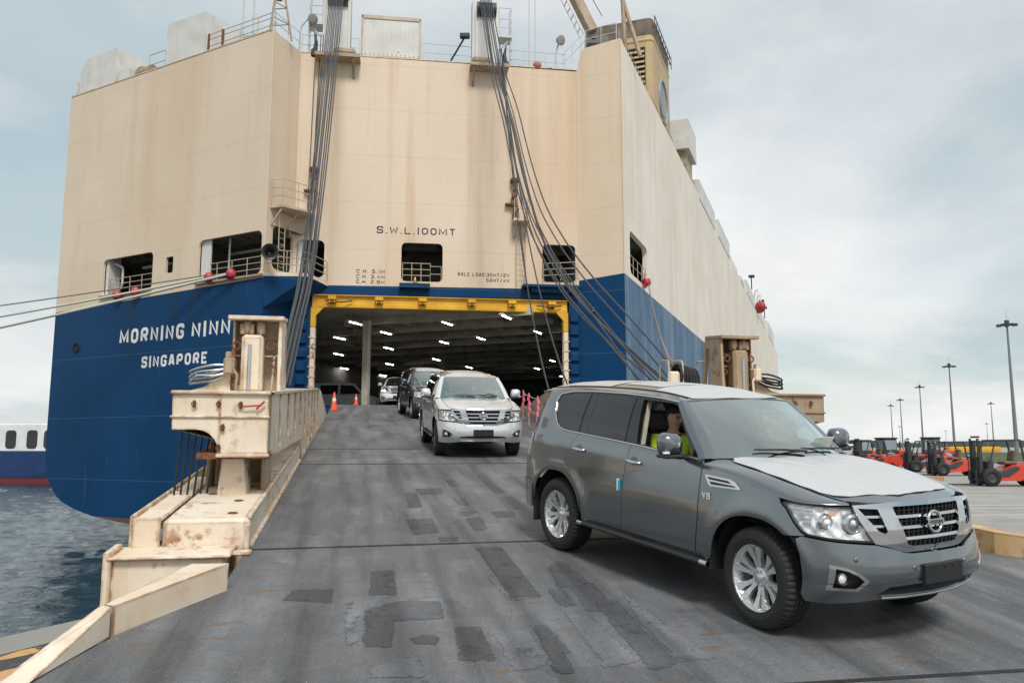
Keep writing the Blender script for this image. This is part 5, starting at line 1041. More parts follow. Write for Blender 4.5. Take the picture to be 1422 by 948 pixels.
# funnel, bridge-side houses along the starboard edge
M['funnel'] = steel_paint('funnel_paint', (.50, .37, .20), (.42, .31, .17), .3, edge=False, scale=.5)
b = MB(); fc = [(15.8, 1.1), (23.2, 1.1), (23.2, 6.6), (15.8, 6.6)]; f2 = fillet(fc, .5, True, 3)
def fring(z, k=0.): return [S_(19.5 + (x - 19.5) * (1 - k), 3.85 + (y - 3.85) * (1 - k), z + (0 if k == 0 else 0)) for x, y in f2]
rings = [fring(23.2), fring(32.6), fring(32.75, -.02), fring(32.9), fring(34.4, .02)]; n = len(f2); vs = [p for r_ in rings for p in r_]; fs = []
for i in range(len(rings) - 1):
    for k in range(n): fs.append((i * n + k, i * n + (k + 1) % n, (i + 1) * n + (k + 1) % n, (i + 1) * n + k))
b.add(vs, fs); b.add(rings[-1], [tuple(range(n))]); fu = b.build('funnel', M['funnel'], ship)
b = MB(); rt = [fring(33.2, -.004), fring(34.55, .012)]; b.add(rt[0] + rt[1], [(k, (k + 1) % n, (k + 1) % n + n, k + n) for k in range(n)]); b.add(rt[1], [tuple(range(n))]); b.build('funnel_cap', plain('sooty_cap', (.15, .12, .09), .8, var=.5, scale=1), fu)
lo = MB(); lo.obox(MS, (15.76, 1.7, 27.6), (15.795, 5.2, 32.2)); lv = lo.build('louvre_opening', M['dark'], fu)
for k in range(11):
    for j in range(4): b = MB(); y0 = 1.75 + j * .87; b.obox(MS @ Matrix.Translation((15.74, y0, 27.72 + k * .41)) @ Matrix.Rotation(R(35), 4, 'Y'), (-.06, 0, -.16), (-.02, .80, .16)); b.build('louvre_slat', M['funnel'], lv)
b = MB(); b.obox(MS, (15.7, 1.5, 23.3), (15.79, 4.6, 27.3)); b.build('funnel_door_panel', M['steel_grubby'], fu)
b = MB(); em = MS @ Matrix(((1, 0, 0, 0), (0, 0, -1, 1.09), (0, 1, 0, 0), (0, 0, 0, 1)))
b.tube([em @ Vector((19.6 + 1.7 * math.cos(w), 29.2 + 1.7 * math.sin(w), .02)) for w in np.linspace(0, 2 * PI, 28, False)], .13, 6, 0, True); b.obox(em, (19.1, 28.0, .0), (19.5, 30.4, .06)); b.obox(em, (19.7, 28.0, .0), (20.1, 30.4, .06)); b.build('funnel_emblem', plain('grey_blue_emblem', (.25, .30, .36), .5), fu)
b = MB(); b.tube([S_(16.0, .95, 34.7), S_(23.2, .95, 34.5)], .035, 5); b.tube([S_(16.0, .95, 34.1), S_(23.2, .95, 33.9)], .035, 5)
for k in range(9): x = 16.0 + k * .9; b.tube([S_(x, .95, 33.6), S_(x, .95, 34.7)], .035, 5)
b.build('funnel_railing', M['black'], fu)
def sidehouse(s0, s1, z0, z1, y0=-.06, y1=7, sl=.0): deckbox('deck_house', MS, [(y0, z0), (y0, z1), (y1, z1), (y1, z0)], s0, s1)
sidehouse(24.5, 29, 27.0, 29.6, -.15, 5); b = MB(); b.obox(MS, (25, .2, 24.6), (28.5, 4, 27.0)); b.build('deck_house_support', M['steel_grubby'], ship)
for s0, s1, z in ((31, 42.5, 26.3), (45.5, 57, 26.4), (71, 76, 25.2), (80, 95, 26.4), (104, 120, 26.2), (130, 150, 27.5)): sidehouse(s0, s1, 24.5, z)
b = MB(); b.sphere(MS @ Vector((101, -.5, 25.6)), .8, 14, 8, 0, (1.1, 2.2, 1.3)); tag(b.build('lifeboat', plain('red_lifeboat', (.40, .03, .025), .5)), 'small red lifeboat hung from the far upper edge of the ship', 'lifeboat')
b = MB(); 
for s in (98, 103.5): b.tube([S_(s, .3, 24.6), S_(s, .0, 27.9), S_(s, -.5, 28.2), S_(s, -.5, 26.9)], .14, 6)
b.build('davit', M['white'], ship)
for s, z in ((88, 26.4), (110, 26.2), (118, 26.2)): b = MB(); b.tube([S_(s, -.2, z), S_(s, -.2, z + 2.2)], .09, 6); b.obox(MS, (s - .5, -.7, z + 1.9), (s + .5, .2, z + 2.2)); b.build('deck_lamp', M['black'], ship)
# red fairlead rollers
for M4, x, z in ((MT, -11.15, 10.15), (MT, -9.55, 10.2), (MT, -3.7, 10.4), (MT, -2.1, 10.42), (MS, 4.9, 11.5)):
    b = MB(); c = M4 @ Vector((x, -.20, z + .06)); b.lathe([(.001, -.20), (.20, -.20), (.25, -.13), (.20, 0), (.25, .13), (.20, .20), (.001, .20)], Matrix.Translation(c) @ (M4.to_3x3() @ Vector((.75, -.65, .1))).to_track_quat('Z', 'Y').to_matrix().to_4x4(), 18); b.obox(M4, (x - .25, -.18, z - .24), (x + .25, 0, z - .08)); b.build('fairlead', M['red'], ship)
b = MB(); b.obox(MT, (-12.9, -.16, 10.2), (-8.45, .02, 10.33)); b.build('opening_sill', M['steel_grubby'], ship); b = MB(); b.obox(MT, (-4.9, -.16, 10.2), (-.05, .02, 10.32)); b.build('opening_sill', M['steel_grubby'], ship)
b = MB(); b.lathe([(.001, 0), (.2, 0), (.26, .07), (.3, .0)], MT @ Matrix.Translation((-14.87, -.01, 7.47)) @ Matrix.Rotation(R(90), 4, 'X'), 16); b.build('hull_outlet', M['dark'], ship)
b = MB(); b.lathe([(.11, 0), (.12, .14), (.07, .26), (.06, .34), (.001, .40)], MC @ Matrix.Translation((-1.42, -.22, 10.42)), 12); b.build('deck_bell', plain('brass', (.38, .24, .09), .35, .8), ship)
# mooring lines running out of the picture to the left
M['rope_pale'] = plain('pale_mooring_rope', (.50, .53, .45), .8, scale=30, bump=.6, bscale=25); M['rope_dark'] = plain('grey_mooring_rope', (.20, .18, .16), .8, scale=30, bump=.6)
def mooring(p0, p1, sag, r, mat, lbl):
    p0, p1 = Vector(p0), Vector(p1); b = MB(); b.tube([p0.lerp(p1, t) - Vector((0, 0, 4 * sag * t * (1 - t))) for t in np.linspace(0, 1, 25)], r, 8); tag(b.build('mooring_rope', mat), lbl, 'rope', 'mooring ropes running off to the left')
mooring(T_(-2.1, -.35, 10.45), (-45, 45, 5.1), .25, .075, M['rope_pale'], 'lowest and thickest pale green mooring rope, running from the red roller nearest the corner')
mooring(T_(-3.7, -.35, 10.45), (-45, 45, 6.6), .3, .06, M['rope_pale'], 'middle pale mooring rope drawn between the other two across the transom')
mooring(T_(-3.9, -.35, 10.55), (-45, 45, 7.6), .15, .035, M['rope_dark'], 'thin dark mooring rope running above the two pale ones')
# ============================================================ loading ramp: local x = s across, y = t up the ramp, z = height above its surface
aR = R(11); UR = Vector((-math.sin(aR), math.cos(aR), 0)); VR = Vector((math.cos(aR), math.sin(aR), 0)); Z0, SL = -.3544, .10158
MR = Matrix(((VR.x, UR.x, 0, 0), (VR.y, UR.y, 0, 0), (0, SL, 1, Z0), (0, 0, 0, 1)))
def R_(s, t, h=0): return MR @ Vector((s, t, h))
def mat_deck(name='non_slip_ramp_coating', k=1.):
    x = NT(name); n = x.noise(.9, 7, .62); g = x.noise(55, 3, .7); big = x.noise(.33, 4, .55, loc=(3, 1, 0)); sk = x.noise(1.7, 7, .6, (1, .16, 1), rot=(0, 0, aR))
    c = x.mix(x.ramp(n, [(.34, 0), (.66, 1)]), (.150, .154, .160), (.225, .228, .234)); c = x.mix(x.math('MULTIPLY', x.ramp(sk, [(.50, 0), (.70, 1)]), .5), c, (.095, .097, .100))
    c = x.mix(x.math('MULTIPLY', x.ramp(x.noise(2.3, 8, .65, (1, .3, 1), loc=(6, 2, 0)), [(.60, 0), (.70, 1)]), .55), c, (.31, .31, .312))
    rs = x.math('MULTIPLY', x.ramp(x.noise(2.0, 9, .68, (1, .45, 1), loc=(1, 8, 2)), [(.62, 0), (.70, 1)]), x.ramp(big, [(.44, 0), (.58, 1)])); c = x.mix(x.math('MULTIPLY', rs, .7), c, (.17, .105, .055))
    c = x.mix(x.math('MULTIPLY', x.ramp(g, [(.46, 0), (.62, 1)]), .45), c, (.07, .072, .075)); c = x.mix(x.math('MULTIPLY', x.ramp(x.noise(38, 2, .5, loc=(5, 5, 1)), [(.64, 0), (.72, 1)]), .5), c, (.38, .38, .385))
    x.bump(x.math('ADD', g, x.math('MULTIPLY', n, .6)), .55, .012)
    mp = x.n('ShaderNodeMapping'); mp.inputs['Rotation'].default_value = (0, 0, -aR); x.put(mp.inputs[0], x.tc); m2 = x.n('ShaderNodeMapping'); m2.inputs['Scale'].default_value = (1.5, .62, 0); m2.inputs['Location'].default_value = (.3, .4, 0); x.put(m2.inputs[0], mp.outputs[0])
    ad = x.n('ShaderNodeVectorMath', operation='MULTIPLY_ADD'); nz = x.n('ShaderNodeTexNoise'); nz.inputs['Scale'].default_value = 5; nz.inputs['Detail'].default_value = 6; x.put(nz.inputs['Vector'], x.tc); x.put(ad.inputs[0], nz.outputs['Color']); ad.inputs[1].default_value = (.16, .16, 0); x.put(ad.inputs[2], m2.outputs[0])
    for sc_, lo_ in ((1., .80), (2.3, .88)):
        vo = x.n('ShaderNodeTexVoronoi', distance='CHEBYCHEV'); vo.inputs['Scale'].default_value = sc_; x.put(vo.inputs['Vector'], ad.outputs[0]); sp = x.n('ShaderNodeSeparateColor'); x.put(sp.inputs[0], vo.outputs['Color']); c = x.mix(1., c, x.ramp(sp.outputs[0], [(.0, lo_), (.45, .97), (.8, 1.0), (1., 1.10)]), 'MULTIPLY')
    tr = x.noise(1.0, 5, .6, (2.6, .10, 0), rot=(0, 0, 0)); mm = x.n('ShaderNodeTexNoise'); mm.inputs['Scale'].default_value = 1.; mm.inputs['Detail'].default_value = 6; m3 = x.n('ShaderNodeMapping'); m3.inputs['Scale'].default_value = (3.2, .22, 0); x.put(m3.inputs[0], mp.outputs[0]); x.put(mm.inputs['Vector'], m3.outputs[0]); c = x.mix(1., c, x.ramp(mm.outputs[0], [(.36, .56), (.5, .86), (.66, 1.08)]), 'MULTIPLY')
    r2 = x.n('ShaderNodeTexNoise'); r2.inputs['Scale'].default_value = 3.; r2.inputs['Detail'].default_value = 9; r2.inputs['Roughness'].default_value = .7; m4 = x.n('ShaderNodeMapping'); m4.inputs['Scale'].default_value = (.8, 2.6, 0); x.put(m4.inputs[0], mp.outputs[0]); x.put(r2.inputs['Vector'], m4.outputs[0]); c = x.mix(x.math('MULTIPLY', x.ramp(r2.outputs[0], [(.555, 0), (.63, .85)]), x.ramp(mm.outputs[0], [(.44, 0), (.56, 1)])), c, (.17, .105, .055))
    c = x.mix(1., c, (.90, .925, .96), 'MULTIPLY')
    if k != 1: c = x.mix(1., c, (k, k * 1.01, k * 1.03), 'MULTIPLY')
    if k != 1:      # worn, ragged edge of a re-coated patch
        at_ = x.n('ShaderNodeAttribute', attribute_name='feather'); rag = x.math('ADD', x.math('MULTIPLY', at_.outputs['Fac'], 1.1), x.math('MULTIPLY', x.math('SUBTRACT', x.noise(16, 8, .7, loc=(2, 3, 1)), .5), 2.2)); wear = x.ramp(x.noise(3.5, 9, .7, loc=(7, 3, 1)), [(.56, 1), (.66, .35)])
        x.put(x.b.inputs['Alpha'], x.math('MULTIPLY', x.ramp(rag, [(.35, 0), (.62, 1)]), wear))
    return x.set(c, x.ramp(n, [(.3, .48), (.7, .74)]), 0, spec=.45)
M['deck'] = mat_deck(); M['patch_dark'] = mat_deck('fresh_non_slip_patch', .56); M['patch_mid'] = mat_deck('worn_non_slip_patch', .70); M['patch_pale'] = mat_deck('bare_ground_patch', 1.13)
M['seam'] = plain('joint_strip', (.022, .020, .019), .8, scale=9, var=.5)
ramp = thing('loading_ramp', 'wide grey stern ramp with cream steel side beams leading up into the ship', 'ramp', tuple(R_(2.5, 20)))
LS = lambda t: float(np.interp(t, [3.3, 5.2, 5.9, 6.8, 7.9, 9.4, 30, 41.3], [-2.45, -2.15, -2.02, -1.74, -1.16, -1.15, -1.12, -1.05])); RS = lambda t: float(np.interp(t, [3.3, 5.2, 7.2, 8.4, 9.4, 12, 28, 34, 41.3], [9.6, 9.4, 8.6, 7.45, 7.15, 7.15, 7.2, 8.9, 11.3]))
joints = [(3.32, 3.32), (5.19, 5.19), (9.56, 9.86), (17.2, 17.25), (20.2, 20.2), (30.5, 30.5), (41.2, 41.2)]
for (a0, a1), (b0, b1) in zip(joints[:-1], joints[1:]):
    n = 8; L = []; Rr = []
    for k in range(n + 1): tl = a0 + (b0 - a0) * k / n; tr = a1 + (b1 - a1) * k / n; g = .018 if k == 0 else -.018 if k == n else 0; L.append((float(LS(tl)), tl + g)); Rr.append((float(RS(tr)), tr + g))
    b = MB(); vs = [R_(*p) for p in L] + [R_(*p) for p in Rr]; m = n + 1; fs = [(k, k + m, k + m + 1, k + 1) for k in range(n)]; lo = [v - Vector((0, 0, .14)) for v in vs]; b.add(vs, fs); b.add([vs[0], vs[m], lo[m], lo[0]], [(0, 3, 2, 1)]); b.add([vs[n], vs[n + m], lo[n + m], lo[n]], [(0, 1, 2, 3)]); b.build('deck_panel', M['deck'], ramp)
b = MB()
vs = [R_(float(LS(t)), t, -.10) for t in (3.4, 9, 20, 41.2)] + [R_(float(RS(t)), t, -.10) for t in (3.4, 9, 20, 41.2)]; b.add(vs, [(k, k + 4, k + 5, k + 1) for k in range(3)]); lo = [v - Vector((0, 0, .75 if i % 4 else .0)) for i, v in enumerate(vs)]; b.add(vs + lo, [(k, k + 1, k + 9, k + 8) for k in range(3)] + [(k + 5, k + 4, k + 12, k + 13) for k in range(3)]); b.add(lo, [(k + 1, k + 5, k + 4, k) for k in range(3)]); b.build('ramp_girder', M['seam'], ramp)
for i, (j0, j1) in enumerate(joints[1:-1]):
    if i == 0: continue
    b = MB(); n = 40; rg = random.Random(i); vs = []
    for k in range(n + 1):
        f = k / n; t = j0 + (j1 - j0) * f; s = float(LS(j0)) + (float(RS(j1)) - float(LS(j0))) * f; w = .030 + rg.uniform(-.012, .014); vs += [R_(s, t - w, .004), R_(s, t + w + rg.uniform(-.006, .012), .004)]
    b.add(vs, [(2 * k, 2 * k + 2, 2 * k + 3, 2 * k + 1) for k in range(n)]); b.build('deck_joint', M['seam'], ramp)
b = MB(); b.obox(MR, (1.1, 9.60, .003), (2.25, 9.68, .016)); b.build('joint_cover_plate', M['patch_pale'], ramp)
b = MB(); b.obox(MR, (2.75, 5.165, -.02), (9.3, 5.215, .005)); b.build('flap_hinge_gap', M['seam'], ramp)
PT = [  # re-coated patches: corners (s, t), tone
    ('d', [(0.8, 13.44), (1.05, 13.49), (1.02, 12.06), (0.8, 12.0)]),
    ('d', [(0.99, 13.84), (1.49, 13.91), (1.46, 13.27), (1.06, 13.16)]),
    ('m', [(1.63, 14.79), (1.83, 14.9), (1.83, 14.05), (1.62, 13.96)]),
    ('m', [(2.31, 16.93), (2.53, 17.16), (2.49, 13.32), (2.27, 13.26)]),
    ('m', [(2.23, 12.87), (2.53, 12.92), (2.54, 11.75), (2.19, 11.7)]),
    ('d', [(1.91, 11.67), (2.31, 11.69), (2.26, 11.19), (1.96, 11.12)]),
    ('m', [(1.46, 11.61), (1.76, 11.81), (1.78, 11.59), (1.52, 11.26)]),
    ('d', [(1.5, 11.16), (1.76, 11.27), (1.74, 10.41), (1.51, 10.29)]),
    ('d', [(0.69, 11.16), (1.09, 11.24), (1.08, 10.25), (0.74, 10.14)]),
    ('d', [(1.01, 10.02), (1.29, 10.06), (1.26, 9.78), (1.02, 9.7)]),
    ('m', [(1.52, 12.92), (1.75, 12.97), (1.73, 12.16), (1.54, 12.22)]),
    ('d', [(1.38, 9.42), (1.72, 9.43), (1.73, 7.37), (1.41, 7.35)]),
    ('d', [(0.19, 8.5), (0.46, 8.54), (0.43, 7.6), (0.15, 7.61)]),
    ('d', [(-0.6, 7.55), (-0.54, 7.89), (-0.13, 7.9), (-0.14, 7.42)]),
    ('d', [(0.1, 7.19), (0.43, 7.45), (0.81, 7.39), (0.78, 6.85), (0.41, 6.84), (0.37, 6.84), (0.33, 6.25), (0.09, 6.28)]),
    ('d', [(0.43, 6.44), (0.54, 6.52), (0.72, 6.47), (0.66, 6.25), (0.47, 6.29)]),
    ('d', [(0.81, 6.66), (1.06, 6.66), (1.05, 5.87), (0.75, 5.91)]),
    ('m', [(1.44, 6.61), (1.59, 6.62), (1.63, 5.93), (1.41, 5.96)]),
    ('m', [(2.02, 8.48), (2.26, 8.76), (2.3, 7.81), (2.15, 7.62), (1.91, 7.65)]),
    ('m', [(1.8, 7.63), (1.99, 7.64), (1.97, 7.09), (1.79, 7.04)]),
    ('m', [(-0.05, 7.44), (0.05, 7.47), (0.0, 7.04), (-0.07, 7.08)]),
    ('m', [(2.13, 10.71), (2.33, 10.62), (2.31, 10.24), (2.1, 10.26)]),
    ('m', [(2.12, 7.16), (2.38, 7.27), (2.31, 5.63), (2.04, 5.52)]),
    ('m', [(1.59, 6.59), (1.44, 6.58), (1.37, 5.59), (1.55, 5.56)]),
    ('m', [(2.04, 7.71), (2.35, 7.84), (2.29, 6.91), (1.98, 6.87)]),
    ('p', [(1.78, 6.89), (1.99, 6.87), (2.08, 5.72), (1.74, 5.62)]),
    ('p', [(2.52, 7.66), (2.53, 6.88), (2.64, 5.7), (2.31, 5.63), (2.33, 6.58)]),
    ('p', [(0.14, 5.93), (0.52, 6.12), (0.52, 5.63), (0.12, 5.68)]),
    ('m', [(0.38, 5.62), (0.6, 5.64), (0.63, 5.54), (0.4, 5.57)]),
    ('p', [(1.09, 6.58), (1.43, 6.54), (1.4, 5.75), (1.1, 5.63)]),
    ('p', [(1.55, 8.22), (1.69, 7.35), (1.37, 7.3), (1.3, 8.25)]),
    ('p', [(-0.06, 7.04), (0.09, 7.11), (0.08, 6.37), (-0.04, 6.32)])]
rg = random.Random(11)
for i, (tone, poly) in enumerate(PT):
    q = resample(fillet(poly, .05, True, 2), .06); q = [(x + rg.uniform(-.006, .006), y + rg.uniform(-.010, .010)) for x, y in q]; ar = sum(q[k][0] * q[(k + 1) % len(q)][1] - q[(k + 1) % len(q)][0] * q[k][1] for k in range(len(q)))
    if ar < 0: q = q[::-1]
    b = MB(); h = .0022 + .0006 * (i % 4); V, Fc, lp = cdt(q, (), .055, True); Fc = [tuple(int(k) for k in f) for f in Fc]; Fc = [f if np.cross(V[f[1]] - V[f[0]], V[f[2]] - V[f[0]]) > 0 else f[::-1] for f in Fc]; b.add([R_(x, y, h) for x, y in V], Fc); o = b.build('deck_patch', {'d': M['patch_dark'], 'm': M['patch_mid'], 'p': M['patch_pale']}[tone], ramp); at_ = o.data.attributes.new('feather', 'FLOAT', 'POINT'); fv = np.ones(len(V), np.float32); fv[lp[0]] = 0; at_.data.foreach_set('value', fv)
# ---- left side structure
ST = M['steel']
def smooth3(P):
    A = np.array(P, float); t = np.arange(len(A)); q = np.linspace(0, len(A) - 1, 6 * len(A)); return np.stack([hermite(t, A[:, i])(q) for i in range(3)], 1)
def rbx(mb, lo, hi, bev=.012): mb.obox(MR, lo, hi, 0, bev)
def sidewalls(sg, s_off, t_off, mat, far):
    """beam, housing and winch tower of one side; sg = -1 left, +1 right (mirrored about the ramp axis)"""
    X = lambda s: s if sg < 0 else s_off - s
    def bx(mb, lo, hi, bev=.012): rbx(mb, (X(lo[0]), lo[1] + t_off, lo[2]), (X(hi[0]), hi[1] + t_off, hi[2]), bev)
    P = lambda s, t, h: R_(X(s), t + t_off, h)
    def solid(mb, pts, faces):
        fs = faces if sg < 0 else [f[::-1] for f in faces]; mb.add([P(*p) for p in pts], fs)
    b = MB(); bx(b, (-2.05, 9.62, -.25), (-1.13, 18.0, .34), .05); b.build('side_beam', mat, ramp)
    b = MB(); bx(b, (-1.16, 9.75, -.05), (-1.095, 17.9, .03)); bx(b, (-1.17, 9.7, .31), (-1.115, 17.6, .355)); b.build('beam_flange', mat, ramp)
    b = MB(); bx(b, (-2.34, 9.55, -.42), (-2.06, 9.63, .36)); bx(b, (-2.36, 9.64, .30), (-2.06, 13, .34)); bx(b, (-2.38, 9.6, .0), (-2.345, 14, .385)); b.build('outer_flange_plate', mat, ramp)
    b = MB(); bx(b, (-2.45, 9.18, -.42), (-1.3, 9.5, .02), .02); bx(b, (-2.50, 9.12, -.62), (-2.42, 9.55, .10)); bx(b, (-2.46, 9.1, .02), (-1.25, 9.62, .05)); b.build('foot_plate', mat, ramp)
    b = MB(); bx(b, (-1.16, 9.45, .0), (-1.11, 9.62, .30), .02); bx(b, (-1.38, 9.28, .0), (-1.07, 9.46, .03)); b.build('beam_end_lug', mat, ramp)
    for (s, t) in ((-1.35, 9.9), (-1.4, 10.75), (-1.4, 11.9), (-1.8, 11.3)): b = MB(); b.lathe([(.05, .0), (.06, .012), (.035, .02), (.001, .02)], Matrix.Translation(P(s, t, .338)), 10); b.build('deck_socket', M['rust'], ramp)
    # housing: outline in (t, h) swept between its two sides
    prof = [(10.98, 1.69), (24.4, 1.32), (27, 1.18), (31.5, .34), (33, .02), (33, -.3), (18.2, -.3), (17.7, .46), (12.0, .78), (11.35, .86), (10.98, .93)]
    n = len(prof); b = MB(); pts = [(-1.1, t, h) for t, h in prof] + [(-2.28, t, max(h, 1.215) if t < 17.8 else h) for t, h in prof]; fs = [tuple(range(n))[::-1], tuple(range(n, 2 * n))] + [(i, (i + 1) % n, (i + 1) % n + n, i + n) for i in range(n)]
    fr = []
    for f in fs[2:]: fr.append(f)
    # front face gets its own arched plate: drop it
    fr = [f for f in fr if not (f[0] == n - 1)]
    solid(b, pts, [fs[0], fs[1]] + fr); b.build('cable_housing', mat, ramp)
    arc = [(-1.1, 1.70), (-1.1, .91), (-1.70, .90)] + [(-1.98 + .28 * math.cos(w), .90 + .31 * math.sin(w)) for w in np.linspace(.05, PI / 2, 6)] + [(-2.28, 1.21), (-2.29, 1.66)]
    b = MB(); Vc, Fc, _ = cdt(arc, (), 9, False); fw = [tuple(int(k) for k in f) for f in Fc]; ar = [(Vc[f[1]] - Vc[f[0]])[0] * (Vc[f[2]] - Vc[f[0]])[1] - (Vc[f[1]] - Vc[f[0]])[1] * (Vc[f[2]] - Vc[f[0]])[0] for f in fw]; fw = [f if a > 0 else f[::-1] for f, a in zip(fw, ar)]
    solid(b, [(x, 10.95, h) for x, h in Vc], fw); m = len(arc); solid(b, [(x, 10.95, h) for x, h in arc] + [(x, 11.3, h) for x, h in arc], [(i, i + m, (i + 1) % m + m, (i + 1) % m) for i in range(m)]); b.build('housing_front', mat, ramp)
    b = MB(); bx(b, (-2.31, 10.90, 1.665), (-1.075, 10.96, 1.71)); bx(b, (-2.31, 10.92, 1.36), (-1.08, 10.955, 1.39)); bx(b, (-1.72, 10.92, .88), (-1.69, 10.955, 1.36)); bx(b, (-1.72, 10.92, 1.39), (-1.69, 10.955, 1.66)); bx(b, (-1.73, 10.90, .86), (-1.07, 10.955, .905)); b.build('housing_trim', mat, ramp)
    for (s, h) in ((-2.02, 1.54), (-1.72, 1.54), (-1.45, 1.53), (-1.66, 1.24), (-1.70, .98)): b = MB(); b.tube([P(s + .028 * math.cos(w), 10.90, h + .028 * math.sin(w)) for w in np.linspace(0, 2 * PI, 10, False)], .008, 5, 0, True); b.obox(Matrix.Translation(P(s, 10.92, h)), (-.012, -.015, -.045), (.012, .03, .045)); b.build('shackle', M['rust'], ramp)
    b = MB(); b.tube([P(-1.42, 10.89, 1.51), P(-1.18, 10.89, 1.53)], .012, 5); b.tube([P(-1.25, 10.89, 1.48), P(-1.15, 10.89, 1.58)], .014, 5); b.build('locking_pin', M['red'] if sg < 0 else M['rust'], ramp)
    for k in range(9): b = MB(); t = 12.4 + k * 1.5; hh = 1.69 - .0276 * (t - 10.98); bx(b, (-1.098, t, .84 if t < 17.6 else .08), (-1.06, t + .03, hh - .03)); b.build('housing_rib', mat, ramp)
    b = MB(); bx(b, (-1.12, 11.0, 1.655), (-1.05, 24.4, 1.70)) if False else None
    tp = [(t, 1.69 - .0276 * (t - 10.98)) for t in (10.98, 24.4)]; solid(b, [(-1.04, 10.98, 1.665), (-1.04, 24.4, 1.295), (-1.04, 24.4, 1.335), (-1.04, 10.98, 1.705), (-1.12, 10.98, 1.665), (-1.12, 24.4, 1.295), (-1.12, 24.4, 1.335), (-1.12, 10.98, 1.705)], [(0, 1, 2, 3), (3, 2, 6, 7), (4, 5, 1, 0)]); b.build('housing_lip', mat, ramp)
    # pedestal under the housing
    b = MB(); solid(b, [(-1.75, 11.3, .33), (-1.38, 11.3, .33), (-1.44, 11.3, .9), (-1.70, 11.3, .9), (-1.75, 11.9, .33), (-1.38, 11.9, .33), (-1.44, 11.9, .9), (-1.70, 11.9, .9)], [(0, 1, 2, 3), (1, 5, 6, 2), (4, 0, 3, 7)]); b.build('housing_pedestal', mat, ramp)
    b = MB(); bx(b, (-2.0, 11.9, .33), (-1.94, 12.3, .95)); bx(b, (-1.24, 11.6, .33), (-1.18, 12.4, .9)); bx(b, (-1.98, 12.4, .33), (-1.2, 12.46, .9)); b.build('pedestal_web', M['steel_grubby'], ramp); b = MB(); bx(b, (-1.98, 11.0, .83), (-1.1, 11.6, .90), .0); b.build('rusty_underside', M['rust'], ramp)
    TWt = lambda s, t, h: (s * 1.205 - (.30 if sg > 0 else 0), 13.2 + (t - 10.98) * 1.2, 1.63 + (h - 1.69) * 1.21)
    def bt(mb, lo, hi, bev=.012): bx(mb, TWt(*lo), TWt(*hi), bev)
    PT_ = lambda s, t, h: P(*TWt(s, t, h))
    def solt(mb, pts, faces): solid(mb, [TWt(*p) for p in pts], faces)
    # winch tower: back plate, inner side plate with a slot, top plate and cylinder
    b = MB(); bt(b, (-1.62, 11.55, 1.62), (-.99, 11.60, 2.66)); bt(b, (-1.66, 10.98, 2.62), (-.95, 11.62, 2.68)); bt(b, (-1.60, 11.3, 2.13), (-1.0, 11.56, 2.16)); bt(b, (-1.62, 11.2, 1.62), (-1.59, 11.56, 2.62)); b.build('tower_back_plate', mat, ramp)
    ol = [(11.02, 1.60), (11.90, 1.60), (11.66, 2.64), (11.06, 2.64)]; ho = fillet([(11.52, 1.68), (11.78, 1.68), (11.62, 2.45), (11.50, 2.45)], .1, True, 4); Vc, Fc, lp = cdt(ol, [ho], .3, False); fw = [tuple(int(k) for k in f) for f in Fc]; fw = [f if ((Vc[f[1]] - Vc[f[0]])[0] * (Vc[f[2]] - Vc[f[0]])[1] - (Vc[f[1]] - Vc[f[0]])[1] * (Vc[f[2]] - Vc[f[0]])[0]) > 0 else f[::-1] for f in fw]
    b = MB(); solt(b, [(-.97, t, h) for t, h in Vc], fw); solt(b, [(-1.02, t, h) for t, h in Vc], [f[::-1] for f in fw])
    for L in lp:
        k = len(L); pv = [(-.97, *Vc[i]) for i in L] + [(-1.02, *Vc[i]) for i in L]; solt(b, pv, [(i, i + k, (i + 1) % k + k, (i + 1) % k) for i in range(k)])
    b.build('tower_side_plate', mat, ramp)
    b = MB(); bt(b, (-1.49, 11.05, 1.66), (-1.21, 11.33, 2.43), .05); b.build('ram_cylinder', mat, ramp); b = MB(); bt(b, (-1.40, 11.02, 1.7), (-1.355, 11.05, 2.3)); b.build('ram_scale', M['alu'], ramp)
    b = MB()
    for ds in (-.10, .02, .14): bt(b, (-1.42 + ds, 11.08, 2.43), (-1.36 + ds, 11.3, 2.58), .02)
    for ds in (-.09, .09): b.lathe([(.001, -.06), (.12, -.06), (.13, 0), (.12, .06), (.001, .06)], Matrix.Translation(PT_(-1.34 + ds, 11.18, 2.52)) @ VR.to_track_quat('Z', 'Y').to_matrix().to_4x4(), 16)
    b.build('ram_pin', M['steel_grubby'], ramp)
    b = MB(); b.tube([PT_(-1.2, 11.2, 2.35), PT_(-1.05, 11.2, 2.36)], .02, 6); b.build('grab_bar', M['rust'], ramp)
    for (s, h) in ((-1.56, 2.28), (-1.12, 2.28), (-1.56, 1.8), (-1.06, 2.05)): b = MB(); b.tube([PT_(s + .05 * math.cos(w), 11.12, h + .05 * math.sin(w)) for w in np.linspace(0, 2 * PI, 12, False)], .018, 5, 0, True); b.build('tower_eye', M['rust'], ramp)
    b = MB(); solt(b, [(-2.2, 11.15, 1.66), (-1.62, 11.15, 1.66), (-1.62, 11.15, 1.95), (-1.78, 11.15, 1.86), (-1.95, 11.15, 1.73), (-2.2, 11.5, 1.66), (-1.62, 11.5, 1.66), (-1.62, 11.5, 1.95), (-1.78, 11.5, 1.86), (-1.95, 11.5, 1.73)], [(0, 1, 2, 3, 4), (0, 4, 9, 5), (4, 3, 8, 9), (3, 2, 7, 8)]); b.build('tower_gusset', mat, ramp)
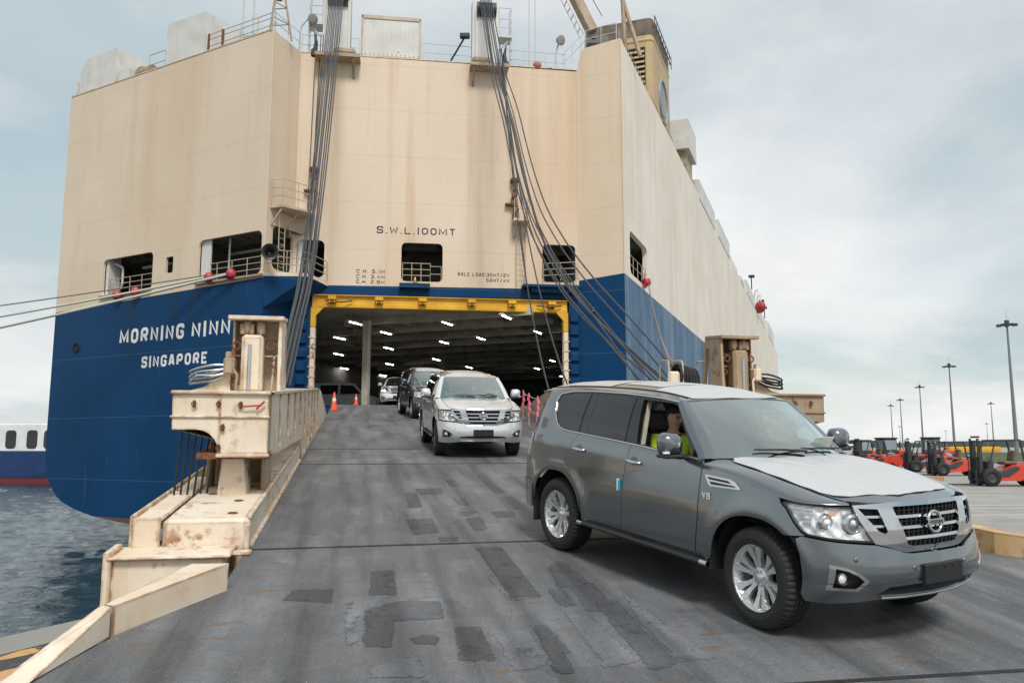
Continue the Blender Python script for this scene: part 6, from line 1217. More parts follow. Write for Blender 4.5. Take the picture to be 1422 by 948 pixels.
    b = MB(); bt(b, (-1.70, 11.0, 1.90), (-1.56, 11.2, 2.12), .03); bt(b, (-1.68, 11.02, 2.08), (-1.60, 11.14, 2.2), .02); b.tube([PT_(-1.60, 11.05, 2.0), PT_(-1.52, 11.0, 1.9), PT_(-1.53, 11.0, 1.68)], .025, 6); b.build('hydraulic_valve', M['steel_grubby'] if sg < 0 else M['steel'], ramp)
    for k in range(3):
        b = MB(); z = 2.02 - .05 * k; b.tube([PT_(*q) for q in smooth3([(-1.66, 11.05, z), (-1.82, 11.03, z - .02 * k), (-2.02, 11.05, z - .05), (-2.12, 11.10, z - .10 - .02 * k), (-2.05, 11.14, z - .14), (-1.85, 11.12, z - .11), (-1.7, 11.1, z - .05)])], .020, 6); b.build('hydraulic_hose', M['alu'] if sg < 0 else M['rubber'], ramp)
    b = MB(); b.tube([PT_(-1.10, 11.2, 1.7), PT_(-1.08, 11.2, 2.15), PT_(-1.0, 11.25, 2.18), PT_(-.98, 11.3, 1.72)], .02, 5); b.build('tower_handrail', M['rail'], ramp)
    # six cables dropping out of the arch
    for k in range(6 if sg < 0 else 0): b = MB(); b.tube([P(-2.17 + k * .085, 11.1, 1.28), P(-2.33 + k * .075, 11.35 + .03 * k, -.1)], .014, 6); b.build('drop_cable', M['wire_black'], ramp)
    b = MB(); b.cyl(P(-2.25, 11.3, 1.26), P(-1.72, 11.3, 1.26), .07, 12); b.build('drop_sheave', M['dark'], ramp)
sidewalls(-1, 0, 0, M['steel'], 33); sidewalls(1, 5.9, 2.1, M['steel_grubby'], 33)
# flared kerbs at the foot of the ramp
def kerb(pts, hs, wtop, name='guide_kerb', mat=None, side=-1):
    b = MB(); vs = []
    for i, ((s, t), h) in enumerate(zip(pts, hs)): w = wtop[i] if isinstance(wtop, (list, tuple)) else wtop; vs += [R_(s, t, -.02), R_(s, t, h), R_(s + side * w, t + .10, h * .93), R_(s + side * w, t + .12, -.45)]
    n = len(pts); fs = []
    for i in range(n - 1):
        a = 4 * i; c = a + 4; fs += [(a, a + 1, c + 1, c), (a + 1, a + 2, c + 2, c + 1), (a + 2, a + 3, c + 3, c + 2)]
    fs += [(0, 3, 2, 1), (4 * n - 4, 4 * n - 3, 4 * n - 2, 4 * n - 1)]
    if side < 0: fs = [f[::-1] for f in fs]
    b.add(vs, fs); return b.build(name, mat or M['steel'], ramp)
kerb([(-1.10, 7.95), (-1.76, 6.80)], [.24, .215], (.34, .10)); 
b = MB(); A_ = [R_(-1.775, 6.77, .0), R_(-1.775, 6.77, .213), R_(-1.87, 6.88, .205), R_(-2.0, 5.9, .012), R_(-2.14, 5.93, .06), R_(-2.2, 5.2, .004), R_(-2.34, 5.2, .01), R_(-1.9, 6.9, -.4), R_(-2.36, 5.2, -.3)]; b.add(A_, [(0, 1, 2, 4, 3), (3, 4, 6, 5), (2, 7, 8, 6, 4)]); b.build('kerb_toe_plate', M['steel'], ramp)
M['rusty'] = steel_paint('rust_stained_kerb', (.62, .46, .27), (.46, .28, .12), 1.2, scale=1.3); kerb([(7.15, 9.7), (7.42, 8.45), (8.55, 7.15)], [.26, .25, .22], .30, side=1, mat=M['rusty']); b = MB(); b.add([R_(8.57, 7.12, .005), R_(8.58, 7.13, .215), R_(8.9, 7.25, .2), R_(9.4, 5.9, .004), R_(9.6, 6.0, .02)], [(0, 3, 1), (1, 3, 4), (1, 4, 2)]); b.build('kerb_toe_plate', M['steel'], ramp)
# hose reel and rails by the right-hand tower
b = MB(); rc = R_(7.55, 18.2, 1.92)
for k in range(7): b.tube([rc + VR * (.02 + k * .07) + UR * (.32 * math.cos(w)) + Vector((0, 0, .30 * math.sin(w) - .02 * k)) for w in np.linspace(0, 2 * PI, 20, False)], .035, 6, 0, True)
b.build('hose_reel', M['rubber'], ramp)
for s in (7.25, 7.6, 8.2): b = MB(); b.tube(fillet([R_(s, 17.9, 1.4), R_(s, 17.9, 2.3), R_(s + .02, 18.5, 2.3), R_(s, 18.5, 1.4)], .12, n=3), .022, 6); b.build('reel_guard', M['rail'], ramp)
b = MB(); b.obox(MR, (7.22, 17.85, 1.4), (7.52, 17.95, 2.05), 0, .05); b.build('reel_bracket', M['steel'], ramp)
b = MB(); b.obox(MR, (7.12, 17.3, 1.5), (8.3, 19, 1.56)); b.build('reel_platform', M['steel_grubby'], ramp)
# hoist cables as two bundles; every wire is its own part
def bundle(label, group, P0, P1, prof, n, w0, w1, side0, side1, sagv, rads, xtra=()):
    root = thing('hoist_cable_bundle', label, 'cables', tuple(P1), group); zf = hermite([p[0] for p in prof], [p[1] for p in prof])
    for k in range(n):
        f = (k / (n - 1) - .5); a = P0 + side0 * w0 * f; e = P1 + side1 * w1 * f + UR * (.5 * math.sin(k * 2.1)); pts = []; kk = sagv * math.sin(k * 1.7)
        for t in np.linspace(0, 1, 40): q = a.lerp(e, t); z = float(zf(t)) + (e.z - P1.z) * t + kk * 4 * t * (1 - t); pts.append((q.x, q.y, z))
        b = MB(); b.tube(pts, rads[k % len(rads)], 6); b.build('wire_rope', M['wire'], root)
    return root
cx = MC.to_3x3() @ Vector((1, 0, 0))
bl = bundle('bundle of grey hoist wires hanging from the left sheave tower to the left ramp beam', 'hoist wire bundles', MC @ Vector((-5.95, -.45, 26.9)), R_(-1.45, 17, 1.55), [(0, 26.9), (.18, 21.4), (.28, 18.5), (.474, 13.1), (.636, 9.0), (.742, 6.75), (.897, 4.5), (1, 3.0)], 10, .74, .25, cx, VR, .18, (.026, .022, .024))
br = bundle('bundle of grey hoist wires sweeping from the right sheave tower down to the hose reel', 'hoist wire bundles', MC @ Vector((2.3, -.45, 26.9)), R_(7.2, 18.3, 1.95), [(0, 26.9), (.152, 20.7), (.284, 16.8), (.381, 13.5), (.481, 10.75), (.574, 8.95), (.722, 6.7), (.881, 4.72), (1, 3.25)], 9, .62, .9, cx, VR, .7, (.028, .025))
for x0, x1, z1, k in ((-6.75, -7.0, 12.5, 0), (-6.62, -6.9, 16.5, 1), (-7.0, -7.15, 13.9, 2)): b = MB(); b.tube([C_(x0, -.3, 24.2), C_(x1, -.5, z1)], .025, 5); b.build('wire_rope', M['wire'], bl)
for x0, x1, z1, y1 in ((3.0, 4.15, 16.3, -.4), (3.1, 4.6, 10.6, -.6)): b = MB(); b.tube([C_(x0, -.4, 24.0), C_(x1, y1, z1)], .025, 5); b.build('wire_rope', M['wire'], br)
for k, (sx, st, hh) in enumerate(((5.2, 24, .2), (5.6, 22.5, .3))):
    a = MC @ Vector((3.2, -.45, 24)); e = R_(sx + 1.0, st, hh); b = MB(); b.tube([a.lerp(e, t) - Vector((0, 0, 4 * 3.2 * t * (1 - t))) for t in np.linspace(0, 1, 24)], .03, 5); b.build('wire_rope', M['wire'], br)
sl_ = MS @ Vector((5.0, -.3, 11.5))
for k in range(3): e = R_(7.55 + .15 * k, 18.3, 2.0); b = MB(); b.tube([sl_.lerp(e, t) - Vector((0, 0, 4 * (.5 + .3 * k) * t * (1 - t))) for t in np.linspace(0, 1, 16)], .03, 6); tag(b.build('mooring_line', M['rope_dark']), ('dark line from the red side fairlead to the hose reel, uppermost of three', 'dark line from the red side fairlead to the hose reel, middle of three', 'dark line from the red side fairlead to the hose reel, lowest of three')[k], 'rope', 'lines from the side fairlead')
# ============================================================ cones, barrier, van, yard machines, lamp masts, neighbour ship
def cone(x, y, z, lbl, s=1.):
    t = thing('traffic_cone', lbl, 'traffic cone', (x, y, z), 'orange cones at the top of the ramp'); b = MB(); b.lathe([(.17 * s, .03), (.035 * s, .92 * s), (.0001, .93 * s)], Matrix.Translation((x, y, z)), 18); b.build('cone_body', M['orange'], t)
    b = MB(); b.obox(Matrix.Translation((x, y, z)), (-.21 * s, -.21 * s, 0), (.21 * s, .21 * s, .04), 0, .01); b.build('cone_base', M['orange'], t); b = MB(); b.lathe([(.105 * s, .48 * s), (.083 * s, .62 * s)], Matrix.Translation((x, y, z)), 18); b.build('white_band', M['white_plastic'], t)
p = R_(-.55, 36.0); cone(p.x - .35, p.y, p.z, 'taller orange cone with a white band beside the left ramp beam', .88); p = R_(.05, 42.2); cone(p.x, p.y, 3.87, 'small orange cone by the pillar inside the cargo door', .62)
M['pink'] = plain('pink_tape', (.80, .13, .26), .55); M['post'] = plain('wooden_post_paint', (.50, .40, .26), .6)
bp = [(5.78, 25.4), (6.1, 28.2), (6.6, 31.6), (5.95, 24.6)]
for k, (s, t) in enumerate(bp):
    q = R_(s, t); r_ = thing('barrier_post', ('nearest thin barrier post with a pink tape tail, beside the silver car', 'second barrier post up the ramp with pink tape', 'farthest barrier post wrapped in pink tape', 'thin bare-topped barrier post with a loose pink tape bow')[k], 'post', tuple(q), 'taped posts on the right edge of the ramp')
    b = MB(); b.tube([q, q + Vector((0, 0, 1.15))], .022, 6); b.build('post_tube', M['post'], r_); b = MB(); rg = random.Random(k)
    for j in range(4): z = .95 - .2 * j; a = Vector((rg.uniform(-.06, .06), -.03, 0)); b.add([q + Vector((-.035, -.028, z + .12)), q + Vector((.035, -.028, z + .12)), q + Vector((.035, -.028, z - .05)) + a, q + Vector((-.03, -.028, z - .07)) + a], [(0, 3, 2, 1)])
    b.lathe([(.027, .55), (.034, .75), (.027, 1.1)], Matrix.Translation(q), 8); b.build('tape_wrap', M['pink'], r_)
for k in range(2):
    a = R_(*bp[k]) + Vector((0, 0, 1.08)); e = R_(*bp[k + 1]) + Vector((0, 0, 1.08)); b = MB()
    for dz in (0, -.5): b.tube([a.lerp(e, t) + Vector((0, 0, dz - .25 * t * (1 - t))) for t in np.linspace(0, 1, 8)], .014, 5)
    tag(b.build('barrier_rope', M['post']), ('pale rope slung between the nearest two taped posts', 'pale rope slung between the second and farthest taped posts')[k], 'rope')
# pale van parked inside
t = thing('parked_van', 'pale silver van half hidden behind the left ramp beam inside the ship', 'van', (-10.9, 52, 3.87)); Mv = frame((-10.9, 52, 3.87), (1, -.1, 0), (.1, 1, 0))
prof = [(-2.4, .35), (-2.4, 1.55), (-2.3, 1.9), (.7, 1.92), (1.0, 1.85), (1.75, 1.15), (2.35, .95), (2.45, .75), (2.45, .35)]
b = MB(); n = len(prof); ys = [(-.82, .9), (-.88, 1), (.88, 1), (.82, .9)]; vs = [Mv @ Vector((x * (1 if i in (1, 2) else .985), y * (.92 if z > 1.5 else 1), z * (1 if i in (1, 2) else .985))) for i, (y, _) in enumerate(ys) for x, z in prof]; fs = [tuple(range(n)), tuple(range(3 * n, 4 * n))[::-1]]
for i in range(3):
    for k in range(n): fs.append((i * n + k, (i + 1) * n + k, (i + 1) * n + (k + 1) % n, i * n + (k + 1) % n))
b.add(vs, [f[::-1] for f in fs]); b.build('van_body', M['paint_silver'], t)
for nm, q in (('side_window', [(.1, 1.2), (1.45, 1.2), (.92, 1.74), (.1, 1.76)]), ('side_window', [(-1.2, 1.2), (-.05, 1.2), (-.05, 1.76), (-1.2, 1.76)])):
    b = MB(); b.add([Mv @ Vector((x, -.895 if z < 1.5 else -.845, z)) for x, z in q], [(0, 1, 2, 3)]); b.build(nm, M['privacy'], t)
b = MB(); b.add([Mv @ Vector(p) for p in ((1.02, -.74, 1.84), (1.74, -.80, 1.17), (1.74, .8, 1.17), (1.02, .74, 1.84))], [(0, 1, 2, 3)]); b.xf(Matrix.Translation((.02, 0, .02))); b.build('van_windscreen', M['privacy'], t)
for x in (-1.6, 1.6):
    for y in (-.84, .84): b = MB(); b.cyl(Mv @ Vector((x, y - .09, .33)), Mv @ Vector((x, y + .09, .33)), .33, 18); b.build('van_wheel', M['rubber'], t)
# ---- forklift (x forward)
M['fork_red'] = plain('forklift_red', (.58, .055, .030), .4, scale=3, var=.12, coat=.3); M['fork_grey'] = plain('forklift_dark_grey', (.040, .044, .050), .5); M['seat'] = plain('worn_seat', (.16, .12, .09), .7)
def wheelobj(par, x, y, r, w, name='wheel'):
    o = bpy.data.objects.new(name, None); C.objects.link(o); o.parent = par; b = MB(); Qm = Matrix.Translation((x, y, r)) @ Matrix.Rotation(R(90), 4, 'X'); b.lathe([(r * .55, -w / 2), (r * .93, -w / 2), (r, -w * .3), (r, w * .3), (r * .93, w / 2), (r * .55, w / 2)], Qm, 28); b.build('tyre', M['rubber'], o); b = MB(); b.lathe([(.001, -w * .3), (r * .2, -w * .35), (r * .5, -w * .2), (r * .56, -w * .42)], Qm, 20); b.lathe([(.001, w * .3), (r * .2, w * .35), (r * .5, w * .2), (r * .56, w * .42)], Qm, 20); b.build('rim', M['fork_grey'], o)
def forklift(lbl):
    t = thing('forklift', lbl, 'forklift', (0, 0, 0), 'red forklifts parked on the quay')
    def side(name, poly, w, mat, bev=0): b = MB(); b.prism(poly, -w, w, Matrix(((1, 0, 0, 0), (0, 0, 1, 0), (0, 1, 0, 0), (0, 0, 0, 1)))); return b.build(name, mat, t)
    side('chassis', [(.85, .30), (.85, .52), (.55, .52), (-.30, .95), (-.9, .98), (-.9, .36), (-.45, .24), (.5, .24)], .54, M['fork_red'])
    side('counterweight', fillet([(-.9, .36), (-.905, 1.0), (-1.05, 1.08), (-1.55, 1.04), (-1.80, .90), (-1.82, .45), (-1.62, .30), (-1.3, .42), (-1.0, .62)], .08, True, 2), .58, M['fork_red'])
    side('side_step', [(.60, .40), (.60, .53), (-.28, .90), (-.5, .80), (.0, .44)], .58, M['fork_grey']); side('dashboard', [(.62, .52), (.95, .52), (.88, 1.10), (.66, 1.18), (.60, 1.0)], .42, M['fork_grey'])
    b = MB(); b.box((-.55, -.30, .96), (.05, .30, 1.12), 0, .05); b.obox(Matrix.Translation((-.42, 0, 1.1)) @ Matrix.Rotation(R(-12), 4, 'Y'), (-.08, -.28, 0), (.06, .28, .5), 0, .05); b.build('seat', M['seat'], t)
    b = MB()
    for y in (-.48, .48):
        b.tube([(.95, y, .55), (.50, y, 2.02)], .040, 6); b.tube([(-.78, y, 1.0), (-.60, y, 2.04)], .055, 6); b.tube([(.52, y, 2.03), (-.62, y, 2.05)], .04, 6)
    for k in range(7): x = .45 - k * .17; b.tube([(x, -.48, 2.05), (x, .48, 2.05)], .022, 5)
    b.build('overhead_guard', M['fork_grey'], t)
    b = MB()
    for y in (-.30, .30):
        b.box((1.06, y - .06, .10), (1.15, y + .06, 1.98)); b.box((1.16, y - .05, .12), (1.22, y + .05, 2.12))
        b.cyl((1.02, y * .8, .3), (1.02, y * .8, 1.9), .035, 8)
    for z in (.3, 1.1, 1.95, 2.15): b.box((1.08, -.3, z), (1.16, .3, z + .08))
    b.build('mast', M['fork_grey'], t); b = MB(); b.box((1.23, -.5, .25), (1.28, .5, .33)); b.box((1.23, -.5, .62), (1.28, .5, .70))
    for k in range(6): b.box((1.23, -.48 + k * .18, .70), (1.26, -.44 + k * .18, 1.3))
    b.box((1.23, -.5, 1.27), (1.26, .5, 1.32)); b.build('carriage', M['fork_grey'], t)
    for y in (-.25, .25): b = MB(); b.box((1.29, y - .06, .06), (1.34, y + .06, .7)); b.box((1.29, y - .06, .05), (2.4, y + .06, .10)); b.build('fork', M['fork_grey'], t)
    b = MB(); b.tube([(.55, .16 * math.cos(w), 1.22 + .10 * math.sin(w)) for w in np.linspace(0, 2 * PI, 16, False)], .014, 5, 0, True); b.cyl((.7, 0, 1.05), (.55, 0, 1.22), .02, 6); b.build('steering_wheel', M['black'], t); b = MB(); b.cyl((-1.1, .3, 1.05), (-1.1, .3, 1.45), .04, 8); b.cyl((-1.35, -.28, 1.10), (-1.35, .28, 1.10), .16, 12); b.build('gas_bottle', M['alu'], t)
    for y in (-.50, .50): wheelobj(t, .82, y, .41, .30)
    for y in (-.46, .46): wheelobj(t, -1.22, y, .30, .20)
    return t
def setpos(o, x, y, rz, s=1, z=.0): o.matrix_basis = Matrix.Translation((x, y, z)) @ Matrix.Rotation(rz, 4, 'Z') @ Matrix.Scale(s, 4); return o
f0 = forklift('nearest red forklift at the right edge, seen side on with dark overhead guard'); setpos(f0, 22.15, 36.9, R(180), 1.0)
FK = [('second red forklift from the right, side on behind the bonnet film', 26.9, 50, R(182), 1.0), ('third red forklift from the right, partly behind the white bonnet', 26.6, 60, R(184), 1.05), ('red forklift behind the second one with its mast up', 29.0, 57, R(170), 1.05)]
for l, x, y, rz, s in FK: o = copy_tree(f0); o['label'] = l; setpos(o, x, y, rz, s)
def loader(lbl):
    t = thing('yard_tractor', lbl, 'tractor', (0, 0, 0), 'red cabbed yard machines'); b = MB(); b.box((-1.6, -.7, .55), (1.2, .7, 1.15), 0, .08); b.box((-1.9, -.75, .6), (-.6, .75, 1.5), 0, .12); b.box((1.1, -.8, .35), (1.5, .8, .9), 0, .05); b.build('tractor_body', M['fork_red'], t)
    b = MB(); b.box((-.55, -.62, 1.15), (.75, .62, 2.45), 0, .08); b.box((-.62, -.68, 2.42), (.82, .68, 2.54), 0, .04); b.build('cab', M['fork_grey'], t); b = MB(); b.box((.751, -.5, 1.5), (.76, .5, 2.3)); b.box((-.45, -.63, 1.5), (.6, -.622, 2.3)); b.box((-.45, .622, 1.5), (.6, .63, 2.3)); b.build('cab_window', plain('cab_glass', (.25, .32, .34), .1), t)
    b = MB(); b.cyl((-.9, .4, 1.4), (-.9, .4, 2.2), .06, 8); b.build('exhaust', M['black'], t)
    for x, r in ((-1.2, .62), (.9, .5)):
        for y in (-.72, .72): wheelobj(t, x, y, r, .35)
    return t
l0 = loader('leftmost distant red yard tractor with a square dark cab'); setpos(l0, 33.6, 78, R(200), .95)
for l, x, y, rz, s in (('red yard tractor with dark cab just right of the leftmost one', 32.3, 70, R(188), 1.0), ('red yard tractor with an open glazed cab between the third and second forklifts', 34.6, 67, R(160), 1.0)): o = copy_tree(l0); o['label'] = l; setpos(o, x, y, rz, s)
# wooden block on the quay
b = MB(); b.box((20.6, 42.0, .0), (22.2, 42.25, .22)); tag(b.build('timber_block', plain('timber', (.42, .22, .10), .8)), 'orange-brown timber baulk lying on the quay under the second forklift', 'timber')
b = MB(); b.obox(Matrix.Translation((70, 122, 0)) @ Matrix.Rotation(R(-12), 4, 'Z'), (-4.5, -1.4, 1.0), (2.6, 1.4, 1.75), 0, .1); yb = b.build('yellow_barge_deck', M['yellow']); tag(yb, 'long low yellow trailer body in the distance beyond the forklifts', 'trailer')
# ---- lamp masts
M['mast'] = plain('galvanised_mast', (.20, .215, .225), .5, .4)
def lampmast(x, y, h, lbl, grp='high lamp masts'):
    t = thing('lamp_mast', lbl, 'lamp mast', (x, y, 0), grp); b = MB(); b.tube([(x, y, 0), (x, y, h)], [h * .016, h * .0062], 10); b.build('pole', M['mast'], t); b = MB(); s = h / 30
    b.lathe([(.3, h - .5 * s), (1.5 * s, h - .25 * s), (1.5 * s, h + .05 * s), (.3, h + .2 * s)], Matrix.Translation((x, y, 0)), 12); b.cyl((x, y, h), (x, y, h + .9 * s), .5 * s, 10); b.build('lamp_ring', M['fork_grey'], t)
    for k in range(6): w = 2 * PI * k / 6; b = MB(); q = Vector((x + 1.75 * s * math.cos(w), y + 1.75 * s * math.sin(w), h - .2 * s)); b.obox(Matrix.Translation(q) @ Matrix.Rotation(w, 4, 'Z'), (-.4 * s, -.35 * s, -.25 * s), (.55 * s, .35 * s, .12 * s)); b.build('floodlight', M['fork_grey'], t)
    b = MB(); b.tube([(x, y, h), (x, y, h + 3.5 * s)], .03, 4); b.build('lightning_rod', M['mast'], t)
lab = ['tallest lamp mast, nearest the right edge', 'second tallest lamp mast, left of the nearest one', 'third lamp mast in the receding row', 'fourth lamp mast in the receding row', 'fifth and leftmost of the large lamp masts', 'medium lamp mast just left of the tallest one', 'short distant lamp mast left of the medium one', 'shortest lamp mast between the second and third tallest', 'faint thin lamp mast between the fourth and fifth']
for l, (x, y) in zip(lab, [(115.1, 185.5), (154.3, 283.5), (194.1, 383.7), (236, 490.9), (262.6, 560.3), (315.4, 532.1), (585.6, 1000), (777.5, 1455), (546.2, 1143)]): lampmast(x, y, 30, l)
# ---- small ship beyond the stern
t = thing('moored_tug', 'small white and blue ship with rounded windows far behind the stern', 'ship', (-60, 118, -3.25)); Mt = frame((-62, 112, -3.25), (1, -.22, 0), (.22, 1, 0))
M['tug_blue'] = plain('tug_blue', (.004, .030, .125), .4, scale=.6); M['tug_white'] = plain('tug_white', (.74, .76, .77), .5, scale=.6); M['tug_red'] = plain('tug_red', (.16, .02, .02), .5)
b = MB(); b.obox(Mt, (-22, 0, .62), (14, 8, 4.35)); b.build('tug_hull', M['tug_blue'], t); b = MB(); b.obox(Mt, (-22.05, -.05, -1), (14.05, 8.05, .62)); b.build('tug_waterline', M['tug_red'], t); b = MB(); b.obox(Mt, (-22, .25, 4.35), (12, 7.8, 8.2), 0, .1); b.build('deckhouse', M['tug_white'], t)
b = MB(); b.add([Mt @ Vector(p) for p in ((3.2, .25, 8.2), (12, .25, 8.2), (12, .25, 10.2), (5.2, .25, 10.2), (3.2, 6, 8.2), (12, 6, 8.2), (12, 6, 10.2), (5.2, 6, 10.2))], [(0, 1, 2, 3), (0, 3, 7, 4), (3, 2, 6, 7)]); b.build('upper_bulwark', plain('pale_grey', (.50, .53, .54), .6), t)
b = MB(); b.add([Mt @ Vector(p) for p in ((-22.1, -.03, .64), (14, -.03, .64), (14, -.03, 2.9), (8, -.03, 2.6), (-6, -.03, .9))], [(0, 1, 2, 3, 4)]); b.build('hull_stripe', plain('tug_navy', (.004, .020, .075), .45), t)
Mw = Mt @ Matrix(((1, 0, 0, 0), (0, 0, -1, .24), (0, 1, 0, 0), (0, 0, 0, 1)))
for x in (-20, -16.5, -13, -9.5, -6.0, -3.2, 1.9, 4.3, 6.9, 9.4):
    b = MB(); b.prism(rrect(x, 4.75, x + 1.75, 7.3, .5), .0, .03, Mw); w = b.build('window_frame', M['fork_grey'], t); b = MB(); b.prism(rrect(x + .1, 4.85, x + 1.65, 7.2, .45), .03, .05, Mw); b.build('window_pane', M['privacy'], w)
# ============================================================ people and cars
def skin_mesh(name, J, edges, mats, parent, sub=2, root=0):
    me = bpy.data.meshes.new(name); me.from_pydata([j[0] for j in J], edges, []); o = bpy.data.objects.new(name, me); C.objects.link(o)
    m = o.modifiers.new('skin', 'SKIN'); m.use_smooth_shade = True
    sv = me.skin_vertices[0].data
    for i, j in enumerate(J): r = j[1] if isinstance(j[1], tuple) else (j[1], j[1]); sv[i].radius = r; sv[i].use_root = (i == root)
    s = o.modifiers.new('sub', 'SUBSURF'); s.levels = sub; s.render_levels = sub
    dg = bpy.context.evaluated_depsgraph_get(); dg.update(); nm = bpy.data.meshes.new_from_object(o.evaluated_get(dg)); bpy.data.objects.remove(o); nm.name = name
    for mt in (mats if isinstance(mats, list) else [mats]): nm.materials.append(mt)
    return link(name, nm, parent)
M['skin'] = plain('skin', (.62, .37, .27), .5, var=.10, scale=20); M['hair'] = plain('short_dark_hair', (.045, .035, .028), .7, bump=.6, bscale=200, scale=60); M['hivis'] = plain('hi_vis_yellow', (.62, .80, .04), .6, var=.12, scale=9, bump=.5, bscale=14); M['navy'] = plain('navy_cloth', (.015, .018, .03), .8); M['reflect'] = plain('reflective_tape', (.62, .63, .62), .35, .3)
def driver(lbl):
    """seated in the right-hand seat of a car, in the car's own coordinates, facing +x"""
    t = thing('person', lbl, 'person', (0, 0, 0), 'drivers of the cars coming off the ship'); y0 = -.38
    J = [((-.13, y0, .92), (.15, .17)), ((-.18, y0, 1.10), (.13, .17)), ((-.21, y0, 1.27), (.125, .19)), ((-.20, y0, 1.385), (.09, .15)), ((-.185, y0, 1.45), (.054, .056)), ((-.165, y0, 1.515), (.056, .054)), ((-.155, y0, 1.575), (.092, .078)), ((-.158, y0, 1.64), (.098, .080)), ((-.165, y0, 1.695), (.062, .052))]
    E_ = [(i, i + 1) for i in range(8)]
    for s in (-1, 1):
        o = len(J); J += [((-.20, y0 + s * .17, 1.37), .068), ((-.12, y0 + s * .235, 1.20), .054), ((-.02, y0 + s * .25, 1.09), .046), ((.16, y0 + s * .215, 1.12), .038), ((.325, y0 + s * .185, 1.165), .028), ((.375, y0 + s * .18, 1.185), (.022, .036))]; E_ += [(3, o)] + [(o + k, o + k + 1) for k in range(5)]
        h = len(J); o += 5       # hand closed round the rim: five fingers
        for k in range(4):
            zz = .024 - .016 * k; L_ = (.85, 1, .95, .75)[k]; b0 = len(J); J += [((.415, y0 + s * (.175), 1.185 + zz), .0095), ((.445, y0 + s * (.180 + .02 * L_), 1.190 + zz), .0088), ((.44, y0 + s * (.205 + .01 * L_), 1.188 + zz), .0078)]; E_ += [(o, b0), (b0, b0 + 1), (b0 + 1, b0 + 2)]
        b0 = len(J); J += [((.39, y0 + s * .150, 1.205), .011), ((.42, y0 + s * .150, 1.222), .0095), ((.445, y0 + s * .165, 1.228), .008)]; E_ += [(o, b0), (b0, b0 + 1), (b0 + 1, b0 + 2)]
        l = len(J); J += [((-.10, y0 + s * .10, .90), .088), ((.28, y0 + s * .12, .88), .066), ((.42, y0 + s * .12, .60), .05), ((.52, y0 + s * .12, .56), .04)]; E_ += [(0, l), (l, l + 1), (l + 1, l + 2), (l + 2, l + 3)]
    skin_mesh('body', J, E_, M['skin'], t)
    b = MB(); b.lathe([(.001, -.03), (.012, -.02), (.016, .0), (.009, .03)], Matrix.Translation((-.052, y0, 1.585)) @ Matrix.Rotation(R(18), 4, 'Y'), 8); b.build('nose', M['skin'], t)
    for s in (-1, 1): b = MB(); b.sphere((-.155, y0 + s * .080, 1.59), .03, 10, 6, 0, (.55, .28, 1.)); b.build('ear', M['skin'], t)
    for s in (-1, 1): b = MB(); b.sphere((-.072, y0 + s * .031, 1.612), .011, 8, 6); b.build('eye', M['gloss_black'], t)
    b = MB(); b.tube([(-.066, y0 - .022, 1.535), (-.058, y0, 1.533), (-.066, y0 + .022, 1.535)], .006, 5); b.build('mouth', plain('lips', (.33, .14, .11), .5), t)
    # cap of short hair
    b = MB(); b.lathe([(.0001, .100), (.046, .092), (.076, .066), (.091, .030), (.094, -.01), (.090, -.03)], Matrix.Translation((-.184, y0, 1.628)) @ Matrix.Rotation(R(-33), 4, 'Y') @ Matrix.Diagonal((1.12, .94, 1., 1)), 22); b.build('hair', M['hair'], t)
    JV = [((-.14, y0, .98), (.165, .185)), ((-.185, y0, 1.12), (.150, .19)), ((-.215, y0, 1.28), (.148, .215)), ((-.205, y0, 1.375), (.108, .165)), ((-.195, y0, 1.405), (.088, .10))]; EV = [(0, 1), (1, 2), (2, 3), (3, 4)]
    for s in (-1, 1): o = len(JV); JV += [((-.20, y0 + s * .185, 1.375), .086), ((-.125, y0 + s * .25, 1.215), .072), ((-.05, y0 + s * .262, 1.13), .064)]; EV += [(3, o), (o, o + 1), (o + 1, o + 2)]
    skin_mesh('hi_vis_vest', JV, EV, M['hivis'], t)
    b = MB(); b.tube([(-.195 + .078 * math.cos(w), y0 + .088 * math.sin(w), 1.435 - .02 * math.cos(w)) for w in np.linspace(0, 2 * PI, 20, False)], .017, 6, 0, True); b.build('collar', M['navy'], t)
    return t
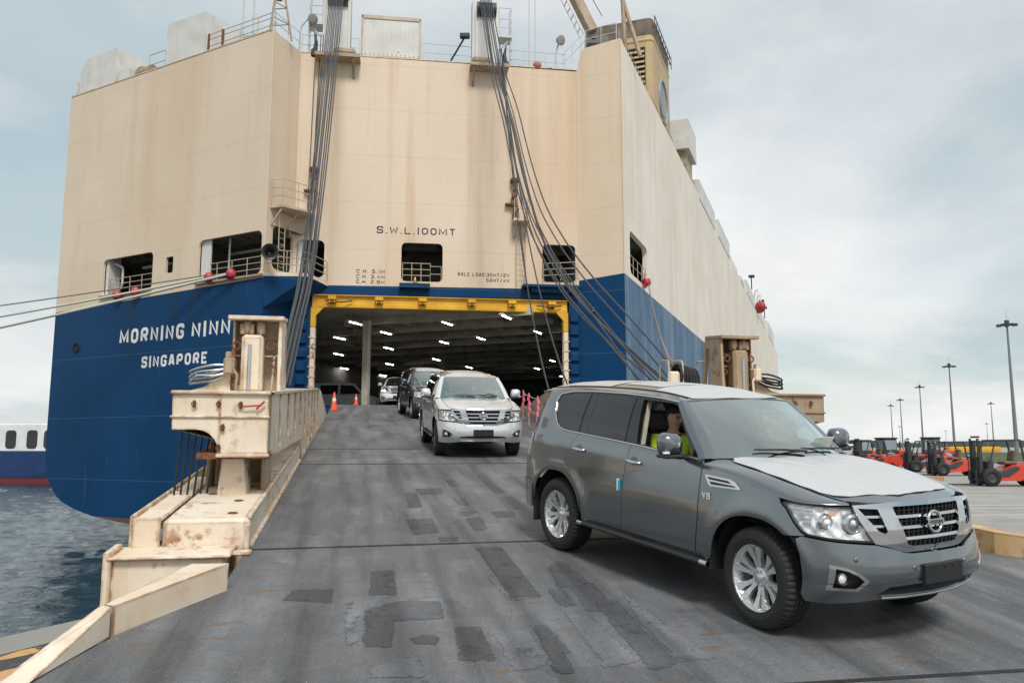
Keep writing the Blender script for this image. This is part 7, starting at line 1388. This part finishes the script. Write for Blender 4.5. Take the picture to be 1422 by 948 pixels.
drv = driver('driver with short dark hair and bright yellow vest in the nearest grey car')
car1 = make_car('paint_grey', 'nearest grey metallic four-wheel-drive wagon, white film over its bonnet and front window open')
car1['group'] = 'four-wheel-drive wagons driving off the ship'
SWAP = {M['paint_grey']: None}
def recolour(root, mat, mat2=None, drop=()):
    def rec(o):
        for ch in list(o.children):
            rec(ch)
            nm = ch.name.split('.')[0]
            if nm in drop:
                for g in list(ch.children): bpy.data.objects.remove(g)
                bpy.data.objects.remove(ch); continue
            if ch.type == 'MESH':
                for i, sl in enumerate(ch.material_slots):
                    if sl.material == M['paint_grey']: sl.link = 'OBJECT'; sl.material = mat
                    elif nm == 'headlight' and mat2: pass
    rec(root)
def more(label, mat, drop, x, y, yaw, flat=None, lit=False):
    c = copy_tree(car1); c['label'] = label; recolour(c, mat, None, drop)
    if lit:
        def rec(o):
            for ch in o.children:
                rec(ch)
                if ch.name.startswith('projector_lens'): ch.material_slots[0].link = 'OBJECT'; ch.material_slots[0].material = M['lit']
        rec(c)
    place(c, x, y, yaw, flat=flat); return c
c2_ = more('bright silver four-wheel-drive wagon coming down the middle of the ramp', M['paint_silver'], ('bonnet_film', 'roof_film', 'blue_tag', 'door_edge_guard'), -1.155, 20.596, -1.3642)
c3_ = more('dark blue-grey wagon behind the silver one, half hidden by it', M['paint_dark'], ('bonnet_film',), -3.396, 32.97, -1.2807)
c4_ = more('white four-wheel-drive wagon at the cargo door with headlights on', M['paint_white'], ('bonnet_film', 'roof_film', 'blue_tag', 'door_edge_guard'), -6.45, 46.6, R(-86), flat=3.865, lit=True)
place(car1, 2.0985, 8.6033, -1.0754); drv.matrix_basis = car1.matrix_basis @ Matrix.Translation((-.05, 0, -.015))
for c, l in ((c2_, 'driver in a yellow vest behind the windscreen of the silver car'), (c3_, 'driver in a yellow vest behind the windscreen of the dark car'), (c4_, 'driver in a yellow vest inside the white car at the cargo door')): d = copy_tree(drv); d['label'] = l; d.matrix_basis = c.matrix_basis @ Matrix.Translation((-.05, 0, -.015))
